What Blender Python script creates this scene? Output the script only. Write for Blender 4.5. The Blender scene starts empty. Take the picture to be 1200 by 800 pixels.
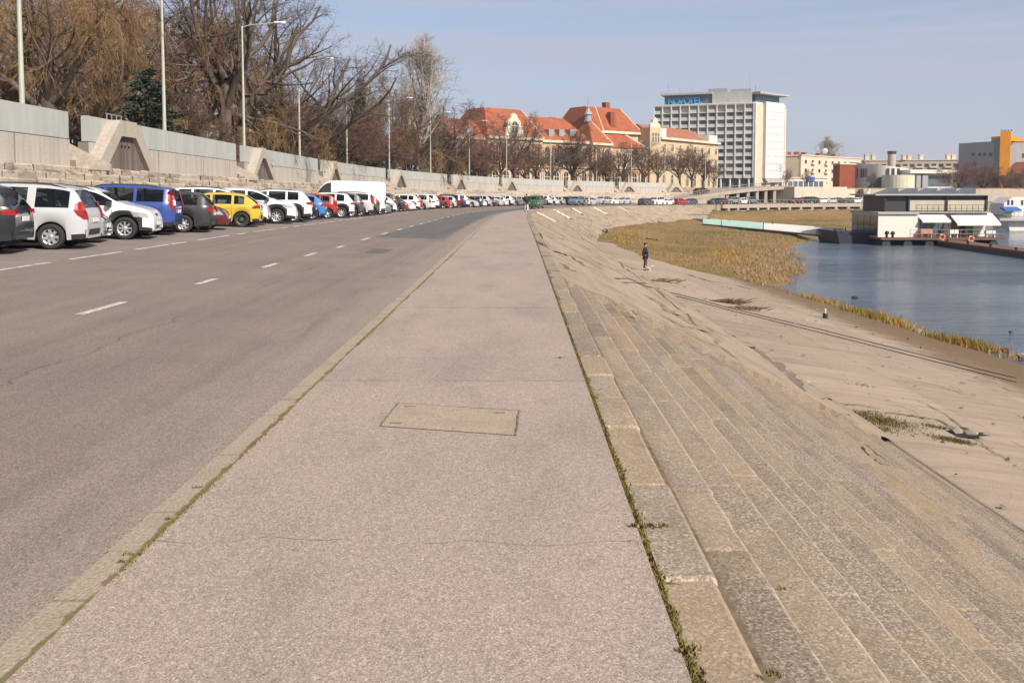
import bpy, bmesh, math, random
import numpy as np
from mathutils import Vector, Matrix, Euler
R = math.radians
SC = bpy.context.scene
COL = SC.collection

# ------------------------------------------------------------------ camera
FPX, PITCH, CAMZ = 1080.0, R(3.5), 1.6
PX, PY = 600.0, 225.0 + 1080.0 * math.tan(R(3.5))
cam_d = bpy.data.cameras.new('camera')
cam = bpy.data.objects.new('camera', cam_d)
COL.objects.link(cam)
cam.location = (0, 0, CAMZ)
cam.rotation_euler = (R(90) - PITCH, 0, 0)
cam_d.sensor_fit = 'HORIZONTAL'
cam_d.sensor_width = 36.0
cam_d.lens = 36.0 * FPX / 1200.0
cam_d.shift_y = (PY - 400.0) / 1200.0
cam_d.clip_start = 0.1
cam_d.clip_end = 9000.0
SC.camera = cam

# ------------------------------------------------------------------ world, sun, exposure
SUN_AZ, SUN_EL = R(140), R(36)          # azimuth clockwise from +Y (behind the camera, to the right)
world = bpy.data.worlds.new('World')
SC.world = world
world.use_nodes = True
wn = world.node_tree
wn.nodes.clear()
w_out = wn.nodes.new('ShaderNodeOutputWorld')
w_bg = wn.nodes.new('ShaderNodeBackground')
w_sky = wn.nodes.new('ShaderNodeTexSky')
w_sky.sky_type = 'NISHITA'
w_sky.sun_disc = False
w_sky.sun_elevation = SUN_EL
w_sky.sun_rotation = SUN_AZ
w_sky.altitude = 100
w_sky.air_density = 1.0
w_sky.dust_density = 1.2
w_sky.ozone_density = 3.0
w_bg.inputs['Strength'].default_value = 0.085
wn.links.new(w_bg.outputs[0], w_out.inputs[0])
# thin high cloud veil over the sky: flattens the gradient, faint streaks
w_tc = wn.nodes.new('ShaderNodeTexCoord')
w_map = wn.nodes.new('ShaderNodeMapping')
w_map.inputs['Scale'].default_value = (1.2, 1.2, 26.0)
w_nz = wn.nodes.new('ShaderNodeTexNoise')
w_nz.inputs['Scale'].default_value = 1.3
w_nz.inputs['Detail'].default_value = 6
w_nz.inputs['Roughness'].default_value = 0.62
w_rp = wn.nodes.new('ShaderNodeValToRGB')
w_rp.color_ramp.elements[0].position = 0.36
w_rp.color_ramp.elements[1].position = 0.66
w_rp.color_ramp.elements[0].color = (0.45, 0.45, 0.45, 1)
w_rp.color_ramp.elements[1].color = (0.92, 0.92, 0.92, 1)
w_mix = wn.nodes.new('ShaderNodeMix')
w_mix.data_type = 'RGBA'
w_mix.inputs[7].default_value = (3.95, 4.1, 5.05, 1)
wn.links.new(w_tc.outputs['Generated'], w_map.inputs[0])
wn.links.new(w_map.outputs[0], w_nz.inputs['Vector'])
wn.links.new(w_nz.outputs[0], w_rp.inputs[0])
wn.links.new(w_rp.outputs[0], w_mix.inputs[0])
wn.links.new(w_sky.outputs[0], w_mix.inputs[6])
wn.links.new(w_mix.outputs[2], w_bg.inputs[0])

sun_d = bpy.data.lights.new('sun', 'SUN')
sun_d.energy = 4.2
sun_d.angle = R(0.6)
sun_d.color = (1.0, 0.905, 0.785)
sun = bpy.data.objects.new('sun', sun_d)
COL.objects.link(sun)
SUNV = Vector((math.sin(SUN_AZ) * math.cos(SUN_EL), math.cos(SUN_AZ) * math.cos(SUN_EL), math.sin(SUN_EL)))
sun.rotation_euler = (-SUNV).to_track_quat('-Z', 'Y').to_euler()
sun.location = (20, -20, 40)
SC.view_settings.view_transform = 'Standard'
SC.view_settings.look = 'None'
SC.view_settings.gamma = 1.0
SC.view_settings.use_curve_mapping = False
SC.view_settings.exposure = 0.62

# ------------------------------------------------------------------ helpers: objects
def link(o):
    COL.objects.link(o)
    return o

def tag(o, label, cat, group=None):
    o['label'] = label
    o['category'] = cat
    if group:
        o['group'] = group
    return o

def thing(name, label, cat, loc=(0, 0, 0), rotz=0.0, group=None):
    o = link(bpy.data.objects.new(name, None))
    o.empty_display_size = 0.3
    o.location = loc
    o.rotation_euler = (0, 0, rotz)
    return tag(o, label, cat, group)

class MB:
    def __init__(s):
        s.v, s.f, s.uv, s.mi, s.at = [], [], [], [], []
        s.cur = 0
        s.rnd = 0.5
    def vert(s, p):
        s.v.append((float(p[0]), float(p[1]), float(p[2])))
        return len(s.v) - 1
    def face(s, idx, uv=None):
        s.f.append(tuple(idx)); s.uv.append(uv); s.mi.append(s.cur); s.at.append(s.rnd)
    def poly(s, pts, uv=None):
        s.face([s.vert(p) for p in pts], uv)
    def grid(s, P, uvs=None, closed=False):
        n, m = len(P), len(P[0])
        ids = [[s.vert(p) for p in row] for row in P]
        for i in range(n - 1):
            for j in range(m - 1 + (1 if closed else 0)):
                k = (j + 1) % m
                q = (ids[i][j], ids[i + 1][j], ids[i + 1][k], ids[i][k])
                u = None
                if uvs is not None:
                    u = (uvs[i][j], uvs[i + 1][j], uvs[i + 1][k], uvs[i][k])
                s.face(q, u)
        return ids
    def box(s, a, b, mat=None):
        x0, y0, z0 = a; x1, y1, z1 = b
        c = [(x0, y0, z0), (x1, y0, z0), (x1, y1, z0), (x0, y1, z0), (x0, y0, z1), (x1, y0, z1), (x1, y1, z1), (x0, y1, z1)]
        if mat is not None:
            c = [mat @ Vector(p) for p in c]
        i = [s.vert(p) for p in c]
        for q in ((0, 3, 2, 1), (4, 5, 6, 7), (0, 1, 5, 4), (1, 2, 6, 5), (2, 3, 7, 6), (3, 0, 4, 7)):
            s.face([i[k] for k in q])
    def prism(s, base, z0, z1):
        n = len(base)
        lo = [s.vert((p[0], p[1], z0)) for p in base]
        hi = [s.vert((p[0], p[1], z1)) for p in base]
        s.face(lo[::-1]); s.face(hi)
        for i in range(n):
            j = (i + 1) % n
            s.face((lo[i], lo[j], hi[j], hi[i]))
    def extr(s, outline, p0, ax, up, nrm, depth):
        """outline (a,b) in plane p0+a*ax+b*up, extruded by depth along nrm"""
        p0, ax, up, nrm = Vector(p0), Vector(ax), Vector(up), Vector(nrm)
        A = [s.vert(p0 + ax * a + up * b) for a, b in outline]
        B = [s.vert(p0 + ax * a + up * b + nrm * depth) for a, b in outline]
        s.face(B); s.face(A[::-1])
        n = len(A)
        for i in range(n):
            j = (i + 1) % n
            s.face((A[i], A[j], B[j], B[i]))
    def tube(s, pts, radii, sides=6, cap=True):
        pts = [Vector(p) for p in pts]
        rings = []
        for i, p in enumerate(pts):
            a = pts[max(0, i - 1)]; b = pts[min(len(pts) - 1, i + 1)]
            d = (b - a)
            d = d.normalized() if d.length > 1e-9 else Vector((0, 0, 1))
            u = d.cross(Vector((0, 0, 1)))
            if u.length < 0.05:
                u = d.cross(Vector((1, 0, 0)))
            u.normalize()
            w = d.cross(u)
            r = radii[i] if hasattr(radii, '__len__') else radii
            rings.append([s.vert(p + (u * math.cos(t) + w * math.sin(t)) * r) for t in [2 * math.pi * k / sides for k in range(sides)]])
        for i in range(len(rings) - 1):
            for k in range(sides):
                j = (k + 1) % sides
                s.face((rings[i][k], rings[i][j], rings[i + 1][j], rings[i + 1][k]))
        if cap:
            s.face(rings[0][::-1]); s.face(rings[-1])
    def lathe(s, prof, axis='z', n=20, mat=None, cap=True):
        rings = []
        for r, h in prof:
            row = []
            for k in range(n):
                t = 2 * math.pi * k / n
                if axis == 'z':
                    p = Vector((r * math.cos(t), r * math.sin(t), h))
                elif axis == 'y':
                    p = Vector((r * math.cos(t), h, r * math.sin(t)))
                else:
                    p = Vector((h, r * math.cos(t), r * math.sin(t)))
                if mat is not None:
                    p = mat @ p
                row.append(s.vert(p))
            rings.append(row)
        for i in range(len(rings) - 1):
            for k in range(n):
                j = (k + 1) % n
                s.face((rings[i][k], rings[i][j], rings[i + 1][j], rings[i + 1][k]))
        if cap:
            s.face(rings[0][::-1]); s.face(rings[-1])
    def mesh(s, name, mats, smooth=False, weld=False):
        me = bpy.data.meshes.new(name)
        me.from_pydata(s.v, [], s.f)
        for m in (mats if isinstance(mats, (list, tuple)) else [mats]):
            me.materials.append(m)
        if any(u is not None for u in s.uv):
            lay = me.uv_layers.new(name='uv')
            flat = []
            for f, u in zip(s.f, s.uv):
                flat.extend(u if u is not None else [(0, 0)] * len(f))
            lay.data.foreach_set('uv', np.array(flat, dtype=np.float32).ravel())
        if any(m for m in s.mi):
            me.polygons.foreach_set('material_index', s.mi)
        if any(a != 0.5 for a in s.at):
            at = me.attributes.new('rnd', 'FLOAT', 'FACE')
            at.data.foreach_set('value', np.array(s.at, dtype=np.float32))
        if smooth:
            me.polygons.foreach_set('use_smooth', [True] * len(me.polygons))
        me.update()
        if weld:
            bm = bmesh.new(); bm.from_mesh(me)
            bmesh.ops.remove_doubles(bm, verts=bm.verts, dist=0.0005)
            bmesh.ops.recalc_face_normals(bm, faces=bm.faces)
            bm.to_mesh(me); bm.free()
        return me
    def build(s, name, mats, parent=None, smooth=False, weld=False, fix=False):
        me = s.mesh(name, mats, smooth, weld)
        if fix:
            bm = bmesh.new(); bm.from_mesh(me)
            bmesh.ops.recalc_face_normals(bm, faces=bm.faces)
            bm.to_mesh(me); bm.free()
        o = link(bpy.data.objects.new(name, me))
        if parent is not None:
            o.parent = parent
        return o

def struct(name, mb, mats, smooth=False, parent=None):
    o = mb.build(name, mats, parent, smooth)
    if parent is None:
        o['kind'] = 'structure'
    return o

def copy_tree(o, parent=None):
    c = link(o.copy())
    c.parent = parent
    for ch in list(o.children):
        copy_tree(ch, c)
    return c

def auto_smooth(o, ang=40):
    me = o.data
    me.polygons.foreach_set('use_smooth', [True] * len(me.polygons))
    me.set_sharp_from_angle(angle=R(ang))

# ------------------------------------------------------------------ helpers: materials
def srgb(r, g, b):
    f = lambda c: (c / 12.92 if c <= 0.04045 else ((c + 0.055) / 1.055) ** 2.4)
    return (f(r / 255), f(g / 255), f(b / 255), 1)

class NT:
    def __init__(s, name, rough=0.8, metallic=0.0, spec=None):
        s.m = bpy.data.materials.new(name)
        s.m.use_nodes = True
        s.t = s.m.node_tree
        s.b = s.t.nodes['Principled BSDF']
        s.b.inputs['Roughness'].default_value = rough
        s.b.inputs['Metallic'].default_value = metallic
        if spec is not None:
            s.b.inputs['Specular IOR Level'].default_value = spec
    def n(s, typ, ins=None, out=0, **props):
        nd = s.t.nodes.new('ShaderNode' + typ)
        for k, v in props.items():
            setattr(nd, k, v)
        for k, v in (ins or {}).items():
            s.put(nd.inputs[k], v)
        return nd.outputs[out]
    def put(s, sock, v):
        if isinstance(v, bpy.types.NodeSocket):
            s.t.links.new(v, sock)
        elif v is not None:
            if sock.type == 'RGBA' and hasattr(v, '__len__') and len(v) == 3:
                v = (*v, 1)
            sock.default_value = v
    def uv(s):
        return s.n('TexCoord', out=2)
    def obj(s):
        return s.n('TexCoord', out=3)
    def gen(s):
        return s.n('TexCoord', out=0)
    def map(s, vec, scale=(1, 1, 1), loc=(0, 0, 0), rot=(0, 0, 0)):
        return s.n('Mapping', {0: vec, 1: loc, 2: rot, 3: scale})
    def noise(s, vec, scale, detail=3, rough=0.55, out=0, dist=0.0):
        return s.n('TexNoise', {'Vector': vec, 'Scale': scale, 'Detail': detail, 'Roughness': rough, 'Distortion': dist}, out=out)
    def vor(s, vec, scale, feature='F1', out=0, rnd=1.0):
        return s.n('TexVoronoi', {'Vector': vec, 'Scale': scale, 'Randomness': rnd}, out=out, feature=feature)
    def ramp(s, fac, stops, interp='LINEAR'):
        nd = s.t.nodes.new('ShaderNodeValToRGB')
        cr = nd.color_ramp
        cr.interpolation = interp
        while len(cr.elements) > 1:
            cr.elements.remove(cr.elements[0])
        for i, (p, c) in enumerate(stops):
            e = cr.elements[0] if i == 0 else cr.elements.new(p)
            e.position = p
            if not hasattr(c, '__len__'):
                c = (c, c, c, 1)
            e.color = c if len(c) == 4 else (*c, 1)
        s.put(nd.inputs[0], fac)
        return nd.outputs[0]
    def mix(s, fac, a, b, blend='MIX'):
        nd = s.t.nodes.new('ShaderNodeMix')
        nd.data_type = 'RGBA'
        nd.blend_type = blend
        nd.clamp_factor = True
        s.put(nd.inputs[0], fac); s.put(nd.inputs[6], a); s.put(nd.inputs[7], b)
        return nd.outputs[2]
    def math(s, op, a, b=0.0, clamp=False):
        nd = s.t.nodes.new('ShaderNodeMath')
        nd.operation = op
        nd.use_clamp = clamp
        s.put(nd.inputs[0], a); s.put(nd.inputs[1], b)
        return nd.outputs[0]
    def sep(s, vec):
        nd = s.t.nodes.new('ShaderNodeSeparateXYZ')
        s.put(nd.inputs[0], vec)
        return nd.outputs
    def attr(s, name, out=2):
        return s.n('Attribute', out=out, attribute_name=name)
    def bump(s, h, strength=0.3, dist=0.01):
        nd = s.t.nodes.new('ShaderNodeBump')
        nd.inputs['Strength'].default_value = strength
        nd.inputs['Distance'].default_value = dist
        s.put(nd.inputs['Height'], h)
        s.t.links.new(nd.outputs[0], s.b.inputs['Normal'])
    def color(s, c):
        s.put(s.b.inputs['Base Color'], c)
        return s
    def line(s, coord, at, width, wobble=None):
        """mask 1 on a thin line coord==at"""
        c = coord
        if wobble is not None:
            c = s.math('ADD', c, wobble)
        d = s.math('ABSOLUTE', s.math('SUBTRACT', c, at))
        return s.math('LESS_THAN', d, width)

def plain(name, col, rough=0.7, metallic=0.0, spec=None, var=0.0, scale=3.0):
    t = NT(name, rough, metallic, spec)
    if var > 0:
        nz = t.noise(t.obj(), scale, 4)
        a = tuple(c * (1 - var) for c in col[:3])
        b = tuple(min(1, c * (1 + var)) for c in col[:3])
        t.color(t.ramp(nz, [(0.3, a), (0.7, b)]))
    else:
        t.color(col if len(col) == 4 else (*col, 1))
    return t.m

# ------------------------------------------------------------------ quay line (right edge of the walkway) and terrain
_HK = [(-60, 0.35), (60, 0.4), (85, 2.5), (95, 5), (112, 10), (135, 16), (155, 23), (180, 32), (200, 42), (215, 50), (232, 60), (250, 72), (265, 82), (700, 85)]
_S = np.arange(-60, 620, 0.5)
_H = np.radians(np.interp(_S, [k[0] for k in _HK], [k[1] for k in _HK]))
_X = np.cumsum(np.sin(_H)) * 0.5
_Y = np.cumsum(np.cos(_H)) * 0.5
_i0 = int(np.argmin(np.abs(_S)))
_X += 0.57 - _X[_i0]
_Y -= _Y[_i0]

def frame(s):
    return float(np.interp(s, _S, _X)), float(np.interp(s, _S, _Y)), float(np.interp(s, _S, _H))

def zl(s):
    s = np.asarray(s, float)
    t = np.clip(s - 30, 0, 175)
    return -0.0066 * np.where(t < 10, t * t / 20, t - 5)

def pt(s, d, z=0.0):
    x, y, h = frame(s)
    return (x + d * math.cos(h), y - d * math.sin(h), z)

def road_z(s, d):
    return float(zl(s)) - 0.13 + 0.028 * min(max(-2.42 - d, 0), 15)

def to_sd(x, y):
    """nearest point on the quay line: arc length s and signed offset d (right positive)"""
    x = np.atleast_1d(np.asarray(x, float)); y = np.atleast_1d(np.asarray(y, float))
    s = np.empty_like(x); d = np.empty_like(x)
    for c in range(0, len(x), 2000):
        xx, yy = x[c:c + 2000, None], y[c:c + 2000, None]
        q = (xx - _X[None]) ** 2 + (yy - _Y[None]) ** 2
        i = np.argmin(q, 1)
        h = _H[i]
        dx, dy = xx[:, 0] - _X[i], yy[:, 0] - _Y[i]
        s[c:c + 2000] = _S[i] + dx * np.sin(h) + dy * np.cos(h)
        d[c:c + 2000] = dx * np.cos(h) - dy * np.sin(h)
    return s, d

WATER = -4.6
def sm(a, b, x):
    t = np.clip((x - a) / (b - a), 0, 1)
    return t * t * (3 - 2 * t)

def bank(s, d):
    """smooth profile of the bank right of the walkway"""
    s = np.asarray(s, float); d = np.asarray(d, float)
    st = -np.clip(d - 0.27, 0, 6.1) / 6.1 * 3.05
    ap = np.where(d > 6.37, -3.05 - 0.142 * (d - 6.37), st)
    far = -1.5 - 0.17 * d
    k = sm(188, 208, s)
    z = ap * (1 - k) + np.where(d > 0, far, 0) * k
    return zl(s) + np.maximum(z, -6.2 - zl(s))

def ground_at(x, y):
    s, d = to_sd(x, y)
    z = np.where(d > 0, bank(s, np.maximum(d, 0)), zl(s))
    rd = zl(s) - 0.13 + 0.028 * np.clip(-2.42 - d, 0, 15)
    z = np.where(d < -2.42, rd, z)
    return np.maximum(z, WATER), s, d

def ray(u, v):
    dx = (u - PX) / FPX; dy = -(v - PY) / FPX
    return Vector((dx, math.cos(PITCH) + dy * math.sin(PITCH), -math.sin(PITCH) + dy * math.cos(PITCH)))

def hit(u, v, maxd=260):
    """where the sight line of a photo point meets the ground"""
    r = ray(u, v)
    t = np.concatenate([np.arange(1.5, 40, 0.04), np.arange(40, maxd, 0.15)])
    z, s, d = ground_at(r.x * t, r.y * t)
    below = (CAMZ + r.z * t) <= z
    i = int(np.argmax(below)) if below.any() else len(t) - 1
    return Vector((r.x * t[i], r.y * t[i], z[i])), float(s[i]), float(d[i])

def at(u, v, Y):
    """point of the sight line at depth Y"""
    r = ray(u, v)
    k = Y / r.y
    return Vector((r.x * k, Y, CAMZ + r.z * k))

def wall_s(u, d=-18.6, s0=0, s1=225):
    """arc length at which the line with offset d crosses photo column u"""
    best = None
    for s in np.arange(s0, s1, 0.25):
        x, y, h = frame(s)
        X = x + d * math.cos(h); Y = y - d * math.sin(h)
        if Y < 5:
            continue
        e = abs(600 + FPX * X / Y - u)
        if best is None or e < best[0]:
            best = (e, s)
    return best[1]

def strip(ss, ds, zf, uvf=None):
    mb = MB()
    P = [[pt(s, d, zf(s, d)) for d in ds] for s in ss]
    U = [[(s, d) for d in ds] for s in ss]
    mb.grid(P, U)
    # faces must look up
    mb.f = [f[::-1] for f in mb.f]
    mb.uv = [u[::-1] if u else u for u in mb.uv]
    return mb
# ================================================================== ground materials
def mat_walkway():
    t = NT('walkway_aggregate', 0.9, spec=0.25)
    uv = t.uv()
    cells = t.vor(uv, 165, out=1)
    v = t.sep(cells)[0]
    grain = t.ramp(v, [(0.0, (0.13, 0.103, 0.086)), (0.22, (0.235, 0.192, 0.163)), (0.6, (0.335, 0.278, 0.238)), (0.88, (0.42, 0.352, 0.305)), (1.0, (0.60, 0.53, 0.47))])
    fine = t.noise(uv, 260, 2)
    c = t.mix(0.35, grain, t.ramp(fine, [(0.3, (0.19, 0.155, 0.132)), (0.7, (0.42, 0.35, 0.305))]))
    mid = t.noise(uv, 26, 4, 0.7)
    c = t.mix(1.0, c, t.ramp(mid, [(0.3, (0.86, 0.85, 0.84)), (0.7, (1.12, 1.12, 1.11))]), 'MULTIPLY')
    big = t.noise(t.map(uv, (0.35, 1.0, 1)), 1.1, 5, 0.6)
    c = t.mix(1.0, c, t.ramp(big, [(0.25, (0.80, 0.79, 0.79)), (0.5, (1, 1, 1)), (0.8, (1.12, 1.09, 1.06))]), 'MULTIPLY')
    blot = t.noise(uv, 4.5, 3)
    c = t.mix(t.ramp(blot, [(0.66, 0), (0.74, 0.22)]), c, (0.20, 0.15, 0.12))
    s_, d_, _ = t.sep(uv)
    wob = t.math('MULTIPLY', t.math('SUBTRACT', t.noise(uv, 1.5, 4), 0.5), 0.35)
    wob2 = t.math('MULTIPLY', t.math('SUBTRACT', t.noise(uv, 3.0, 4), 0.5), 0.06)
    brk = t.noise(uv, 2.6, 2)
    brkm = t.ramp(brk, [(0.40, 0), (0.46, 1)])
    for at_, w, wb in ((4.12, 0.005, wob), (7.75, 0.014, wob2), (12.7, 0.02, wob2), (22.6, 0.03, wob2), (33.0, 0.03, wob2), (2.2, 0.004, wob), (47, 0.05, wob2)):
        m = t.line(s_, at_, w, wb)
        m = t.math('MULTIPLY', m, brkm)
        c = t.mix(t.math('MULTIPLY', m, 0.65), c, (0.10, 0.085, 0.06))
    c = t.mix(1.0, c, (1.06, 1.03, 1.0, 1), 'MULTIPLY')
    stain = t.noise(t.map(uv, (0.8, 1.3, 1)), 1.9, 6, 0.7)
    c = t.mix(t.ramp(stain, [(0.56, 0), (0.66, 0.22)]), c, (0.17, 0.14, 0.115))
    # slightly darker relaid panel before the far joint
    lane = t.math('MULTIPLY', t.math('GREATER_THAN', s_, 7.75), t.math('LESS_THAN', s_, 8.9))
    c = t.mix(t.math('MULTIPLY', lane, 0.10), c, (0.18, 0.145, 0.13))
    t.color(c)
    t.bump(t.math('ADD', v, fine), 0.45, 0.004)
    return t.m

def mat_road():
    t = NT('road_asphalt', 0.85, spec=0.25)
    uv = t.uv()
    s_, d_, _ = t.sep(uv)
    fine = t.noise(uv, 120, 4, 0.75)
    c = t.ramp(fine, [(0.22, (0.112, 0.090, 0.075)), (0.5, (0.20, 0.164, 0.137)), (0.8, (0.33, 0.278, 0.24))])
    streak = t.noise(t.map(uv, (0.05, 1.6, 1)), 1.3, 5, 0.6)
    c = t.mix(1.0, c, t.ramp(streak, [(0.25, (0.85, 0.845, 0.84)), (0.5, (1, 0.99, 0.98)), (0.78, (1.15, 1.13, 1.09))]), 'MULTIPLY')
    cloud = t.noise(uv, 0.5, 4)
    c = t.mix(1.0, c, t.ramp(cloud, [(0.3, (0.9, 0.9, 0.91)), (0.7, (1.08, 1.06, 1.03))]), 'MULTIPLY')
    # sand blown along the gutter
    g = t.math('ADD', t.math('MULTIPLY', t.math('ADD', d_, 2.42), 0.50), t.math('MULTIPLY', t.noise(t.map(uv, (0.25, 1.3, 1)), 2.0, 5), 0.9))
    c = t.mix(t.ramp(g, [(-0.2, 0), (0.02, 0.2), (0.42, 0.75)]), c, t.ramp(fine, [(0.3, (0.20, 0.165, 0.135)), (0.7, (0.36, 0.305, 0.255))]))
    rc = t.sep(t.vor(uv, 110, out=1))[0]
    c = t.mix(1.0, c, t.ramp(rc, [(0.0, (0.62, 0.61, 0.60)), (0.3, (0.92, 0.92, 0.91)), (0.75, (1.06, 1.06, 1.06)), (1.0, (1.42, 1.4, 1.36))]), 'MULTIPLY')
    crk = t.line(d_, -5.05, 0.012, t.math('MULTIPLY', t.math('SUBTRACT', t.noise(uv, 0.8, 5), 0.5), 0.8))
    c = t.mix(t.math('MULTIPLY', t.math('MULTIPLY', crk, t.ramp(t.noise(uv, 0.35, 2), [(0.5, 0), (0.56, 1)])), 0.5), c, (0.06, 0.05, 0.045))
    spots = t.noise(uv, 14, 2)
    c = t.mix(t.ramp(spots, [(0.74, 0), (0.78, 0.5)]), c, (0.08, 0.07, 0.065))
    # oil-darkened lane centres
    t.color(c)
    t.bump(fine, 0.35, 0.006)
    return t.m

def mat_patch():
    t = NT('fresh_asphalt', 0.8, spec=0.3)
    uv = t.uv()
    fine = t.noise(uv, 90, 3)
    c = t.ramp(fine, [(0.25, (0.07, 0.066, 0.066)), (0.75, (0.15, 0.14, 0.135))])
    streak = t.noise(t.map(uv, (0.06, 1.6, 1)), 1.6, 4)
    c = t.mix(t.ramp(streak, [(0.45, 0), (0.7, 0.45)]), c, (0.17, 0.15, 0.135))
    t.color(c); t.bump(fine, 0.3, 0.005)
    return t.m

def mat_parking():
    t = NT('parking_asphalt', 0.9, spec=0.2)
    uv = t.uv()
    fine = t.noise(uv, 70, 3)
    c = t.ramp(fine, [(0.25, (0.13, 0.108, 0.095)), (0.75, (0.27, 0.23, 0.205))])
    big = t.noise(uv, 0.8, 5)
    c = t.mix(t.ramp(big, [(0.4, 0), (0.75, 0.5)]), c, (0.30, 0.255, 0.215))
    t.color(c); t.bump(fine, 0.3, 0.006)
    return t.m

def mat_kerb():
    t = NT('kerb_concrete', 0.9, spec=0.2)
    uv = t.uv()
    s_, d_, _ = t.sep(uv)
    fine = t.noise(uv, 60, 4)
    c = t.ramp(fine, [(0.25, (0.21, 0.168, 0.122)), (0.5, (0.33, 0.27, 0.202)), (0.78, (0.46, 0.385, 0.295))])
    big = t.noise(uv, 2.2, 5)
    c = t.mix(t.ramp(big, [(0.5, 0), (0.72, 0.45)]), c, (0.22, 0.17, 0.10))
    joint = t.math('LESS_THAN', t.math('ABSOLUTE', t.math('SUBTRACT', t.math('FRACT', s_), 0.5)), 0.012)
    c = t.mix(t.math('MULTIPLY', joint, 0.4), c, (0.10, 0.08, 0.05))
    moss = t.math('ADD', t.math('MULTIPLY', t.math('ADD', d_, 2.31), 9.0), t.noise(uv, 7, 4))
    c = t.mix(t.ramp(moss, [(0.90, 0), (1.12, 0.8)]), c, (0.13, 0.11, 0.035))
    t.color(c); t.bump(t.math('ADD', fine, big), 0.6, 0.012)
    return t.m

def mat_steps():
    t = NT('step_stone', 0.92, spec=0.2)
    uv = t.uv()
    rn = t.attr('rnd')
    cells = t.sep(t.vor(uv, 85, out=1))[0]
    peb = t.ramp(cells, [(0.0, (0.11, 0.088, 0.068)), (0.3, (0.25, 0.202, 0.157)), (0.7, (0.385, 0.317, 0.25)), (1, (0.68, 0.60, 0.50))])
    fine = t.noise(uv, 150, 3)
    c = t.mix(0.4, peb, t.ramp(fine, [(0.3, (0.195, 0.157, 0.12)), (0.7, (0.45, 0.372, 0.295))]))
    # some slabs have lost their skin (coarser, darker pebbles), others are smooth
    tint = t.ramp(rn, [(0.0, (0.50, 0.48, 0.46)), (0.2, (0.72, 0.70, 0.67)), (0.5, (0.86, 0.845, 0.815)), (0.8, (0.96, 0.92, 0.85)), (1.0, (0.92, 0.81, 0.66))])
    c = t.mix(1.0, c, tint, 'MULTIPLY')
    smooth = t.ramp(fine, [(0.3, (0.26, 0.215, 0.16)), (0.7, (0.42, 0.35, 0.27))])
    c = t.mix(t.ramp(rn, [(0.45, 0), (0.6, 0.25), (0.9, 0.42)]), c, t.mix(1.0, smooth, tint, 'MULTIPLY'))
    blot = t.noise(t.map(uv, (0.7, 1.5, 1)), 1.7, 6, 0.65)
    c = t.mix(t.ramp(blot, [(0.48, 0), (0.72, 0.55)]), c, (0.165, 0.13, 0.095))
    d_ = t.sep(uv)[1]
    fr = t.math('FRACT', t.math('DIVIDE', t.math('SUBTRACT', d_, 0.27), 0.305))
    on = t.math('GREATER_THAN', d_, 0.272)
    inner_dark = t.math('ADD', fr, t.math('MULTIPLY', t.math('SUBTRACT', t.noise(uv, 5, 4), 0.5), 0.5))  # treads darken towards their inner edge, broken up by noise
    c = t.mix(t.math('MULTIPLY', t.ramp(inner_dark, [(0.25, 0.22), (0.6, 0.0)]), on), c, (0.105, 0.085, 0.062))
    nosing_mix = t.math('MULTIPLY', t.ramp(fr, [(0.90, 0), (0.95, 1)]), t.ramp(t.noise(t.map(uv, (1, 4, 1)), 6, 4), [(0.36, 0.05), (0.62, 0.5)]))  # light caught on the nosings painted into the colour, along with wear
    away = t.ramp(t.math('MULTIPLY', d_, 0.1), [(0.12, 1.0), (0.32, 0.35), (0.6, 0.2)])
    c = t.mix(t.math('MULTIPLY', t.math('MULTIPLY', nosing_mix, on), away), c, (0.54, 0.46, 0.36))
    ochre = t.noise(uv, 0.8, 4)
    c = t.mix(t.ramp(ochre, [(0.52, 0), (0.7, 0.4)]), c, (0.34, 0.24, 0.125))
    t.color(c)
    t.bump(t.math('ADD', cells, t.math('MULTIPLY', blot, 1.5)), 0.6, 0.010)
    return t.m

def mat_bank():
    t = NT('worn_bank_concrete', 0.95, spec=0.15)
    uv = t.uv()
    s_, d_, _ = t.sep(uv)
    fine = t.noise(uv, 40, 4, 0.65)
    c = t.ramp(fine, [(0.25, (0.19, 0.148, 0.108)), (0.5, (0.30, 0.243, 0.184)), (0.8, (0.44, 0.365, 0.285))])
    big = t.noise(t.map(uv, (0.25, 0.9, 1)), 0.9, 6, 0.62)
    c = t.mix(1.0, c, t.ramp(big, [(0.25, (0.62, 0.60, 0.58)), (0.5, (1, 0.99, 0.97)), (0.75, (1.15, 1.12, 1.07))]), 'MULTIPLY')
    crackc = t.vor(t.n('VectorMath', {0: t.map(uv, (0.13, 0.38, 1)), 1: t.n('VectorMath', {0: t.noise(uv, 0.9, 4, out=1), 'Scale': 0.35}, operation='SCALE')}, operation='ADD'), 1.0, 'DISTANCE_TO_EDGE')
    gate = t.ramp(t.noise(uv, 0.5, 3), [(0.42, 0), (0.55, 1)])
    c = t.mix(t.math('MULTIPLY', t.ramp(crackc, [(0.0, 0.8), (0.018, 0.55), (0.03, 0)]), gate), c, (0.12, 0.09, 0.055))
    blot = t.noise(t.map(uv, (0.5, 1.2, 1)), 0.7, 5)
    c = t.mix(t.ramp(blot, [(0.56, 0), (0.68, 0.5)]), c, (0.22, 0.165, 0.10))
    t.color(c)
    t.bump(t.math('ADD', fine, big), 0.5, 0.03)
    return t.m

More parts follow.
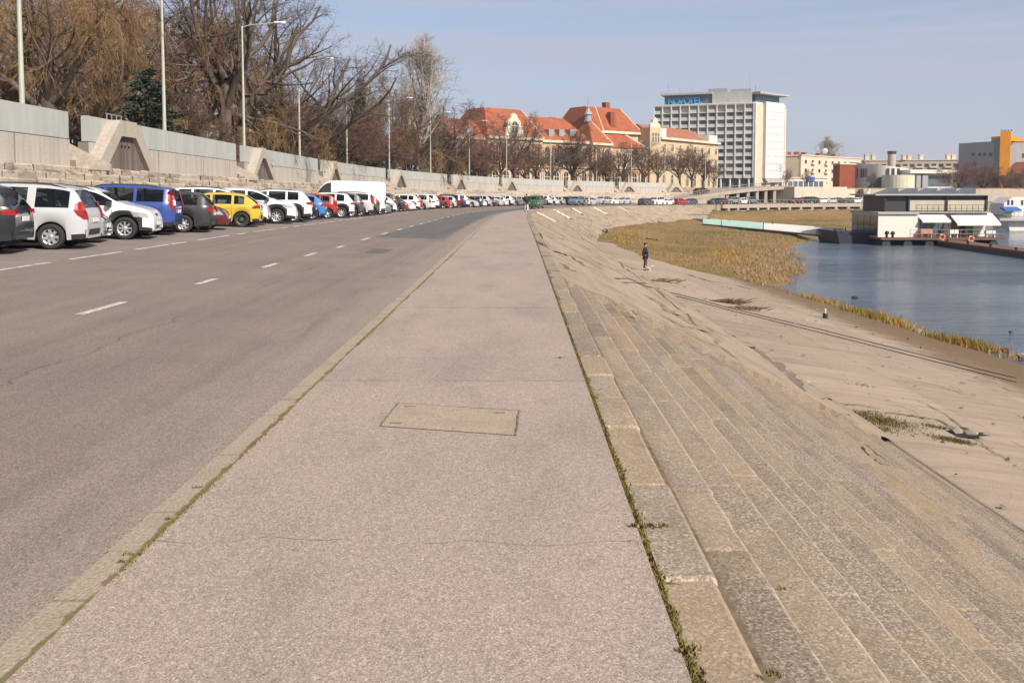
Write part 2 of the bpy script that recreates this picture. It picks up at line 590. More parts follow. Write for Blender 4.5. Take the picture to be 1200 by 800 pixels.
def mat_slab():
    t = NT('apron_concrete', 0.93, spec=0.18)
    uv = t.uv()
    s_, d_, _ = t.sep(uv)
    fine = t.noise(uv, 34, 5, 0.7)
    c = t.ramp(fine, [(0.25, (0.20, 0.155, 0.115)), (0.5, (0.325, 0.26, 0.20)), (0.78, (0.45, 0.37, 0.295))])
    flow = t.noise(t.map(uv, (1.6, 0.22, 1)), 1.6, 6, 0.65)
    c = t.mix(1.0, c, t.ramp(flow, [(0.25, (0.70, 0.69, 0.68)), (0.5, (1, 0.985, 0.965)), (0.75, (1.14, 1.12, 1.09))]), 'MULTIPLY')
    grey = t.noise(uv, 0.6, 5)
    c = t.mix(t.ramp(grey, [(0.5, 0), (0.72, 0.5)]), c, (0.235, 0.20, 0.16))
    # cast panels: slightly different tone each, dirt in the joints
    sk = t.math('ADD', s_, t.math('MULTIPLY', d_, 0.08))
    ps = t.math('DIVIDE', sk, 4.3); pd_ = t.math('DIVIDE', t.math('SUBTRACT', d_, 6.4), 3.1)
    cmb = t.n('CombineXYZ', {0: t.math('FLOOR', ps), 1: t.math('FLOOR', pd_)})
    tone_ = t.n('TexWhiteNoise', {'Vector': cmb}, noise_dimensions='2D')
    c = t.mix(1.0, c, t.ramp(tone_, [(0, (0.90, 0.895, 0.885)), (1, (1.10, 1.095, 1.08))]), 'MULTIPLY')
    jw = t.math('MULTIPLY', t.math('SUBTRACT', t.noise(uv, 3.0, 4), 0.5), 0.03)
    j1 = t.math('LESS_THAN', t.math('ADD', t.math('FRACT', ps), jw), 0.009)
    j2 = t.math('LESS_THAN', t.math('ADD', t.math('FRACT', pd_), jw), 0.012)
    jm = t.math('MULTIPLY', t.math('MAXIMUM', j1, j2), t.ramp(t.noise(uv, 1.1, 3), [(0.40, 0.0), (0.56, 0.6)]))
    c = t.mix(jm, c, (0.12, 0.092, 0.062))
    pits = t.noise(uv, 9, 4, 0.7)
    c = t.mix(t.ramp(pits, [(0.62, 0), (0.72, 0.4)]), c, (0.15, 0.115, 0.08))
    wob = t.math('MULTIPLY', t.math('SUBTRACT', t.noise(uv, 1.2, 5), 0.5), 0.7)
    gate = t.ramp(t.noise(uv, 0.7, 2), [(0.45, 0), (0.55, 1)])
    for a_ in (11.3, 8.2, 14.2):
        m = t.math('MULTIPLY', t.line(d_, a_, 0.02, wob), gate)
        c = t.mix(t.math('MULTIPLY', m, 0.6), c, (0.11, 0.08, 0.05))
    for a_ in (9.4, 21.0, 26.0, 38.0, 45.0):
        m = t.math('MULTIPLY', t.line(s_, a_, 0.022, wob), gate)
        c = t.mix(t.math('MULTIPLY', m, 0.6), c, (0.11, 0.08, 0.05))
    # damp mud and silt towards the waterline
    wet = t.math('ADD', d_, t.math('MULTIPLY', t.noise(uv, 1.1, 5), 3.2))
    c = t.mix(t.ramp(t.math('MULTIPLY', wet, 0.05), [(0.735, 0), (0.80, 0.8), (0.87, 1)]), c, t.ramp(fine, [(0.3, (0.095, 0.066, 0.036)), (0.7, (0.21, 0.14, 0.078))]))
    t.color(c)
    t.bump(t.math('ADD', fine, t.math('MULTIPLY', flow, 0.5)), 0.5, 0.014)
    return t.m

def mat_meadow():
    t = NT('river_meadow', 0.95, spec=0.1)
    g = t.obj()
    a = t.noise(g, 0.07, 5, 0.6)
    b = t.noise(g, 0.5, 5, 0.65)
    f = t.noise(g, 4.0, 4, 0.7)
    m = t.math('ADD', t.math('MULTIPLY', a, 0.6), t.math('MULTIPLY', b, 0.4))
    c = t.ramp(m, [(0.34, (0.13, 0.12, 0.036)), (0.43, (0.18, 0.14, 0.05)), (0.50, (0.24, 0.155, 0.068)), (0.58, (0.27, 0.175, 0.085)), (0.70, (0.17, 0.145, 0.052))])
    c = t.mix(1.0, c, t.ramp(f, [(0.3, (0.72, 0.72, 0.72)), (0.7, (1.28, 1.25, 1.2))]), 'MULTIPLY')
    t.color(c)
    t.bump(t.math('ADD', f, b), 0.9, 0.15)
    return t.m

def mat_water():
    t = NT('river_water', 0.06, spec=0.5)
    g = t.obj()
    w1 = t.noise(t.map(g, (0.7, 1.5, 1)), 1.0, 5, 0.65)
    w2 = t.noise(t.map(g, (0.35, 0.5, 1)), 0.35, 3, 0.5)
    w3 = t.noise(g, 6.0, 2)
    h = t.math('ADD', t.math('MULTIPLY', w1, 0.7), t.math('ADD', t.math('MULTIPLY', w2, 1.0), t.math('MULTIPLY', w3, 0.16)))
    t.color(t.ramp(t.noise(g, 0.05, 3), [(0.35, (0.070, 0.100, 0.135)), (0.7, (0.105, 0.138, 0.168))]))
    t.b.inputs['IOR'].default_value = 1.33
    t.put(t.b.inputs['Roughness'], t.ramp(t.noise(t.map(g, (0.5, 1.6, 1)), 0.06, 4), [(0.38, 0.03), (0.62, 0.16)]))
    t.bump(h, 0.95, 0.30)
    return t.m

def mat_earth():
    t = NT('park_earth', 0.95, spec=0.1)
    g = t.obj()
    t.color(t.ramp(t.noise(g, 0.4, 6), [(0.3, (0.10, 0.075, 0.045)), (0.55, (0.17, 0.12, 0.075)), (0.75, (0.12, 0.10, 0.045))]))
    return t.m

def mat_rubble():
    """the low sloping plinth of weathered stone courses under the flood wall"""
    t = NT('weathered_stone_courses', 0.95, spec=0.15)
    uv = t.uv()
    rn = t.attr('rnd')
    fine = t.noise(uv, 9, 5, 0.7)
    c = t.ramp(fine, [(0.25, (0.28, 0.235, 0.19)), (0.5, (0.44, 0.385, 0.32)), (0.8, (0.56, 0.49, 0.42))])
    c = t.mix(1.0, c, t.ramp(rn, [(0, (0.72, 0.70, 0.68)), (0.5, (1, 0.98, 0.96)), (1, (1.12, 1.08, 1.02))]), 'MULTIPLY')
    st = t.noise(t.map(uv, (0.8, 3, 1)), 1.2, 6, 0.7)
    c = t.mix(t.ramp(st, [(0.52, 0), (0.64, 0.75)]), c, (0.13, 0.085, 0.055))
    t.color(c); t.bump(t.math('ADD', fine, st), 0.9, 0.05)
    return t.m

M_WALK, M_ROAD, M_PATCH, M_PARK, M_KERB = mat_walkway(), mat_road(), mat_patch(), mat_parking(), mat_kerb()
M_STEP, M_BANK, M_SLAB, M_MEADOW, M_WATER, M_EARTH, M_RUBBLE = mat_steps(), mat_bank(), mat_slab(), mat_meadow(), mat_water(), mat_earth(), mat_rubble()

def mat_paint():
    t = NT('worn_road_paint', 0.8)
    uv = t.uv()
    t.color(t.mix(t.ramp(t.noise(uv, 9, 5, 0.7), [(0.42, 0), (0.62, 0.85)]), (0.62, 0.59, 0.54), (0.24, 0.21, 0.19)))
    return t.m
M_PAINT = mat_paint()

# ================================================================== ground, river, road
g_ = MB()
g_.poly([(-1400, -1400, -8), (1400, -1400, -8), (1400, 1400, -8), (-1400, 1400, -8)])
struct('ground', g_, M_EARTH)
g_ = MB()
_rng = np.random.RandomState(4)
wy = list(np.arange(-200, 420, 20)); wx = list(np.arange(4, 504, 20))
g_.poly([(4, -1390, WATER), (1390, -1390, WATER), (1390, 1390, WATER), (4, 1390, WATER)])
struct('river_water', g_, M_WATER)

SS = list(np.arange(-6, 60, 1.0)) + list(np.arange(60, 300, 2.0)) + list(np.arange(300, 601, 15.0))
struct('walkway', strip(SS, [-2.25, -1.1, 0.0], lambda s, d: float(zl(s))), M_WALK)
rk = random.Random(3)
kb = MB()
for i in range(len(SS) - 1):
    s0, s1 = SS[i], SS[i + 1]
    jz = rk.uniform(-0.002, 0.003)
    jd = rk.uniform(-0.004, 0.004)
    z0, z1 = float(zl(s0)) + jz, float(zl(s1)) + jz
    prof = [(-2.42 + jd, -0.2), (-2.42 + jd, -0.025), (-2.395 + jd, 0.004), (-2.25, 0.006), (-2.25, -0.1)]
    P = [[pt(s, d, z + h) for d, h in prof] for s, z in ((s0, z0), (s1, z1))]
    U = [[(s, d + h) for d, h in prof] for s in (s0, s1)]
    kb.grid(P, U)
kb.f = [f[::-1] for f in kb.f]; kb.uv = [u[::-1] for u in kb.uv]
struct('kerb', kb, M_KERB)
struct('road', strip(SS, [-10.55, -8.5, -6.5, -4.5, -2.42], road_z), M_ROAD)
struct('parking_strip', strip(SS, [-17.6, -14, -10.55], lambda s, d: road_z(s, d)), M_PARK)

def sheet(name, mat, s0, s1, d0, d1, lift=0.004, n=None, zf=road_z, kind=True):
    n = n or max(2, int((s1 - s0) / 1.5) + 1)
    mb = strip(list(np.linspace(s0, s1, n)), [d0, d1], lambda s, d: zf(s, d) + lift)
    return mb
# lane dashes and the worn edge line of the parking strip
mk = MB()
def add_sheet(mb, s0, s1, d0, d1, lift=0.004, taper=0.0):
    n = max(2, int((s1 - s0) / 1.2) + 1)
    ss = np.linspace(s0, s1, n)
    P = [[pt(s, d, road_z(s, d) + lift) for d in (d0, d1)] for s in ss]
    U = [[(s, d) for d in (d0, d1)] for s in ss]
    mb.grid(P, U)
DASH_D = None
dash_px = [((88, 369), (150, 354)), ((224, 333), (259, 327)), ((304, 313.5), (328, 309)), ((356, 300), (372, 296.5)), ((393, 290.5), (405, 288))]
last = None
for a, b in dash_px:
    pa, sa, da = hit(*a); pb, sb, db = hit(*b)
    add_sheet(mk, sa, sb, (da + db) / 2 - 0.06, (da + db) / 2 + 0.06)
    last = (sb, (da + db) / 2)
s_ = last[0] + 3.2
while s_ < 150:
    add_sheet(mk, s_, s_ + 1.6, last[1] - 0.06, last[1] + 0.06)
    s_ += 4.6
s_ = 3.0
while s_ < 80:
    L = rk.uniform(0.5, 1.6)
    add_sheet(mk, s_, s_ + L, -10.62, -10.49, 0.005)
    s_ += L + rk.choice([0.05, 0.1, 0.9])
mk.f = [f[::-1] for f in mk.f]; mk.uv = [u[::-1] for u in mk.uv]
struct('road_markings', mk, M_PAINT)

# fresh dark resurfacing on the right lane, and a small dark drain patch
pp = MB()
add_sheet(pp, 33.6, 140, -5.75, -3.3, 0.0035)
pp.f = [f[::-1] for f in pp.f]; pp.uv = [u[::-1] for u in pp.uv]
struct('road_repair_patch', pp, M_PATCH)
p1, sa, da = hit(427, 296); p2, sb, db = hit(458, 293.5)
pp = MB()
add_sheet(pp, sa - 0.1, sb + 0.5, da, db, 0.0045)
pp.f = [f[::-1] for f in pp.f]; pp.uv = [u[::-1] for u in pp.uv]
struct('road_drain_patch', pp, M_PATCH)

# ------------------------------------------------------------------ embankment steps
def nosing_d(k):
    return 0.27 + 0.305 * k

def build_steps():
    rs = random.Random(11)
    mb = MB()
    # coping stones beside the walkway: single large blocks, slightly out of line
    s = -3.0
    while s < 17.0:
        L = rs.choice([0.9, 1.25, 1.6, 2.1])
        L = min(L, 17.05 - s) if s + L > 16.6 else L
        mb.rnd = rs.choice([0.3, 0.55, 0.7, 0.82, 0.9])
        dz = rs.uniform(-0.014, 0.004)
        tl = rs.uniform(-0.010, 0.004)
        dn = 0.27 + rs.uniform(-0.012, 0.012)
        g = 0.012
        ss = [s + g, s + g + 0.02, s + L - g - 0.02, s + L - g]
        prof = [(0.015, -0.06), (0.03, -0.006), (dn - 0.025, 0.0), (dn, -0.022), (dn, -0.20)]
        P, U = [], []
        for i, q in enumerate(ss):
            low = 0.018 if i in (0, 3) else 0.0
            row = []
            for j, (d, h) in enumerate(prof):
                row.append(pt(q, d, float(zl(q)) + dz + h - low + tl * (d - 0.15) * 3))
            P.append(row); U.append([(q, d + h * .6) for d, h in prof])
        ids = mb.grid(P, U)
        # end faces
        mb.face(ids[0][::-1]); mb.face(ids[-1])
        s += L
    for k in range(20):
        d0, d1 = nosing_d(k), nosing_d(k + 1)
        z0 = -0.1525 * (k + 1)
        s = -3.0 - rs.uniform(0, 1)
        pools = [0.18, 0.28, 0.35, 0.42, 0.5, 0.5, 0.55, 0.6, 0.66, 0.75, 0.82, 0.92]
        while s < 17.0:
            L = rs.uniform(0.7, 3.2)
            if s + L > 16.7:
                L = 17.05 - s
            mb.rnd = rs.choice(pools)
            if k in (6, 7, 8, 9) and rs.random() < .6:
                mb.rnd = rs.choice([0.35, 0.5, 0.6])
            dz = rs.uniform(-0.006, 0.004)
            tilt = rs.uniform(-0.008, 0.004)
            dn = d1 + rs.uniform(-0.012, 0.012)
            g = 0.006
            n = 5
            ss = [s + g - .002, s + g, s + g + 0.02] + list(np.linspace(s + 0.1, s + L - 0.1, n)) + [s + L - g - 0.02, s + L - g, s + L - g + .002]
            P, U = [], []
            ch = rs.uniform(0.012, 0.026)
            for i, q in enumerate(ss):
                low = 0.10 if i in (0, len(ss) - 1) else 0.006 if i in (1, len(ss) - 2) else 0.0
                w = rs.uniform(-0.006, 0.006)
                prof = [(d0 - 0.02, 0.0), ((d0 + dn) / 2, -0.004 + rs.uniform(-.003, .003)), (dn - ch + w, tilt), (dn - ch * .35 + w, tilt - ch * .35), (dn + w, tilt - ch), (dn + w, -0.18)]
                P.append([pt(q, d, float(zl(q)) + z0 + dz + h - low) for d, h in prof])
                U.append([(q, min(d, dn - 1e-4) - (dn - d1)) for d, h in prof])
            mb.grid(P, U)
            s += L
    mb.f = [f[::-1] for f in mb.f]; mb.uv = [u[::-1] if u else None for u in mb.uv]
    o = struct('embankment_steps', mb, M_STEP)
    return o
build_steps()

# bed under the steps so that no gap shows
struct('embankment_bed', strip(list(np.arange(-4, 18, 1.0)), [0.0, 0.05, 0.27, 6.4], lambda s, d: float(bank(s, d)) - 0.25 if d > 0.01 else float(zl(s)) - 0.03), M_BANK)

M_SOIL = plain('joint_soil', (0.13, 0.10, 0.06), 0.95, var=0.4, scale=9)
struct('joint_soil', strip(list(np.arange(-4, 60, 1.0)), [-0.01, 0.30], lambda s, d: float(zl(s)) - 0.016 - 0.2 * max(0, d - 0.06)), M_SOIL)

# worn far section of the bank: shallow, broken steps, from the transverse joint on
def far_profile(s, d):
    k = (d - 0.27) / 0.305
    z = float(bank(s, d)) + (0.05 if d > 6.3 else 0.002)
    if 0.27 < d < 6.37:
        fr = k - math.floor(k)
        stepz = -0.1525 * math.floor(k + 1e-6) - 0.02
        lin = -(d - 0.27) / 6.1 * 3.05
        nosing_mix = 0.22 + 0.28 * float(sm(60, 95, s)) + 0.5 * float(sm(90, 100, s))
        nosing_mix *= 0.55 + 0.45 * math.sin(s * 0.21 + math.floor(k) * 1.7) if s < 88 else 1
        z = float(zl(s)) + lin * (1 - nosing_mix) + (stepz + 0.02) * nosing_mix + 0.05 * float(sm(0.4, 1.4, d))
        if d < 0.9:
            z = min(z, float(zl(s)) - 0.004)
        h = 0.05 * math.sin(s * 0.5 + d) * math.sin(d * 1.3 + s * .13)
        # transverse ledges: sunken panels
        for a, w_, dep in ((27.5, 3.2, 0.12), (22.0, 2.2, 0.10), (36.0, 5.0, 0.12), (47.0, 5.0, 0.10), (58, 6, 0.12)):
            u = (s - a - 0.35 * (d - 2))
            if 0 < u < w_:
                z -= dep * (1 - u / w_) * float(sm(0.6, 1.6, d))
        z += h * (1 - float(sm(85, 95, s)))
    return z
fs = list(np.arange(17.06, 66, 0.3)) + list(np.arange(66, 110, 1.0)) + list(np.arange(110, 211, 2.0))
fd = [0.0, 0.04]
for k in range(20):
    fd += [0.27 + 0.305 * k, 0.27 + 0.305 * k + 0.012, 0.27 + 0.305 * k + 0.15]
fd += [6.37, 6.5]
def ff(s, d):
    if d < 0.01:
        return float(zl(s)) - 0.02
    return far_profile(s, d) * (1 - float(sm(186, 206, s))) + (float(bank(s, d))) * float(sm(186, 206, s))
struct('embankment_slope', strip(fs, fd, ff), M_BANK)
# raw end of the far slope, standing a hand above the near steps, with a pale edge strip
ed = MB()
dd = list(np.linspace(0.05, 6.2, 60))
rs = random.Random(5)
lo, hi, hi2 = [], [], []
for d in dd:
    j = 0.02 * math.sin(d * 4.1) + rs.uniform(-0.012, 0.012)
    zt = ff(17.07, d) + 0.004 + rs.uniform(-.004, .004)
    lo.append(pt(16.98 + j, d, zt - 0.35)); hi.append(pt(16.98 + j, d, zt)); hi2.append(pt(17.08 + j * .6, d, zt + 0.006))
ed.grid([lo, hi, hi2], [[(q, d) for d in dd] for q in (0, .3, .6)])
struct('embankment_joint', ed, M_BANK)

# flat concrete apron running down to the water
def slab_z(s, d):
    z = float(bank(s, d)) + 0.03
    z += 0.015 * math.sin(d * 0.9 + s * 0.3) * math.sin(s * 0.23)
    if d < 6.36:
        return z - 0.4
    if d < 6.9:
        z -= 0.06 * (1 - (d - 6.365) / .535)
    return z
struct('concrete_apron', strip(list(np.arange(-6, 96, 1.0)), [6.34, 6.365, 6.5] + list(np.arange(7, 19.5, 0.5)) + [21], slab_z), M_SLAB, smooth=True)

# ------------------------------------------------------------------ river meadow
mead_px = [(688, 256), (694, 270), (700, 285), (727, 303), (760, 314), (800, 321), (850, 328.5), (900, 336), (922, 334), (941, 319), (938, 307), (924, 296), (934, 284), (960, 277.5), (985, 272), (1012, 262), (1030, 255)]
MP = []
for u, v in mead_px:
    r = ray(u, v)
    k = (WATER + 0.15 - CAMZ) / r.z
    MP.append((r.x * k, r.y * k))
MP += [(150, 240), (60, 232), (40, 196)]
MPa = np.array(MP)
def poly_sd(x, y):
    """signed distance, positive inside the meadow outline"""
    n = len(MPa)
    dmin = np.full(x.shape, 1e9); ins = np.zeros(x.shape, bool)
    for i in range(n):
        ax, ay = MPa[i]; bx, by = MPa[(i + 1) % n]
        ex, ey = bx - ax, by - ay
        t = np.clip(((x - ax) * ex + (y - ay) * ey) / (ex * ex + ey * ey), 0, 1)
        dmin = np.minimum(dmin, np.hypot(x - ax - t * ex, y - ay - t * ey))
        c = ((ay > y) != (by > y)) & (x < (bx - ax) * (y - ay) / (by - ay + 1e-12) + ax)
        ins ^= c
    return np.where(ins, dmin, -dmin)
def mnoise(x, y):
    return 0.5 * np.sin(x * 0.31 + 1.3 * np.sin(y * 0.17)) * np.sin(y * 0.23 + 0.7) + 0.3 * np.sin(x * 0.9 + y * 0.55) * np.sin(y * 0.71 - x * .4)
def meadow_z(x, y):
    s, d = to_sd(x, y)
    base = np.maximum(WATER - 0.02, bank(s, np.maximum(d, 0.0)))
    sd = poly_sd(x, y) + 1.2 * mnoise(x * 1.7, y * 1.7)
    z = base + np.clip(sd * 0.10, -0.8, 0.35) + 0.10 * mnoise(x, y) * np.clip(sd / 4, 0, 1)
    # away from the quay line the bank profile sinks below the river; the spit keeps dry ground
    z = np.where(d < 6.0 * (1 - sm(186, 206, s)), bank(s, np.maximum(d, 0)) - 0.6, z)
    z = np.where(d < 0.3, -3.5 + zl(s), z)
    return z, s, d
gx = np.arange(2, 150, 1.0); gy = np.concatenate([np.arange(50, 130, 1.0), np.arange(130, 236, 1.6)])
GX, GY = np.meshgrid(gx, gy, indexing='ij')
GZ, _, GD = meadow_z(GX.ravel(), GY.ravel())
GZ = GZ.reshape(GX.shape); GD = GD.reshape(GX.shape)
mm = MB()
ids = {}
for i in range(len(gx) - 1):
    for j in range(len(gy) - 1):
        q = [(i, j), (i + 1, j), (i + 1, j + 1), (i, j + 1)]
        if max(GD[a] for a in q) < 0.2 or max(GZ[a] for a in q) < WATER - 0.5:
            continue
        f = []
        for a in q:
            if a not in ids:
                ids[a] = mm.vert((GX[a], GY[a], GZ[a]))
            f.append(ids[a])
        mm.face(f)
struct('river_meadow', mm, M_MEADOW, smooth=True)

# ------------------------------------------------------------------ city side behind the flood wall
CITY = 3.3
cs = list(np.arange(-60, 600, 6.0))
mbc = strip(cs, [-900, -300, -60, -19.05], lambda s, d: CITY - (1.2 if s > 100 and False else 0) + float(zl(s)) * 0.6)
struct('city_ground', mbc, M_EARTH)
mbf = MB()
mbf.grid([[pt(s, -19.06, CITY + float(zl(s)) * 0.6) for s in cs], [pt(s, -19.06, -6) for s in cs]], [[(s, 3) for s in cs], [(s, -4) for s in cs]])
struct('city_edge', mbf, M_BANK)
# ================================================================== flood wall with gates, plinth and stairs
def mat_wallconc():
    t = NT('wall_concrete', 0.9, spec=0.2)
    uv = t.uv()
    s_, z_, _ = t.sep(uv)
    fine = t.noise(uv, 12, 5, 0.65)
    c = t.ramp(fine, [(0.25, (0.36, 0.325, 0.285)), (0.75, (0.49, 0.445, 0.395))])
    drip = t.noise(t.map(uv, (2.2, 0.12, 1)), 1.5, 5, 0.6)
    c = t.mix(1.0, c, t.ramp(drip, [(0.28, (0.72, 0.70, 0.68)), (0.5, (1, 1, 1)), (0.75, (1.08, 1.06, 1.04))]), 'MULTIPLY')
    boards = t.math('LESS_THAN', t.math('FRACT', t.math('MULTIPLY', s_, 1.25)), 0.05)
    c = t.mix(t.math('MULTIPLY', boards, 0.18), c, (0.2, 0.17, 0.145))
    joint = t.math('LESS_THAN', t.math('FRACT', t.math('MULTIPLY', s_, 0.1515)), 0.010)
    c = t.mix(t.math('MULTIPLY', joint, 0.75), c, (0.10, 0.09, 0.08))
    t.color(c); t.bump(fine, 0.3, 0.02)
    return t.m

def mat_panel():
    t = NT('grey_green_wall_panel', 0.75, spec=0.25)
    uv = t.uv()
    s_, z_, _ = t.sep(uv)
    n = t.noise(t.map(uv, (1.6, 0.3, 1)), 1.2, 4)
    c = t.ramp(n, [(0.3, (0.345, 0.355, 0.325)), (0.7, (0.425, 0.435, 0.40))])
    seam = t.math('LESS_THAN', t.math('FRACT', t.math('MULTIPLY', s_, 0.5)), 0.012)
    c = t.mix(t.math('MULTIPLY', seam, 0.25), c, (0.16, 0.175, 0.17))
    low = t.noise(uv, 1.3, 5, 0.7)
    c = t.mix(t.ramp(low, [(0.60, 0), (0.72, 0.35)]), c, (0.46, 0.48, 0.46))
    t.color(c)
    return t.m

M_WCONC, M_PANEL = mat_wallconc(), mat_panel()
def mat_gate_conc():
    t = NT('gate_concrete', 0.9, spec=0.2)
    g = t.obj()
    f = t.noise(g, 7, 5, 0.65)
    c = t.ramp(f, [(0.25, (0.33, 0.285, 0.235)), (0.75, (0.46, 0.405, 0.345))])
    d = t.noise(t.map(g, (2, 2, 0.3)), 1.5, 4)
    c = t.mix(t.ramp(d, [(0.5, 0), (0.75, 0.4)]), c, (0.23, 0.195, 0.16))
    t.color(c); t.bump(f, 0.35, 0.02)
    return t.m
M_GATEC = mat_gate_conc()
def mat_planks():
    t = NT('weathered_gate_planks', 0.85, spec=0.2)
    g = t.obj()
    x, y, z = t.sep(g)
    pl = t.math('FRACT', t.math('MULTIPLY', x, 5.5))
    gap = t.math('LESS_THAN', pl, 0.10)
    tone = t.n('TexWhiteNoise', {'W': t.math('FLOOR', t.math('MULTIPLY', x, 5.5))}, noise_dimensions='1D')
    c = t.ramp(tone, [(0, (0.12, 0.098, 0.082)), (1, (0.205, 0.17, 0.148))])
    gr = t.noise(t.map(g, (9, 1, 0.8)), 4, 4)
    c = t.mix(1.0, c, t.ramp(gr, [(0.3, (0.8, 0.8, 0.8)), (0.7, (1.15, 1.15, 1.15))]), 'MULTIPLY')
    c = t.mix(t.math('MULTIPLY', gap, 0.8), c, (0.03, 0.025, 0.02))
    t.color(c)
    return t.m
M_PLANK = mat_planks()
M_STAIR = plain('pale_stair_concrete', (0.42, 0.36, 0.29), 0.9, var=0.2, scale=4)
M_DARKMETAL = plain('dark_metal', (0.045, 0.045, 0.048), 0.5, 0.6)
M_GALV = plain('galvanised_steel', (0.42, 0.43, 0.43), 0.45, 0.7, var=0.1)

LEDGE, PANEL0, WTOP = 2.62, 3.72, 4.82
WD = -18.6
portal_px = [140, 302, 388, 466, 537, 597, 674, 735, 790]
portal_s = [wall_s(u) for u in portal_px]

# low weathered stone plinth: five irregular courses stepping up from the parking strip
pb = MB()
rs = random.Random(21)
ncourse = 9
zt0 = 0.22
for c in range(ncourse):
    da = -17.35 - c * 0.068
    za = zt0 + (LEDGE - zt0) * c / ncourse - (0.25 if c == 0 else 0)
    zb = zt0 + (LEDGE - zt0) * (c + 1) / ncourse
    s = -8.0
    while s < 218:
        L = rs.uniform(0.5, 1.5) if s < 90 else rs.uniform(2, 5)
        pb.rnd = rs.choice([0.1, 0.4, 0.5, 0.6, 0.8, 1.0])
        j = rs.uniform(-0.025, 0.02)
        k = rs.uniform(-0.03, 0.02)
        s1 = s + L
        ss_ = [s + .015, s1 - .015]
        prof = [(da + j, za - 0.02), (da + j, zb - 0.05 + k), (da + j - 0.04, zb + k), (da - 0.12, zb + k)]
        pb.grid([[pt(q, d, z + float(zl(q))) for d, z in prof] for q in ss_], [[(q, z) for d, z in prof] for q in ss_])
        s = s1
bk = [[pt(s, d, z + float(zl(s))) for d, z in ((-17.45, -0.1), (-17.98, LEDGE - 0.03), (-18.65, LEDGE - 0.02), (-18.65, 0))] for s in np.arange(-8, 219, 2.0)]
pb.rnd = 0.4
pb.grid(bk, [[(s, z) for z in (0, 2.4, 3.0, 4)] for s in np.arange(-8, 219, 2.0)])
o = pb.build('stone_plinth', M_RUBBLE)
tag(o, 'long low plinth of weathered stone courses under the flood wall', 'stone plinth')

STAIR_W = 1.5
cuts = []
for i, s in enumerate(portal_s):
    half = 2.9 if i < 8 else 2.6
    cuts.append((s - half - STAIR_W, s - half + 0.15, s))
segs = []
a = -8.0
for c0, c1, s in cuts:
    segs.append((a, c0)); a = c1
segs.append((a, 207.0))
seg_lab = ['flood wall section nearest the camera, left of the first stairs', 'flood wall section between the first and second plank gates',
           'flood wall section between the second and third plank gates', 'flood wall section between the third and fourth plank gates',
           'flood wall section between the fourth and fifth plank gates', 'flood wall section between the fifth and sixth plank gates, below bare trees',
           'flood wall section between the sixth and seventh gates, in front of the palace', 'flood wall section between the seventh and eighth gates, in front of the palace',
           'flood wall section between the eighth gate and the smudged last gate', 'short last flood wall section beyond the smudged gate, beside the ramp']
for (s0, s1), lab in zip(segs, seg_lab):
    x, y, h = frame((s0 + s1) / 2)
    w = thing('flood_wall', lab, 'wall', (0, 0, 0), 0, 'sections of the flood wall')
    n = max(2, int((s1 - s0) / 2) + 1)
    ss = np.linspace(s0, s1, n)
    def wallpart(z0, z1, d0, d1):
        mb = MB()
        prof = [(d0, z0), (d0, z1), (d1, z1), (d1, z0)]
        P = [[pt(s, d, z + float(zl(s))) for d, z in prof] for s in ss]
        U = [[(s, z + abs(d - d0)) for d, z in prof] for s in ss]
        ids = mb.grid(P, U, closed=False)
        mb.face(ids[0][::-1]); mb.face(ids[-1])
        mb.f = [f[::-1] for f in mb.f]; mb.uv = [u[::-1] if u else None for u in mb.uv]
        return mb
    wallpart(LEDGE - 0.05, PANEL0, WD, WD - 0.45).build('concrete_base', M_WCONC, w)
    wallpart(PANEL0 + 0.03, WTOP, WD - 0.02, WD - 0.30).build('panel', M_PANEL, w)

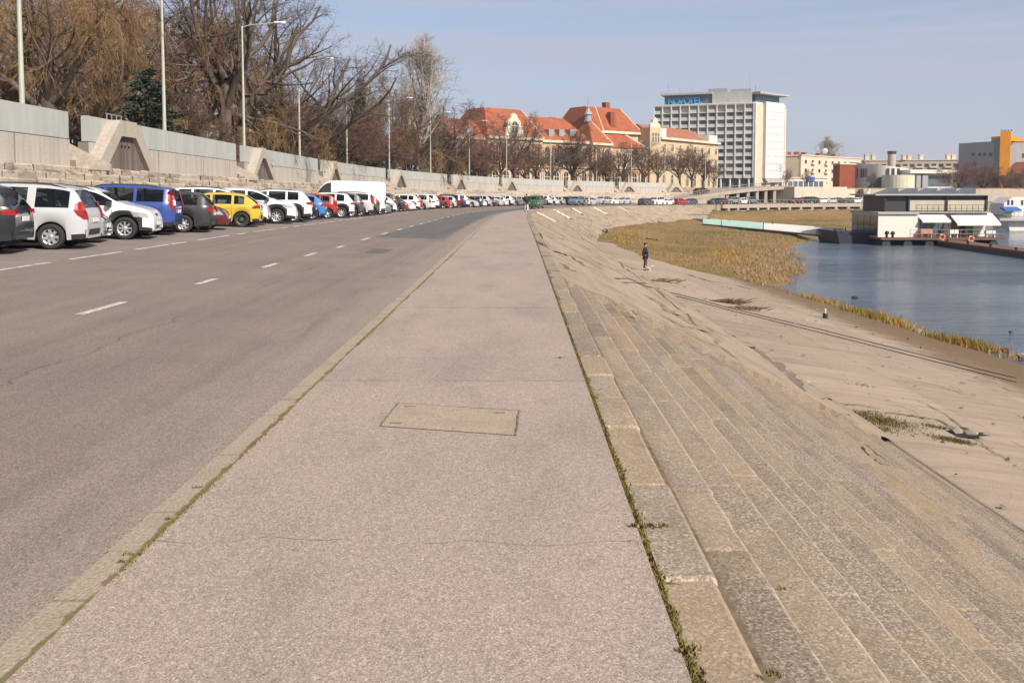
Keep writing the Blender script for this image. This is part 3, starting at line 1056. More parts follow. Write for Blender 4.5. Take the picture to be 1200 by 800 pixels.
gate_lab = ['first and largest plank gate in a pale trapezoid concrete frame', 'second plank gate, steep triangular concrete frame behind the yellow car',
            'third plank gate, narrow triangular concrete frame above the white hatchbacks', 'fourth plank gate, pointed concrete frame just right of the white van',
            'fifth gate along the wall, small pointed frame above the red cars', 'sixth gate, pointed frame above the left end of the green van',
            'seventh gate, broad rounded frame in the wall below the palace', 'eighth gate, rounded frame below the palace pavilion',
            'last gate, dark smeared paint around its opening, beside the ramp']
for i, s in enumerate(portal_s):
    x, y, h = frame(s)
    z0 = LEDGE + float(zl(s))
    # local frame: +x along the wall (away), +y towards the city, z up
    root = thing('plank_gate', gate_lab[i], 'gate', pt(s, WD + 0.0, z0), math.pi / 2 - h, 'gates in the flood wall')
    wide = 2.9 if i < 6 else 2.75
    ht = WTOP - LEDGE - 0.02
    top = 0.85 if i == 0 else 0.40 if i < 6 else 0.9
    ow, ot, oh = wide - 0.62, (0.75 if i == 0 else 0.34 if i < 6 else 0.55), (1.48 if i < 6 else 1.2)
    f = MB()
    y0, y1 = -0.55, 0.32
    if i < 6:
        outer = [(-wide, 0), (-wide, 0.35 if i == 0 else 0.05), (-top, ht), (top, ht), (wide, 0.35 if i == 0 else 0.05), (wide, 0)]
        inner = [(-ow, 0), (-ow, 0.02), (-ot, oh), (ot, oh), (ow, 0.02), (ow, 0)]
    else:
        outer = [(-wide, 0), (-wide * .92, 0.45), (-top, ht), (top, ht), (wide * .92, 0.45), (wide, 0)]
        inner = [(-ow, 0), (-ow * .93, 0.22), (-ot, oh), (ot, oh), (ow * .93, 0.22), (ow, 0)]
    def P3(p, yy):
        return (p[0], yy, p[1])
    for yy, flip in ((y0, False), (y1, True)):
        for k in range(5):
            q = [P3(outer[k], yy), P3(outer[k + 1], yy), P3(inner[k + 1], yy), P3(inner[k], yy)]
            f.poly(q[::-1] if flip else q)
    for ring in (outer, inner):
        for k in range(5):
            f.poly([P3(ring[k], y0), P3(ring[k + 1], y0), P3(ring[k + 1], y1), P3(ring[k], y1)])
    for sgn in (0, 5):
        f.poly([P3(outer[sgn], y0), P3(inner[sgn], y0), P3(inner[sgn], y1), P3(outer[sgn], y1)])
    f.build('frame', M_GATEC, root, fix=True)
    d = MB()
    d.extr([(p[0] * 0.998, p[1]) for p in inner], (0, -0.34 if i == 0 else -0.28, 0), (1, 0, 0), (0, 0, 1), (0, 1, 0), 0.10)
    dm = d.build('plank_door', M_PLANK, root, fix=True)
    if i < 2:
        for xx in (-0.35, 0.0, 0.4):
            lb = MB()
            lb.lathe([(0.05, -0.03), (0.05, 0.03)], 'y', 10, Matrix.Translation((xx, -0.36 if i == 0 else -0.30, 1.05)))
            lb.build('ring_bolt', M_DARKMETAL, dm)
    if i < 3:
        r = MB()
        for xx in np.linspace(-top + 0.1, top - 0.1, 4):
            r.tube([(xx, 0.1, ht), (xx, 0.1, ht + 0.28)], 0.025, 6)
        r.tube([(-top + 0.05, 0.1, ht + 0.28), (top - 0.05, 0.1, ht + 0.28)], 0.028, 6)
        r.tube([(top - 0.05, -0.1, ht + 0.2), (wide - 0.35, -0.4, 0.95)], 0.035, 6)
        r.build('railing', M_DARKMETAL if i else M_GALV, root)
    # concrete stairs beside the gate, through the gap in the wall
    sc = s - (2.9 if i < 8 else 2.6) - STAIR_W / 2 + 0.05
    x2, y2, h2 = frame(sc)
    st = thing('wall_stairs', 'flight of pale concrete steps through the wall, left of the ' + ['first', 'second', 'third', 'fourth', 'fifth', 'sixth', 'seventh', 'eighth', 'last'][i] + ' gate', 'stairs', pt(sc, WD, LEDGE + float(zl(sc))), math.pi / 2 - h2, 'stairs up the flood wall')
    b = MB()
    n = 8
    for k in range(n):
        b.box((-STAIR_W / 2, -0.75 + k * 0.27, -0.1), (STAIR_W / 2, 1.75, (k + 1) * 1.20 / n - 0.003 * (n - k)))
    b.build('flight', M_STAIR, st)
    for sg in (1,):
        c = MB()
        c.extr([(-0.9, -0.1), (-0.9, 0.16), (1.4, 1.32), (1.4, -0.1)], (sg * (STAIR_W / 2 + 0.01) + (0.0 if sg > 0 else -0.16), 0, 0), (0, 1, 0), (0, 0, 1), (1, 0, 0), 0.16)
        c.build('cheek_wall', M_GATEC, st, fix=True)

# ------------------------------------------------------------------ street lamps on the city side of the wall
M_POLE = plain('pale_green_lamp_pole', (0.40, 0.42, 0.35), 0.55, 0.1, var=0.08)
M_LAMPHEAD = plain('white_lamp_housing', (0.74, 0.75, 0.76), 0.35)
def make_lamp():
    root = thing('street_lamp', 'x', 'street lamp', (0, 0, 0), 0, 'street lamps along the flood wall')
    b = MB(); b.lathe([(0.14, 0), (0.14, 0.9), (0.105, 1.0), (0.09, 4.0), (0.055, 9.9), (0.05, 10.0)], 'z', 10)
    b.build('pole', M_POLE, root, smooth=False)
    b = MB(); b.tube([(0, 0, 9.93), (0.6, 0, 10.08), (2.3, 0, 10.22)], [0.04, 0.035, 0.03], 6); b.build('arm', M_POLE, root)
    b = MB()
    b.grid([[(x, y * w, 10.22 + z) for y, z in ((-1, 0), (-.7, .09), (.7, .09), (1, 0), (.7, -.05), (-.7, -.05))] for x, w in ((2.2, .05), (2.3, .13), (2.75, .16), (3.0, .06))], closed=True)
    b.build('lamp_head', M_LAMPHEAD, root, fix=True)
    b = MB(); b.box((-0.155, -0.06, 0.5), (-0.1, 0.06, 0.85)); b.build('access_door', M_DARKMETAL, root)
    return root
lamp_px = [(30, 'cropped at the top, leftmost in the photo'), (195, 'cropped at the top, beside the dark spruce'), (288, 'in front of the gnarled forked tree'), (352, 'before the spreading bare tree'),
           (407, 'beside the dark yew'), (457, 'left of the pale poplar'), (505, 'right of the pale poplar trunk'), (550, 'at the left end of the palace'),
           (594, 'before the left palace pavilion'), (645, 'left of the round palace tree'), (699, 'below the palace turret'), (739, 'before the big red pavilion roof'), (778, 'before the palace end wing'), (826, 'where the wall ends beside the hotel')]
proto = make_lamp()
for i, (u, w) in enumerate(lamp_px):
    s = wall_s(u, -19.6)
    o = proto if i == 0 else copy_tree(proto)
    x, y, h = frame(s)
    o.location = pt(s, -19.6, CITY + float(zl(s)) * 0.6)
    o.rotation_euler = (0, 0, -h)
    o.scale = (1, 1, 0.96 + 0.01 * (i % 3))
    o['label'] = 'tall pale lamp post, single arm, ' + w
# ================================================================== parked cars
def mat_carpaint():
    t = NT('car_paint', 0.32)
    t.color(t.n('ObjectInfo', out=1))
    t.b.inputs['Coat Weight'].default_value = 0.7
    t.b.inputs['Coat Roughness'].default_value = 0.06
    t.b.inputs['Specular IOR Level'].default_value = 0.4
    return t.m
M_CAR = mat_carpaint()
def mat_glass():
    t = NT('tinted_car_glass', 0.02, spec=0.8)
    t.color((0.006, 0.008, 0.009, 1))
    tr = t.t.nodes.new('ShaderNodeBsdfTransparent'); tr.inputs[0].default_value = (0.50, 0.55, 0.54, 1)
    mx = t.t.nodes.new('ShaderNodeMixShader')
    lw = t.t.nodes.new('ShaderNodeLayerWeight'); lw.inputs[0].default_value = 0.35
    rp = t.ramp(lw.outputs[1], [(0.0, 0.32), (0.6, 0.55), (1.0, 1.0)])
    t.t.links.new(rp, mx.inputs[0])
    t.t.links.new(tr.outputs[0], mx.inputs[1]); t.t.links.new(t.b.outputs[0], mx.inputs[2])
    t.t.links.new(mx.outputs[0], t.t.nodes['Material Output'].inputs[0])
    return t.m
M_CGLASS = mat_glass()
M_TYRE = plain('tyre_rubber', (0.022, 0.022, 0.022), 0.85)
M_RIM = plain('alloy_rim', (0.55, 0.56, 0.57), 0.35, 0.6)
M_STEELRIM = plain('dull_steel_rim', (0.10, 0.10, 0.10), 0.5, 0.5)
M_CLAD = plain('black_car_plastic', (0.024, 0.024, 0.026), 0.6)
M_UNDER = plain('underbody_black', (0.012, 0.012, 0.012), 0.9)
M_TAIL = plain('red_lamp_lens', (0.24, 0.010, 0.012), 0.12, spec=0.6)
M_HEAD = plain('clear_lamp_lens', (0.42, 0.44, 0.46), 0.12, 0.3, spec=0.8)
M_PLATE = plain('white_number_plate', (0.72, 0.72, 0.70), 0.5)
M_CHROME = plain('silver_rail', (0.5, 0.5, 0.5), 0.3, 0.8)
M_SEAT = plain('grey_car_interior', (0.05, 0.05, 0.052), 0.9)
M_SEAM = plain('dark_seam', (0.02, 0.02, 0.02), 0.8)

def chaikin(p, it=2):
    for _ in range(it):
        q = [p[0]]
        for i in range(len(p) - 1):
            a, b = p[i], p[i + 1]
            q.append((a[0] * .75 + b[0] * .25, a[1] * .75 + b[1] * .25))
            q.append((a[0] * .25 + b[0] * .75, a[1] * .25 + b[1] * .75))
        q.append(p[-1])
        p = q
    return p

CARS = {
 'mpv': dict(L=4.5, W=1.76, H=1.68, r=.325, wx=(.84, 3.62), belt=1.0, sill=.24,
    top=[(.03, .36), (0, .5), (0, .80), (.07, 1.02), (.24, 1.42), (.42, 1.60), (1.2, 1.675), (2.2, 1.67), (2.75, 1.58), (3.5, 1.10), (4.08, .96), (4.36, .82), (4.48, .62), (4.5, .45), (4.46, .30)],
    side=[(.42, 1.22), (1.34, 2.18), (2.28, 3.3)], ws=(2.86, 3.42), rw=(.09, .34), tail=('tall', .78, 1.22, .17, .10), head=(.66, .88), rails=True, clad=0),
 'suv': dict(L=4.5, W=1.86, H=1.67, r=.36, wx=(.88, 3.58), belt=1.08, sill=.30,
    top=[(.04, .42), (0, .58), (.0, .85), (.06, 1.10), (.36, 1.46), (.55, 1.62), (1.3, 1.67), (2.2, 1.66), (2.72, 1.57), (3.38, 1.16), (4.05, 1.06), (4.36, .93), (4.48, .70), (4.5, .52), (4.44, .34)],
    side=[(.66, 1.2), (1.3, 2.12), (2.22, 3.2)], ws=(2.82, 3.32), rw=(.10, .44), tail=('wide', .92, 1.05, .20, .34), head=(.80, .96), rails=True, clad=1),
 'tall_suv': dict(L=4.5, W=1.78, H=1.68, r=.345, wx=(.90, 3.55), belt=1.06, sill=.29,
    top=[(.04, .42), (0, .58), (.0, .9), (.03, 1.12), (.12, 1.48), (.28, 1.62), (1.2, 1.68), (2.2, 1.67), (2.75, 1.57), (3.4, 1.14), (4.05, 1.02), (4.36, .9), (4.48, .68), (4.5, .5), (4.44, .33)],
    side=[(.36, 1.2), (1.3, 2.15), (2.25, 3.2)], ws=(2.84, 3.34), rw=(.04, .2), tail=('tall', .86, 1.5, .13, .09), head=(.74, .92), rails=True, clad=0),
 'compact_suv': dict(L=4.15, W=1.79, H=1.6, r=.345, wx=(.78, 3.33), belt=1.0, sill=.28,
    top=[(.04, .40), (0, .55), (.0, .8), (.06, 1.04), (.34, 1.40), (.52, 1.54), (1.2, 1.60), (2.0, 1.59), (2.5, 1.5), (3.12, 1.10), (3.72, 1.0), (4.02, .88), (4.13, .66), (4.15, .5), (4.09, .33)],
    side=[(.62, 1.1), (1.2, 1.95), (2.05, 2.95)], ws=(2.58, 3.06), rw=(.09, .42), tail=('wide', .86, .98, .17, .28), head=(.70, .86), rails=True, clad=1),
 'hatch': dict(L=4.2, W=1.78, H=1.46, r=.315, wx=(.76, 3.36), belt=.92, sill=.22,
    top=[(.04, .34), (0, .48), (.0, .7), (.10, .95), (.46, 1.26), (.70, 1.39), (1.3, 1.455), (2.0, 1.45), (2.45, 1.36), (3.18, .99), (3.76, .88), (4.06, .74), (4.18, .54), (4.2, .4), (4.14, .27)],
    side=[(.66, 1.08), (1.18, 1.95), (2.05, 3.0)], ws=(2.54, 3.10), rw=(.14, .60), tail=('wide', .80, .93, .24, .30), head=(.62, .78), rails=False, clad=0),
 'city': dict(L=3.65, W=1.64, H=1.49, r=.295, wx=(.56, 2.98), belt=.93, sill=.23,
    top=[(.03, .34), (0, .48), (.0, .75), (.05, .98), (.24, 1.30), (.42, 1.42), (1.0, 1.49), (1.75, 1.48), (2.2, 1.38), (2.82, 1.0), (3.28, .90), (3.54, .74), (3.64, .54), (3.65, .42), (3.6, .28)],
    side=[(.46, .95), (1.05, 1.75), (1.85, 2.7)], ws=(2.28, 2.78), rw=(.08, .34), tail=('tall', .78, 1.08, .16, .2), head=(.64, .84), rails=False, clad=0),
 'estate': dict(L=4.72, W=1.78, H=1.5, r=.315, wx=(.98, 3.7), belt=.94, sill=.22,
    top=[(.04, .34), (0, .5), (.0, .74), (.06, .97), (.34, 1.34), (.55, 1.44), (1.5, 1.5), (2.4, 1.47), (2.9, 1.37), (3.62, 1.02), (4.25, .9), (4.58, .75), (4.7, .54), (4.72, .41), (4.67, .27)],
    side=[(.52, 1.3), (1.4, 2.3), (2.4, 3.42)], ws=(3.0, 3.55), rw=(.10, .42), tail=('tall', .74, .96, .12, .2), head=(.64, .8), rails=True, clad=0),
 'saloon': dict(L=4.55, W=1.78, H=1.44, r=.315, wx=(.96, 3.62), belt=.94, sill=.22,
    top=[(.04, .36), (0, .52), (.0, .78), (.07, .99), (.55, 1.06), (.95, 1.28), (1.4, 1.42), (2.0, 1.44), (2.5, 1.37), (3.32, 1.0), (4.05, .88), (4.4, .73), (4.53, .54), (4.55, .4), (4.5, .27)],
    side=[(.95, 1.32), (1.42, 2.2), (2.3, 3.2)], ws=(2.6, 3.24), rw=(.6, 1.2), tail=('wide', .78, .91, .18, .36), head=(.62, .78), rails=False, clad=0),
 'boxy': dict(L=4.3, W=1.8, H=1.84, r=.32, wx=(.78, 3.48), belt=1.12, sill=.25,
    top=[(.03, .36), (0, .5), (.0, 1.0), (.04, 1.5), (.1, 1.74), (.3, 1.82), (1.5, 1.84), (2.6, 1.8), (3.0, 1.68), (3.5, 1.16), (3.95, 1.02), (4.2, .86), (4.28, .6), (4.3, .45), (4.25, .3)],
    side=[(.25, 1.1), (1.2, 2.2), (2.3, 3.3)], ws=(3.05, 3.45), rw=(.0, .06), tail=('tall', .8, 1.25, .1, .14), head=(.68, .92), rails=False, clad=0),
 'van': dict(L=5.9, W=2.02, H=2.5, r=.345, wx=(1.05, 4.72), belt=1.3, sill=.28,
    top=[(.03, .42), (0, .5), (.0, 1.2), (0.02, 2.3), (.08, 2.45), (.35, 2.5), (3.9, 2.5), (4.3, 2.42), (4.6, 2.2), (5.15, 1.35), (5.6, 1.12), (5.84, .85), (5.89, .6), (5.9, .48), (5.84, .32)],
    side=[(4.0, 4.95)], ws=(4.55, 5.08), rw=None, tail=('tall', .8, 1.2, .06, .12), head=(.8, 1.05), rails=False, clad=0),
}

class Shell:
    def __init__(s, sp):
        s.sp = sp
        L = sp['L']
        p = chaikin(sp['top'], 2)
        out = [p[0]]
        for a, b in zip(p[:-1], p[1:]):
            d = math.hypot(b[0] - a[0], b[1] - a[1])
            n = max(1, int(d / 0.09 + 0.5))
            for k in range(1, n + 1):
                out.append((a[0] + (b[0] - a[0]) * k / n, a[1] + (b[1] - a[1]) * k / n))
        # window edges and wheel arches need stations of their own
        need = []
        for w in sp['side']:
            need += list(w)
        if sp['ws']:
            need += list(sp['ws'])
        if sp['rw']:
            need += list(sp['rw'])
        R_ = sp['r'] + 0.055
        for w in sp['wx']:
            need += [w - R_, w - R_ * .93, w - R_ * .75, w - R_ * .4, w, w + R_ * .4, w + R_ * .75, w + R_ * .93, w + R_]
        for x in need:
            for i in range(len(out) - 1):
                a, b = out[i], out[i + 1]
                if a[0] < x - 0.004 and b[0] > x + 0.004:
                    t = (x - a[0]) / (b[0] - a[0])
                    out.insert(i + 1, (x, a[1] + t * (b[1] - a[1])))
                    break
        s.st = out
    def hw(s, x):
        L, W = s.sp['L'], s.sp['W']
        e = abs(2 * x / L - 1)
        w = 1 - 0.055 * e ** 3
        dx = min(x, L - x)
        front = x > L / 2
        rr = 0.60 if front else 0.45
        if s.sp is CARS['van'] or s.sp is CARS['boxy']:
            rr = 0.4 if front else 0.08
        q = max(0, 1 - max(dx, 0) / rr)
        w -= (0.24 if front else 0.17) * q ** 2.2
        return W / 2 * w
    def zb(s, x):
        sp = s.sp
        z = sp['sill'] + 0.05 * max(0, 1 - x / .5) + 0.0 * x
        R_ = sp['r'] + 0.055
        for w in sp['wx']:
            d = abs(x - w)
            if d < R_:
                z = max(z, sp['r'] + math.sqrt(max(0, R_ * R_ - d * d)))
        return z
    def ring(s, x, zt):
        sp = s.sp
        hw = s.hw(x)
        belt = sp['belt'] + 0.03 - 0.03 * (x / sp['L']) * 2
        zbelt = min(belt, zt - 0.025)
        zb = min(s.zb(x), zbelt - 0.05)
        zm = max(zb + 0.015, zb + 0.62 * (zbelt - zb))
        g = min(1, max(0, (zt - zbelt) / (sp['H'] - sp['belt'])))
        yr = hw * 0.955 - hw * (0.24 if sp is not CARS['van'] and sp is not CARS['boxy'] else 0.09) * g - 0.035 * (1 - g)
        zr = zt - 0.045 * g - 0.012
        p4 = (hw * .962, zbelt); p5 = (yr, zr)
        li = lambda t: (p4[0] + (p5[0] - p4[0]) * t, p4[1] + (p5[1] - p4[1]) * t)
        return [(hw * .93, zb), (hw * .975, zb + .28 * (zm - zb)), (hw, zm), (hw * .992, zbelt - .35 * (zbelt - zm)), p4,
                li(.07), li(.5), li(.90), p5, (yr * .90, zt - 0.022 * g - .004), (yr * .45, zt - .004), (0, zt)]
    def side_pt(s, x, z, out=0.0, sgn=1):
        """point on the flank at (x,z)"""
        zt = s.top_at(x)
        r = s.ring(x, zt)
        for a, b in zip(r[:9], r[1:9]):
            if a[1] <= z <= b[1]:
                t = (z - a[1]) / max(1e-6, b[1] - a[1])
                return (x, sgn * (a[0] + t * (b[0] - a[0]) + out), z)
        return (x, sgn * (r[4][0] + out), z)
    def top_at(s, x):
        best = max((z for (xx, z) in s.st if abs(xx - x) < 0.06), default=None)
        pts = s.st
        m = 0
        for a, b in zip(pts[:-1], pts[1:]):
            if min(a[0], b[0]) - 1e-6 <= x <= max(a[0], b[0]) + 1e-6:
                if abs(b[0] - a[0]) < 1e-6:
                    m = max(m, a[1], b[1])
                else:
                    m = max(m, a[1] + (b[1] - a[1]) * (x - a[0]) / (b[0] - a[0]))
        return m if m else best
    def end_pt(s, z, y, rear=True, out=0.0):
        """point on the rear or front face at height z and lateral y"""
        pts = s.st if rear else s.st[::-1]
        L = s.sp['L']
        for a, b in zip(pts[:-1], pts[1:]):
            if a[1] <= z <= b[1] and ((a[0] < L / 2) == rear):
                t = (z - a[1]) / max(1e-6, b[1] - a[1])
                x = a[0] + t * (b[0] - a[0])
                return (x - out if rear else x + out, y, z)
        return ((0 - out) if rear else L + out, y, z)

def build_body(sp, detail=True):
    sh = Shell(sp)
    st = sh.st
    parts = {k: MB() for k in ('body', 'side_window', 'windscreen', 'rear_window', 'lower_cladding')}
    rings = [sh.ring(x, z) for x, z in st]
    n = len(rings[0])
    def inr(x, rg):
        return rg and rg[0] - 1e-4 <= x <= rg[1] + 1e-4
    for i in range(len(st) - 1):
        xa, xb = st[i][0], st[i + 1][0]
        xm = (xa + xb) / 2
        for sg in (1, -1):
            for j in range(n - 1):
                key = 'body'
                topm = (st[i][1] + st[i + 1][1]) / 2
                gh = topm - sp['belt']
                if 5 <= j <= 6 and any(inr(xa, w) and inr(xb, w) for w in sp['side']) and gh > 0.10:
                    key = 'side_window'
                elif j >= 9 and inr(xa, sp['ws']) and inr(xb, sp['ws']):
                    key = 'windscreen'
                elif j >= 9 and sp['rw'] and inr(xa, sp['rw']) and inr(xb, sp['rw']) and xm < sp['L'] / 2 and topm > sp['belt'] + .06:
                    key = 'rear_window'
                elif sp['clad'] and (j == 0 or (j == 1 and any(abs(xm - w) < sp['r'] + .12 for w in sp['wx']))):
                    key = 'lower_cladding'
                elif j == 0 and (xm < .35) and detail:
                    key = 'lower_cladding'
                off = 0.006 if key.endswith('window') or key == 'windscreen' else 0.0
                def V(k, jj):
                    y, z = rings[k][jj]
                    return (st[k][0], sg * (y - off), z - off * 0.5)
                q = [V(i, j), V(i + 1, j), V(i + 1, j + 1), V(i, j + 1)]
                if sg < 0:
                    q = q[::-1]
                parts[key].poly(q[::-1] if False else q)
    for k, i in ((0, 0), (1, len(st) - 1)):
        r = rings[i]; x = st[i][0]
        loop = [(x, y, z) for y, z in r] + [(x, -y, z) for y, z in r[::-1][1:]]
        parts['body'].poly(loop if k == 0 else loop[::-1])
    return sh, parts

_wheel_cache = {}
def wheel_meshes(r, style):
    key = (r, style)
    if key in _wheel_cache:
        return _wheel_cache[key]
    t = MB()
    w = 0.10
    t.lathe([(r * .66, -w), (r * .9, -w), (r * .985, -w * .75), (r, -w * .4), (r, w * .4), (r * .985, w * .75), (r * .9, w), (r * .66, w), (r * .64, w * .6), (r * .64, -w * .6)], 'y', 24, cap=False)
    t.f.extend([])
    n = 24
    for k in range(n):
        a = 9 * n + k; b = 9 * n + (k + 1) % n
        t.face((a, b, (k + 1) % n, k))
    tm = t.mesh('wheel', M_TYRE, smooth=True)
    m = MB()
    m.lathe([(r * .665, .085), (r * .65, .06), (r * .56, .045)], 'y', 24, cap=False)
    if style == 'steel':
        m.lathe([(r * .60, .05), (r * .52, .02), (r * .30, .03), (r * .2, .075), (0.01, .08)], 'y', 20, cap=False)
    else:
        m.lathe([(r * .17, .04), (r * .17, .075), (r * .08, .085), (.008, .085)], 'y', 14, cap=False)
        ns = {'alloy5': 5, 'alloy8': 8, 'cover': 7}[style]
        for k in range(ns):
            a = 2 * math.pi * k / ns
            wd = {'alloy5': .13, 'alloy8': .075, 'cover': .13}[style] * r
            M = Matrix.Rotation(-a, 4, 'Y')
            tw = 0.09 * r if style == 'cover' else 0
            pts = [(-wd, .055, r * .1), (wd, .055, r * .1), (wd * .8 + tw, .07, r * .6), (-wd * .8 + tw, .07, r * .6)]
            lo = [(x, y - .03, z) for x, y, z in pts]
            P = [M @ Vector(p) for p in pts]; Q = [M @ Vector(p) for p in lo]
            ia = [m.vert(p) for p in P]; ib = [m.vert(p) for p in Q]
            m.face(ia)
            for e in range(4):
                m.face((ia[e], ib[e], ib[(e + 1) % 4], ia[(e + 1) % 4]))
    rim = m.mesh('rim', M_STEELRIM if style == 'steel' else M_RIM)
    h = MB()
    h.lathe([(r * .645, .03), (.005, .03)], 'y', 20, cap=False)
    hub = h.mesh('hub_disc', M_UNDER)
    for me in (tm, rim, hub):
        bm = bmesh.new(); bm.from_mesh(me); bmesh.ops.recalc_face_normals(bm, faces=bm.faces); bm.to_mesh(me); bm.free()
    _wheel_cache[key] = (tm, rim, hub)
    return _wheel_cache[key]

def patch(mb, fn, us, vs):
    mb.grid([[fn(u, v) for v in vs] for u in us])

def make_car(kind, style='alloy5', detail=True, name='parked_car', rails=None, black_tail=False):
    sp = CARS[kind]
    L, W = sp['L'], sp['W']
    root = thing(name, 'x', 'car', (0, 0, 0), 0, 'cars parked along the flood wall')
    sh, parts = build_body(sp, detail)
    T = Matrix.Translation((-L / 2, 0, 0))
    def put(mb, nm, mat, par=None, smooth=False, auto=False, fix=False):
        o = mb.build(nm, mat, par or root, smooth=False, weld=(auto or fix))
        for v in o.data.vertices:
            v.co.x -= L / 2
        if auto:
            auto_smooth(o, 32)
        return o
    body = put(parts['body'], 'body', M_CAR, auto=True)
    if parts['side_window'].f:
        # one window mesh for each side pane
        for sg in (1, -1):
            for (a, b) in sp['side']:
                w = MB()
                for f in parts['side_window'].f:
                    P = [parts['side_window'].v[i] for i in f]
                    cx = sum(p[0] for p in P) / 4; cy = sum(p[1] for p in P) / 4
                    if a < cx < b and cy * sg > 0:
                        w.poly(P)
                if w.f:
                    put(w, 'side_window', M_CGLASS, auto=True)
    if parts['windscreen'].f:
        put(parts['windscreen'], 'windscreen', M_CGLASS, auto=True)
    if parts['rear_window'].f:
        put(parts['rear_window'], 'rear_window', M_CGLASS, auto=True)
    if parts['lower_cladding'].f:
        for sg in ((1, -1) if not sp['clad'] else (0,)):
            w = MB()
            for f in parts['lower_cladding'].f:
                P = [parts['lower_cladding'].v[i] for i in f]
                if sg == 0 or sum(p[1] for p in P) * sg > 0:
                    w.poly(P)
            if w.f:
                put(w, 'lower_cladding', M_CLAD, auto=True)
    if detail and kind != 'van':
        for sx in (.40, .60):
            for sg in (1, -1):
                b = MB(); x0 = L * (sx if sx > .5 else .36)
                b.extr([(0, .45), (-.16, sp['belt'] + .10), (-.06, sp['belt'] + .12), (.12, .45)], (x0, sg * .36 - .23, 0), (1, 0, 0), (0, 0, 1), (0, 1, 0), .46)
                b.extr([(-.17, sp['belt'] + .13), (-.19, sp['belt'] + .30), (-.11, sp['belt'] + .31), (-.08, sp['belt'] + .14)], (x0, sg * .36 - .12, 0), (1, 0, 0), (0, 0, 1), (0, 1, 0), .24)
                put(b, 'seat', M_SEAT)
        b = MB(); b.box((L * .66, -W * .38, sp['belt'] - .14), (sp['ws'][1] + .1, W * .38, sp['belt'] - .02)); put(b, 'dashboard', M_SEAT)
    if kind == 'van':
        pass
    u = MB()
    u.box((0.25, -W * .36, .20), (L - .25, W * .36, sp['belt'] - .12))
    put(u, 'underbody', M_UNDER)
    tm, rim, hub = wheel_meshes(sp['r'], style)
    for wx in sp['wx']:
        for sg in (1, -1):
            o = link(bpy.data.objects.new('wheel', tm)); o.parent = root
            o.location = (wx - L / 2, sg * (W / 2 - 0.125), sp['r'])
            o.rotation_euler = (0, 0, 0 if sg > 0 else math.pi)
            c = link(bpy.data.objects.new('rim', rim)); c.parent = o
            c = link(bpy.data.objects.new('hub_disc', hub)); c.parent = o
    # lamps
    typ, z0, z1, sl, rl = sp['tail']
    for sg in (1, -1):
        m = MB()
        zs = list(np.linspace(z0, z1, 5))
        x00 = [sh.end_pt(z, 0, True)[0] for z in zs]
        def fs_(z, k):
            i = zs.index(z)
            x = max(x00[i], 0) + 0.02 + sl * (1 if typ == 'wide' else (0.25 + 0.95 * math.sin(math.pi * (z - z0) / (z1 - z0)))) * k
            p = sh.side_pt(x, z, 0.022, sg)
            return p
        hwz = [abs(fs_(z, 0)[1]) for z in zs]
        def fr_(z, k):
            i = zs.index(z)
            return sh.end_pt(z, sg * (hwz[i] - 0.02 - rl * k), True, 0.022 + .02 * (1 - k))
        cols = [('s', 1), ('s', .5), ('s', 0), ('r', 0), ('r', 1)]
        patch(m, lambda z, c: fs_(z, c[1]) if c[0] == 's' else fr_(z, c[1]), zs, cols)
        put(m, 'tail_light', M_CLAD if black_tail else M_TAIL, fix=False)
        z0h, z1h = sp['head']
        m = MB()
        zs2 = list(np.linspace(z0h, z1h, 4))
        xl = [sh.end_pt(z, 0, False)[0] for z in zs2]
        def hs_(z, k):
            i = zs2.index(z)
            x = min(xl[i], L) - 0.10 - 0.42 * k
            return sh.side_pt(x, z - .03 * (1 - k), 0.012, sg)
        def hf_(z, k):
            i = zs2.index(z)
            y = sh.hw(xl[i] - .10) * .96
            return (xl[i] - 0.10 + 0.10 * min(1, k * 1.2) + .012, sg * (y - 0.10 - 0.22 * k), z)
        cols2 = [('s', 1), ('s', .5), ('s', 0), ('f', 0.2), ('f', 1)]
        patch(m, lambda z, c: hs_(z, c[1]) if c[0] == 's' else hf_(z, c[1]), zs2, cols2)
        put(m, 'headlight', M_HEAD)
        if detail:
            mm_ = MB()
            xm = sp['ws'][1] - 0.16
            p = sh.side_pt(xm, sp['belt'] + 0.02, 0, sg)
            Mx = Matrix.Translation((p[0], p[1] + sg * .13, p[2] + .05))
            mm_.box((-.07, -.10, -.06), (.07, .10, .07), Mx)
            mm_.box((-.03, -.13, -.07), (.03, .13, -.045), Mx)
            o = put(mm_, 'wing_mirror', M_CAR if not sp['clad'] else M_CLAD)
            bv = o.modifiers.new('bevel', 'BEVEL'); bv.width = 0.03; bv.segments = 2
    # grille, bumpers, plates
    if detail:
        m = MB()
        patch(m, lambda z, y: sh.end_pt(z, y * W * (.30 if z > .5 else .36), False, 0.012 - abs(y) * .05), list(np.linspace(.34, .46, 3)), [-1, -.5, 0, .5, 1])
        put(m, 'lower_grille', M_CLAD)
        m = MB()
        patch(m, lambda z, y: sh.end_pt(z, y * W * .24, False, 0.010 - abs(y) * .03), list(np.linspace(sp['head'][0] + .02, sp['head'][1] - .06, 3)), [-1, -.5, 0, .5, 1])
        put(m, 'grille', M_CLAD)
        m = MB()
        patch(m, lambda z, y: sh.end_pt(z, y * W * .42, True, 0.012 - abs(y) ** 3 * .03), list(np.linspace(.37, .52, 3)), [-1, -.6, 0, .6, 1])
        put(m, 'rear_bumper_insert', M_CLAD)
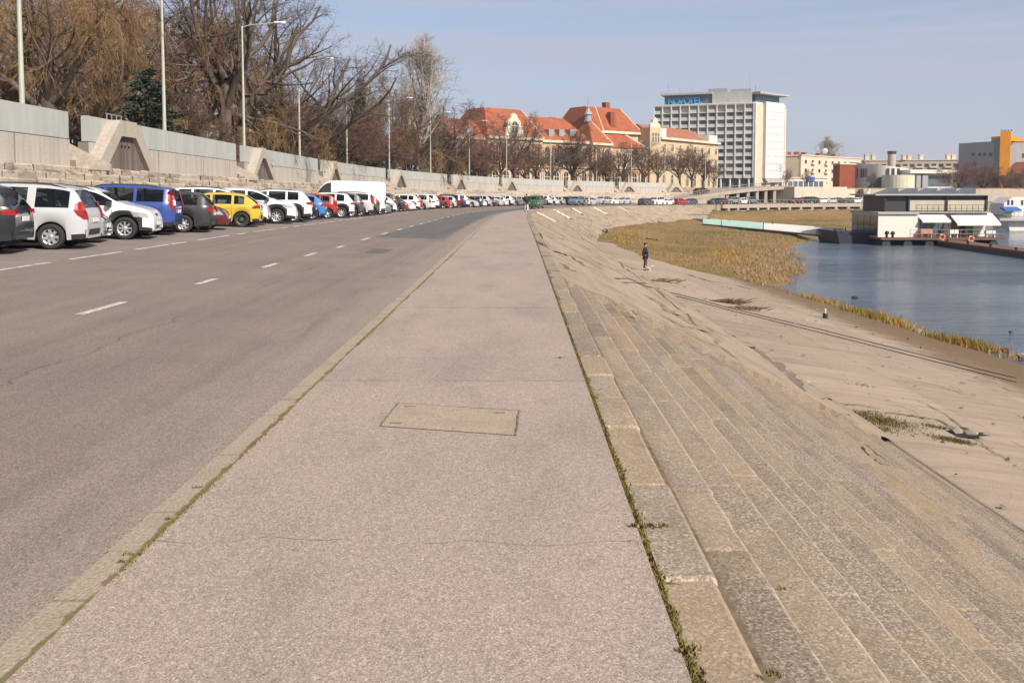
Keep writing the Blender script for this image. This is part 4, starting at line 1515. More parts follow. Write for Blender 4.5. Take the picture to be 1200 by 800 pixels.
        for rear in (True, False):
            zp = (sp['belt'] - .25) if rear else .50
            x = sh.end_pt(zp, 0, rear, .022)[0]
            b = MB(); b.box((x - .008, -.26, zp - .055), (x + .008, .26, zp + .055)); put(b, 'number_plate', M_PLATE)
        # door seams and handles
        for sg in (1, -1):
            for (a, b_) in sp['side'][-2:]:
                hx = a + 0.12
                hz = sp['belt'] - .12
                p = sh.side_pt(hx, hz, 0.012, sg)
                b = MB(); b.box((p[0] - .09, p[1] - .012, hz - .014), (p[0] + .09, p[1] + .012, hz + .014)); put(b, 'door_handle', M_CAR)
            xs = [sp['side'][-2][0] - .02 if len(sp['side']) > 1 else sp['side'][-1][0], sp['side'][-1][0] - .05, sp['ws'][1] - .10]
            for x in xs:
                if any(abs(x - w) < sp['r'] + .02 for w in sp['wx']) and x < L / 2:
                    x = sp['wx'][0] + sp['r'] + .07
                zz = [z for z in np.linspace(sp['sill'] + .08, sp['belt'] - .01, 8)]
                s_ = MB()
                s_.grid([[sh.side_pt(x - .006, z, 0.003, sg), sh.side_pt(x + .006, z, 0.003, sg)] for z in zz])
                put(s_, 'door_seam', M_SEAM)
        if (sp['rails'] if rails is None else rails):
            for sg in (1, -1):
                xs = np.linspace(sp['side'][0][0] + .1, sp['ws'][0] - .15, 7)
                pts = []
                for i, x in enumerate(xs):
                    zt = sh.top_at(x); r_ = sh.ring(x, zt)
                    pts.append((x, sg * (r_[8][0] - .02), r_[8][1] + (.005 if i in (0, 6) else .05)))
                t_ = MB(); t_.tube(pts, .018, 6)
                put(t_, 'roof_rail', M_CLAD)
    return root

BLACK = (0.012, 0.013, 0.016, 1); SILVER = (0.44, 0.45, 0.465, 1); WHITE = (0.66, 0.66, 0.65, 1); BLUE = (0.028, 0.058, 0.24, 1)
DARK = (0.03, 0.033, 0.036, 1); DKRED = (0.10, 0.014, 0.016, 1); YELLOW = (0.50, 0.365, 0.035, 1); SKYBLUE = (0.04, 0.17, 0.44, 1)
RED = (0.33, 0.025, 0.028, 1); GREY = (0.22, 0.23, 0.235, 1); DKGREY = (0.07, 0.074, 0.078, 1); BEIGE = (0.50, 0.45, 0.38, 1); GREEN = (0.032, 0.085, 0.026, 1)
TEAL = (0.12, 0.16, 0.19, 1); NAVY = (0.02, 0.03, 0.09, 1)

def paint(root, col):
    for o in [root] + list(root.children_recursive):
        o.color = col

_protos = {}
def car(kind, style, col, detail, name='parked_car', **kw):
    key = (kind, style, detail, tuple(sorted(kw.items())))
    if key in _protos:
        r = copy_tree(_protos[key])
    else:
        r = make_car(kind, style, detail, name, **kw)
        _protos[key] = r
    paint(r, col)
    return r

def place(r, s, dend, nose_in, kind, skew=0.0):
    """dend: offset of the end that faces the road; nose_in: front towards the wall"""
    L = CARS[kind]['L']
    x, y, h = frame(s)
    d = dend - L / 2
    p = pt(s, d, 0)
    r.location = (p[0], p[1], road_z(s, d))
    # car +x is its front; left of the quay line is (-cos h, sin h)
    ang = math.atan2(math.sin(h), -math.cos(h))
    if not nose_in:
        ang += math.pi
    r.rotation_euler = (math.atan(0.028) * 0, 0, ang + skew)
    # follow the cross fall
    tilt = math.atan(0.028)
    r.rotation_euler = Euler((0, -tilt if nose_in else tilt, ang + skew), 'XYZ')

# near row: (photo column of the road end, type, wheels, colour, nose in?, label)
near = [
 (32, 'suv', 'alloy5', BLACK, True, 'black SUV at the left photo edge, only its rear showing', {}),
 (113, 'mpv', 'cover', SILVER, True, 'silver people carrier, rear out, red diamond tail lights, nearest whole car', {}),
 (127, 'hatch', 'alloy5', GREY, False, 'grey car mostly hidden behind the silver people carrier, grille outward', {}),
 (186, 'compact_suv', 'alloy8', WHITE, False, 'white compact SUV, nose out, black wheel arch cladding, split headlights', {}),
 (209, 'tall_suv', 'alloy5', BLUE, True, 'blue SUV with tall upright red tail lights, rear out', {}),
 (250, 'estate', 'cover', DARK, True, 'black estate car, rear out, between the blue SUV and the dark red car', {}),
 (267, 'hatch', 'alloy5', DKRED, False, 'dark red car, nose out, half hidden between black estate and yellow hatchback', {}),
 (305, 'hatch', 'steel', YELLOW, True, 'yellow hatchback, rear out, the only yellow car', {}),
 (314, 'suv', 'alloy5', WHITE, False, 'white SUV with black roof rails, bonnet hidden behind the yellow hatchback', {}),
 (346, 'suv', 'alloy8', WHITE, False, 'white SUV, nose out, second car right of the yellow hatchback', {'rails': False}),
 (363, 'suv', 'alloy5', WHITE, True, 'white SUV, rear out, immediately left of the bright blue hatchback', {'black_tail': False}),
 (368, 'hatch', 'alloy5', BLACK, True, 'black hatchback, rear edge visible between white SUV and bright blue hatchback', {}),
 (380, 'hatch', 'alloy5', SKYBLUE, True, 'bright sky blue hatchback, rear out, left of the red hatchback', {}),
 (393, 'city', 'alloy5', RED, True, 'red small hatchback, rear out, right of the bright blue hatchback', {}),
 (413, 'compact_suv', 'alloy8', WHITE, True, 'white crossover, rear out, right of the red small hatchback', {}),
 (424, 'compact_suv', 'alloy5', DKGREY, True, 'dark grey crossover, rear out, left of the silver people carrier before the van', {}),
 (439, 'tall_suv', 'alloy5', SILVER, True, 'silver people carrier, rear out, second car left of the white van', {}),
 (447, 'city', 'steel', DKGREY, True, 'dark grey small car squeezed against the white van', {}),
 (461, 'van', 'steel', WHITE, True, 'large white panel van, the tallest vehicle in the parked row', {}),
 (471, 'hatch', 'alloy5', TEAL, False, 'blue grey hatchback, nose out, just right of the white van', {}),
 (480, 'compact_suv', 'alloy5', WHITE, False, 'white crossover with black bumper, nose out, second right of the van', {}),
]
prevs = 0
SK = R(11)
def end_col(s, dend, kind, skew):
    """photo column of the rightmost corner of a parked car"""
    L, W = CARS[kind]['L'], CARS[kind]['W']
    x, y, h = frame(s)
    cx, cy, _ = pt(s, dend - L / 2)
    best = -1e9
    for sx in (L / 2 - .12,):
        for sy in (-W / 2 * .72, W / 2 * .72):
            a = -h - skew * -1
            X = cx + sx * math.cos(skew - h) - sy * math.sin(skew - h)
            Y = cy + sx * math.sin(skew - h) + sy * math.cos(skew - h)
            best = max(best, 600 + FPX * X / Y)
    return best
for i, (u, kind, style, col, nin, lab, kw) in enumerate(near):
    sk = SK + R(random.Random(i).uniform(-2, 2))
    best = None
    for s in (np.arange(prevs + 2.4, prevs + 8, 0.1) if prevs else [21.3]):
        lo_, hi_ = -16.0, -10.6
        for _ in range(18):
            m = (lo_ + hi_) / 2
            if end_col(s, m, kind, sk) > u:
                hi_ = m
            else:
                lo_ = m
        e = abs(lo_ + 11.6) + abs(s - prevs - 2.7) * 0.25
        if best is None or e < best[0]:
            best = (e, s, lo_)
    s, dend = best[1], best[2]
    prevs = s
    r = car(kind, style, col, True, 'panel_van' if kind == 'van' else 'parked_car', **kw)
    r['label'] = lab
    r['category'] = 'van' if kind == 'van' else 'car'
    place(r, s, dend, nin, kind, sk)
NEAR_END = prevs

# the rest of the row round the bend: smaller, no mirrors or seams
far_cols = [('beige', BEIGE), ('dark grey', DKGREY), ('black', DARK), ('red', RED), ('white', WHITE), ('white', WHITE), ('red', RED), ('silver', SILVER), ('white', WHITE), ('white', WHITE), ('black', DARK),
            ('red', RED), ('silver', SILVER), ('red', DKRED), ('navy blue', NAVY), ('white', WHITE), ('silver', SILVER), ('dark grey', DKGREY), ('white', WHITE), ('silver', SILVER), ('dark red', DKRED), ('silver', SILVER),
            ('white', WHITE), ('white', WHITE), ('blue grey', TEAL), ('silver', SILVER), ('silver', SILVER), ('white', WHITE), ('dark grey', DKGREY), ('white', WHITE), ('white', WHITE), ('silver', SILVER), ('black', DARK), ('grey', GREY)]
kinds = ['hatch', 'suv', 'hatch', 'city', 'estate', 'compact_suv', 'city', 'mpv', 'hatch', 'suv', 'saloon', 'hatch', 'city', 'mpv']
kname = {'hatch': 'hatchback', 'suv': 'SUV', 'city': 'small car', 'estate': 'estate car', 'compact_suv': 'crossover', 'mpv': 'people carrier', 'saloon': 'saloon car'}
rs = random.Random(8)
s = NEAR_END + 3.2
seq = []
for i, (cn, c) in enumerate(far_cols):
    k = kinds[i % len(kinds)]
    nin = rs.random() < .55
    seq.append((s, cn, c, k, nin))
    s += rs.uniform(2.5, 2.9) if s < 150 else rs.uniform(2.5, 3.1)
nth = {}
desc = []
for i, (s, cn, c, k, nin) in enumerate(seq):
    l = seq[i - 1][1] + ' ' + kname[seq[i - 1][3]] if i else 'white crossover'
    r_ = seq[i + 1][1] + ' ' + kname[seq[i + 1][3]] if i + 1 < len(seq) else 'open kerb'
    desc.append(f'{cn} {kname[k]} between the {l} and the {r_}')
cnt = {d: desc.count(d) for d in desc}
seen = {}
ordn = ['first', 'second', 'third']
for i, (s, cn, c, k, nin) in enumerate(seq):
    r = car(k, 'alloy5', c, False)
    lab = desc[i]
    if i == 0:
        lab = f'{cn} {kname[k]} parked right of the white crossover, third car beyond the van'
    elif i == len(seq) - 1:
        lab = f'{cn} {kname[k]} at the far right end of the parked row'
    elif cnt[desc[i]] > 1:
        lab += ', ' + ('nearer' if not seen.get(desc[i]) else 'farther') + ' one'
        seen[desc[i]] = 1
    r['label'] = lab
    place(r, s, -11.0 - rs.uniform(0, .5), nin, k, R(8 + rs.uniform(-2, 2)))

# vehicles standing on or using the road at the bend
def on_road(kind, col, u, d, lab, cat, toward=True, name='parked_car', group=None, skew=0.0, style='alloy5'):
    s = wall_s(u, d, 60, 330)
    r = car(kind, style, col, False)
    r.name = name
    x, y, h = frame(s)
    p = pt(s, d, 0)
    r.location = (p[0], p[1], road_z(s, d))
    ang = math.pi / 2 - h + (math.pi if toward else 0) + skew
    r.rotation_euler = (0, 0, ang)
    r['label'] = lab; r['category'] = cat
    if group:
        r['group'] = group
    elif 'group' in r:
        del r['group']
    return r
on_road('boxy', GREEN, 627, -4.2, 'tall green van driving round the bend behind the walking person', 'van', True, 'green_van')
G2 = 'cars parked where the road bends'
on_road('suv', TEAL, 676, -8.6, 'blue grey SUV facing the camera at the bend, right of the green van', 'car', True, group=G2)
on_road('estate', SILVER, 691, -9.0, 'silver estate car beside the blue grey SUV at the bend', 'car', False, group=G2)
on_road('mpv', SILVER, 706, -12.5, 'silver people carrier at the bend, behind the white saloon', 'car', True, group=G2)
on_road('saloon', WHITE, 718, -9.6, 'white saloon seen from the rear at the bend, between two silver cars', 'car', False, group=G2)
on_road('hatch', SILVER, 731, -11.0, 'silver hatchback at the bend, rightmost car before the concrete block', 'car', True, group=G2)

# cars along the far quay, side on
G3 = 'cars on the far quay road'
qlist = [(757, DKGREY, 'estate', 'dark grey estate car'), (769, WHITE, 'boxy', 'white box van'), (781, WHITE, 'hatch', 'white hatchback'), (796, RED, 'hatch', 'dark red hatchback'), (808, DKGREY, 'hatch', 'grey hatchback'),
         (838, DARK, 'hatch', 'black hatchback'), (846, DKRED, 'hatch', 'dark red hatchback under the ramp'), (858, GREY, 'suv', 'grey SUV under the ramp'), (868, WHITE, 'hatch', 'white hatchback under the ramp'), (879, TEAL, 'suv', 'blue grey SUV under the ramp'),
         (933, DKRED, 'saloon', 'dark red saloon'), (943, DARK, 'suv', 'black SUV'), (953, DARK, 'mpv', 'black people carrier'), (962, WHITE, 'saloon', 'white saloon'), (973, SILVER, 'hatch', 'silver hatchback'), (983, DARK, 'hatch', 'dark hatchback'), (993, DKGREY, 'saloon', 'dark grey saloon'), (1003, WHITE, 'saloon', 'white saloon')]
where = ['left of the white box van', 'beyond the concrete block on the far quay', 'right of the white box van on the far quay', 'right of the white hatchback on the far quay', 'last before the ramp piers on the far quay',
         'leftmost of the cars under the ramp', 'second of the five', 'middle of the five', 'right of the grey SUV', 'rightmost of the five',
         'leftmost below the cream wall', 'second from left below the cream wall', 'third from left below the cream wall', 'between black people carrier and silver hatchback', 'below the cream wall, far quay', 'right of the silver hatchback below the cream wall', 'left of the last white saloon', 'last car at the right end of the far quay']
for i, ((u, c, k, l), w) in enumerate(zip(qlist, where)):
    on_road(k, c, u, -4.0 if i < 5 else -6.2, l + ', ' + w, 'van' if 'van' in l else 'car', i % 3 != 0, group=G3)
# ================================================================== bare winter trees
def mat_bark(name, dark, light, scale=3.0):
    t = NT(name, 0.95, spec=0.1)
    g = t.obj()
    n = t.noise(t.map(g, (1, 1, 0.25)), scale, 5, 0.7)
    t.color(t.ramp(n, [(0.3, dark), (0.7, light)]))
    t.bump(n, 0.8, 0.05)
    return t.m
B_BROWN = mat_bark('brown_bark', (0.060, 0.046, 0.036), (0.16, 0.125, 0.10))
B_PALE = mat_bark('pale_poplar_bark', (0.27, 0.24, 0.21), (0.50, 0.46, 0.41))
B_DARK = mat_bark('dark_bark', (0.035, 0.028, 0.022), (0.09, 0.07, 0.055))
def mat_twig(name, a, b):
    t = NT(name, 0.9, spec=0.1)
    n = t.noise(t.obj(), 0.7, 4)
    t.color(t.ramp(n, [(0.3, a), (0.7, b)]))
    return t.m
T_BROWN = mat_twig('brown_twigs', (0.085, 0.058, 0.042), (0.17, 0.12, 0.09))
T_GREY = mat_twig('grey_brown_twigs', (0.09, 0.068, 0.055), (0.17, 0.135, 0.11))
T_RED = mat_twig('reddish_twigs', (0.125, 0.065, 0.045), (0.23, 0.13, 0.092))
T_WILLOW = mat_twig('orange_willow_twigs', (0.145, 0.088, 0.042), (0.27, 0.172, 0.088))
T_PALE = mat_twig('pale_poplar_twigs', (0.27, 0.235, 0.195), (0.46, 0.41, 0.35))
T_GREEN = mat_twig('spruce_needles', (0.028, 0.040, 0.026), (0.075, 0.095, 0.070))
T_YEW = mat_twig('yew_needles', (0.018, 0.030, 0.010), (0.055, 0.07, 0.022))

def rvec(rs):
    while True:
        v = Vector((rs.uniform(-1, 1), rs.uniform(-1, 1), rs.uniform(-1, 1)))
        if 0.05 < v.length < 1:
            return v.normalized()

def spike(mb, p, d, L, r, droop=0.0, segs=1):
    """a thin twig: three-sided tapering spike"""
    u = d.cross(Vector((0.3, 0.2, 1)))
    if u.length < .05:
        u = Vector((1, 0, 0))
    u.normalize(); w = d.cross(u)
    base = [mb.vert(p + (u * math.cos(t) + w * math.sin(t)) * r) for t in (0, 2.1, 4.2)]
    q = p + d * (L * .55)
    q.z -= droop * L * .3
    e = p + d * L
    e.z -= droop * L
    if droop or segs > 1:
        mid = [mb.vert(q + (u * math.cos(t) + w * math.sin(t)) * r * .7) for t in (0, 2.1, 4.2)]
        for k in range(3):
            mb.face((base[k], base[(k + 1) % 3], mid[(k + 1) % 3], mid[k]))
        base = mid
    t_ = mb.vert(e)
    for k in range(3):
        mb.face((base[k], base[(k + 1) % 3], t_))
    return e

def limb(mb, rs, p, d, L, r0, r1, segs, wander, up, sides):
    pts, rad, dirs = [p.copy()], [r0], [d.copy()]
    for i in range(segs):
        d = (d + rvec(rs) * wander + Vector((0, 0, up))).normalized()
        p = p + d * (L / segs)
        pts.append(p.copy()); dirs.append(d.copy())
        rad.append(r0 + (r1 - r0) * (i + 1) / segs)
    mb.tube(pts, rad, sides, cap=False)
    return pts, dirs, rad

def bare_tree(seed, H=15, trunk=4.0, r=0.38, limbs=7, spread=0.8, up=0.10, subs=(6, 6, 6, 3), twig=0.9, tr=0.012, droop=0.0, lean=(0, 0), wander=0.22, shape='round', trunk_up=0.06):
    rs = random.Random(seed)
    W, T = MB(), MB()
    d = Vector((lean[0], lean[1], 1)).normalized()
    pts, dirs, rad = limb(W, rs, Vector((0, 0, -0.3)), d, trunk + 0.3, r * 1.25, r * .85, 6, 0.06, trunk_up, 10)
    starts = []
    if shape == 'poplar':
        pts2, dirs2, rad2 = limb(W, rs, pts[-1], dirs[-1], H - trunk, r * .85, 0.04, 12, 0.05, 0.12, 8)
        for i in range(limbs):
            k = rs.uniform(0.0, .85)
            j = int(k * 12)
            a = i * 2.4 + rs.uniform(-.4, .4)
            dd = Vector((math.cos(a) * spread, math.sin(a) * spread, 1)).normalized()
            starts.append((pts2[j], dd, (H - trunk) * (1 - k) * rs.uniform(.55, .85), max(.05, rad2[j] * .55)))
    else:
        for i in range(limbs):
            a = i * 2 * math.pi / limbs * 1.0 + rs.uniform(-.5, .5)
            k = rs.uniform(.55, 1.0) if i > 1 else 1.0
            j = min(6, int(k * 6))
            sp = spread * rs.uniform(.55, 1.15)
            dd = Vector((math.cos(a) * sp, math.sin(a) * sp, 1.0)).normalized()
            LL = (H - trunk) * rs.uniform(.62, .95) / max(.62, dd.z ** .6) * (0.85 if sp > spread else 1)
            starts.append((pts[j], dd, LL, r * rs.uniform(.42, .62)))
    n1, n2, n3, n4 = subs
    for (p, dd, LL, rr) in starts:
        P, D, Rr = limb(W, rs, p, dd, LL, rr, rr * .22, 8, wander, up * .5, 6)
        for i in range(n1):
            k = 0.25 + 0.75 * (i + rs.random()) / n1
            j = min(8, max(1, int(k * 8)))
            side = rvec(rs)
            d2 = (D[j] * (.75) + side * .8 + Vector((0, 0, up))).normalized()
            L2 = LL * (1.08 - k) * rs.uniform(.45, .75) + LL * .12
            P2, D2, R2 = limb(W, rs, P[j], d2, L2, max(.02, Rr[j] * .62), .014, 5, wander * 1.1, up * .6, 4)
            for m in range(n2):
                k2 = 0.2 + .8 * (m + rs.random()) / n2
                j2 = min(5, max(1, int(k2 * 5 + .5)))
                d3 = (D2[j2] * .7 + rvec(rs) * .85 + Vector((0, 0, up * .8))).normalized()
                L3 = (L2 * .42 * (1.15 - k2) + .35) * rs.uniform(.7, 1.3)
                P3, D3, R3 = limb(T, rs, P2[j2], d3, L3, .016, .009, 2, wander * 1.2, up * .3 - droop * .3, 3)
                for q in range(n3):
                    j3 = rs.choice([0, 1, 1, 2, 2])
                    d4 = (D3[j3] * .8 + rvec(rs) * .8 + Vector((0, 0, up * .3 - droop * .5))).normalized()
                    e = spike(T, P3[j3], d4, twig * rs.uniform(.5, 1.2), tr, droop, 1)
                    for z in range(n4):
                        b = P3[j3].lerp(e, rs.uniform(.3, .9))
                        spike(T, b, (d4 * .8 + rvec(rs) * .7 - Vector((0, 0, droop * .6))).normalized(), twig * rs.uniform(.25, .6), tr * .8, droop * .6)
    return W, T

def conifer(seed, H=9, R0=2.3, n=26, dens=1.0, nl=0.32, irregular=0.25):
    rs = random.Random(seed)
    W, T = MB(), MB()
    W.tube([(0, 0, -.3), (0, 0, H * .5), (0, 0, H)], [.16, .10, .02], 7)
    for i in range(n):
        z = H * (0.06 + .92 * i / n)
        rr = R0 * (1 - i / n) ** .85 + .12
        for k in range(9):
            a = rs.uniform(0, 6.283)
            L = rr * rs.uniform(1 - irregular * 1.6, 1.08)
            d = Vector((math.cos(a), math.sin(a), rs.uniform(-.35, .12)))
            T.tube([(0, 0, z), Vector((0, 0, z)) + d * L * .6, Vector((0, 0, z - .06 * L)) + d * L], [.02, .012, .005], 3, cap=False)
            nn = int(16 * dens * max(.4, L / R0 * 1.6))
            for _ in range(nn):
                t = rs.uniform(.2, 1) ** .7
                p = Vector((0, 0, z)) + d * L * t
                s_ = (d * .5 + rvec(rs) * .9 + Vector((0, 0, -.25))).normalized()
                spike(T, p, s_, nl * rs.uniform(.6, 1.3), .045, .1)
    return W, T

TREES = {}
def tree_meshes(key, fn, bark, twig):
    W, T = fn()
    TREES[key] = (W.mesh('trunk', bark, smooth=True), T.mesh('crown', twig))
tree_meshes('gnarled', lambda: bare_tree(1, H=17, trunk=5.5, r=.50, limbs=8, spread=1.0, subs=(7, 6, 6, 3), wander=.34, twig=.8), B_BROWN, T_BROWN)
tree_meshes('spreading', lambda: bare_tree(2, H=14, trunk=3.2, r=.40, limbs=9, spread=.95, subs=(7, 7, 6, 3), wander=.20, twig=.8), B_BROWN, T_GREY)
tree_meshes('willow', lambda: bare_tree(3, H=15, trunk=4.2, r=.46, limbs=9, spread=.9, subs=(6, 6, 7, 4), wander=.24, twig=1.1, tr=.014, droop=.55, up=.04), B_BROWN, T_WILLOW)
tree_meshes('willow_wide', lambda: bare_tree(13, H=12, trunk=2.6, r=.36, limbs=10, spread=1.2, subs=(6, 6, 7, 4), wander=.26, twig=1.0, tr=.014, droop=.5, up=.03), B_BROWN, T_WILLOW)
tree_meshes('poplar', lambda: bare_tree(4, H=17, trunk=2.6, r=.34, limbs=26, spread=.36, subs=(7, 5, 4, 2), wander=.10, twig=.8, up=.28, shape='poplar', tr=.014), B_PALE, T_PALE)
tree_meshes('shrubby', lambda: bare_tree(5, H=8.5, trunk=1.2, r=.18, limbs=11, spread=.85, subs=(7, 7, 6, 4), wander=.22, twig=.7, tr=.013), B_DARK, T_BROWN)
tree_meshes('reddish', lambda: bare_tree(6, H=9, trunk=1.0, r=.20, limbs=12, spread=.95, subs=(7, 7, 6, 4), wander=.22, twig=.7, tr=.016), B_DARK, T_RED)
tree_meshes('street', lambda: bare_tree(7, H=9.5, trunk=3.0, r=.24, limbs=9, spread=.9, subs=(6, 6, 6, 3), wander=.24, twig=.7, tr=.016), B_BROWN, T_RED)
tree_meshes('street_b', lambda: bare_tree(17, H=10.5, trunk=2.8, r=.26, limbs=8, spread=.8, subs=(6, 6, 6, 3), wander=.26, twig=.7, tr=.016), B_BROWN, T_GREY)
tree_meshes('round', lambda: bare_tree(8, H=10, trunk=3.0, r=.30, limbs=12, spread=1.0, subs=(7, 7, 7, 5), wander=.22, twig=.7, tr=.018), B_DARK, T_BROWN)
tree_meshes('spruce', lambda: conifer(9, dens=1.8), B_DARK, T_GREEN)
tree_meshes('yew', lambda: conifer(10, H=12, R0=1.9, n=24, dens=1.5, nl=.5, irregular=.4), B_DARK, T_YEW)
_base_h = {'gnarled': 17, 'spreading': 14, 'willow': 15, 'willow_wide': 12, 'poplar': 17, 'shrubby': 8.5, 'reddish': 9, 'street': 9.5, 'street_b': 10.5, 'round': 10, 'spruce': 9, 'yew': 12}
_true_h = {k: max(max(v.co.z for v in m[0].vertices), max(v.co.z for v in m[1].vertices)) for k, m in TREES.items()}

def tree(key, u, vtop, Y, label, group, rot=None, z=None, wide=1.0, cat='tree', name='bare_tree'):
    """tree whose trunk stands at photo column u, depth Y and whose top reaches row vtop"""
    p = at(u, 225, Y)
    for _ in range(60):                       # keep every trunk on the city side of the wall
        d_ = float(to_sd(p.x, p.y)[1][0])
        if d_ < -23.5:
            break
        Y += 0.8
        p = at(u, 225, Y)
    if z is None:
        s, d = to_sd(p.x, p.y)
        z = CITY + float(zl(s[0])) * .6
    top = CAMZ + (at(u, vtop, Y).z - CAMZ)
    k = (top - z) / _true_h[key]
    o = thing(name, label, cat, (p.x, p.y, z), rot if rot is not None else (u * 1.7) % 6.28, group)
    o.scale = (k * wide, k * wide, k)
    for nm, me in zip(('trunk', 'crown'), TREES[key]):
        c = link(bpy.data.objects.new(nm, me)); c.parent = o
    return o

GP = 'park trees behind the flood wall'
park = [
 ('shrubby', -22, 20, 50, 'brown bare tree at the left photo edge behind the wall', 1.0),
 ('willow', 62, -95, 47, 'orange willow, leftmost large crown, pale trunk right of the first lamp post', 1.0),
 ('spreading', 5, -60, 62, 'grey bare tree above the left photo edge behind the first lamp post', 1.0),
 ('willow_wide', 100, 10, 66, 'broad low orange willow behind the gap of the first stairs', 1.05),
 ('willow', 128, -80, 78, 'tall orange willow between the first stairs and the dark spruce', 1.0),
 ('shrubby', 86, 62, 66, 'low dark brown bare tree under the orange willows, left of the stairs gap', 1.3),
 ('willow_wide', 226, 5, 74, 'orange willow right of the dark spruce and second lamp post', .8),
 ('gnarled', 266, -110, 55, 'huge gnarled dark tree with forked trunk left of the third lamp post', .72),
 ('gnarled', 282, -70, 60, 'second thick gnarled trunk leaning right by the third lamp post', .9),
 ('spreading', 178, -30, 90, 'grey brown bare crown directly above the dark spruce', 1.0),
 ('shrubby', 228, 95, 66, 'low bare tree hugging the wall by the second lamp post', 1.2),
 ('shrubby', 330, 92, 72, 'brown bare tree between the third and fourth lamp posts', 1.4),
 ('spreading', 352, 6, 84, 'wide spreading bare tree with curved limbs against the sky', 1.45),
 ('shrubby', 378, 100, 88, 'dense brown bare tree right of the fourth lamp post', 1.3),
 ('spreading', 318, 30, 92, 'grey bare tree standing behind the gnarled trunks, thin crown', 1.1),
 ('reddish', 398, 112, 96, 'reddish bare tree left of the fifth lamp post', 1.2),
 ('shrubby', 428, 118, 100, 'brown bare tree right of the fifth lamp post below the yew', 1.2),
 ('spreading', 441, 84, 128, 'thin bare tree behind the yew, pale brown crown', .9),
 ('willow_wide', 462, 96, 132, 'small ochre willow crown left of the pale poplar', .7),
 ('reddish', 452, 128, 108, 'reddish brown bare tree behind the sixth lamp post', 1.2),
 ('shrubby', 478, 136, 112, 'brown bare tree left of the poplar trunk', 1.2),
 ('poplar', 489, 33, 118, 'pale slender poplar with upright whitish branches, tallest against the sky', 1.25),
 ('street_b', 512, 108, 128, 'bare tree with drooping ochre crown right of the poplar', 1.3),
 ('shrubby', 524, 146, 134, 'brown bare tree left of the palace red roof', 1.2),
 ('reddish', 548, 150, 150, 'reddish bare tree before the left end of the palace', 1.2),
]
for i, (k, u, v, Y, lab, w) in enumerate(park):
    tree(k, u, v, Y, lab, GP, wide=w, rot=i * 2.1)
tree('spruce', 174, 76, 50, 'dark blue green spruce behind the wall, left of the second lamp post', None, wide=2.1, name='spruce_tree')
tree('yew', 424, 87, 112, 'dark green yew between the fifth and sixth lamp posts', None, wide=1.1, name='yew_tree')

GS = 'bare trees in front of the palace'
street = [('street', 568, 150, 172, 'bare tree below the left palace roof wing', 1.3), ('street_b', 604, 128, 178, 'tall bare tree with crooked limbs before the left palace gable', .9), ('street', 586, 158, 170, 'reddish bare tree between the eighth and ninth lamp posts', 1.3),
          ('shrubby', 556, 158, 180, 'dense brown bare tree hiding the left palace wing', 1.3), ('street', 616, 168, 180, 'short bare tree below the right half of the left pavilion', 1.3), ('street_b', 648, 170, 182, 'thin bare tree just left of the dense round dark tree', 1.1), ('street', 697, 166, 186, 'bare tree directly below the turret', 1.2), ('shrubby', 713, 172, 188, 'low bushy bare tree between turret and big pavilion', 1.2),
          ('round', 671, 146, 176, 'dense round dark tree between turret and left pavilion', 1.0), ('street', 629, 160, 174, 'bare reddish tree right of the crooked limbed tree', 1.3), ('street_b', 731, 162, 190, 'twin forked bare tree below the big red pavilion roof', 1.25),
          ('street', 752, 166, 196, 'bare tree right of the big pavilion, before the pale gable', 1.2), ('street_b', 770, 166, 200, 'slim bare tree before the left part of the end wing', 1.0), ('street', 797, 166, 205, 'bare tree before the middle of the palace end wing', 1.2),
          ('street_b', 811, 172, 212, 'bare tree near the right end of the palace wing', 1.1), ('street', 824, 174, 215, 'bare tree at the corner of the palace end wing', 1.1), ('street_b', 836, 188, 225, 'thin bare tree left of the hotel entrance', .9)]
for i, (k, u, v, Y, lab, w) in enumerate(street):
    tree(k, u, v, Y, lab, GS, wide=w, rot=i * 1.3)
GR = 'bare trees on the right river bank'
right = [('reddish', 1122, 188, 268, 'reddish brown bare tree, left one above the houseboat roof', 1.2, 1.6), ('reddish', 1152, 184, 275, 'largest reddish bare tree left of the orange tower foot', 1.3, 1.6), ('reddish', 1176, 196, 270, 'reddish bare tree below the orange tower', 1.3, 1.4),
         ('reddish', 1200, 190, 272, 'reddish bare tree at the right photo edge', 1.3, 1.4), ('reddish', 1225, 188, 280, 'reddish bare tree just beyond the right photo edge', 1.3, 1.4),
         ('street_b', 905, 184, 340, 'thin bare tree at the left foot of the hotel end wall', .7, 3), ('street', 946, 196, 300, 'thin bare tree before the cream apartment block', .8, 3), ('poplar', 966, 157, 480, 'hazy bare poplar rising behind the apartment block roof', 1.5, 3), ('street', 921, 196, 320, 'thin bare tree right of the hotel end wall', .8, 3),
         ('street', 1022, 200, 300, 'bare tree before the white curved building', .9, 3)]
for i, (k, u, v, Y, lab, w, z) in enumerate(right):
    tree(k, u, v, Y, lab, GR if u > 1100 else 'thin bare trees by the far buildings', wide=w, rot=i * 1.9, z=z)
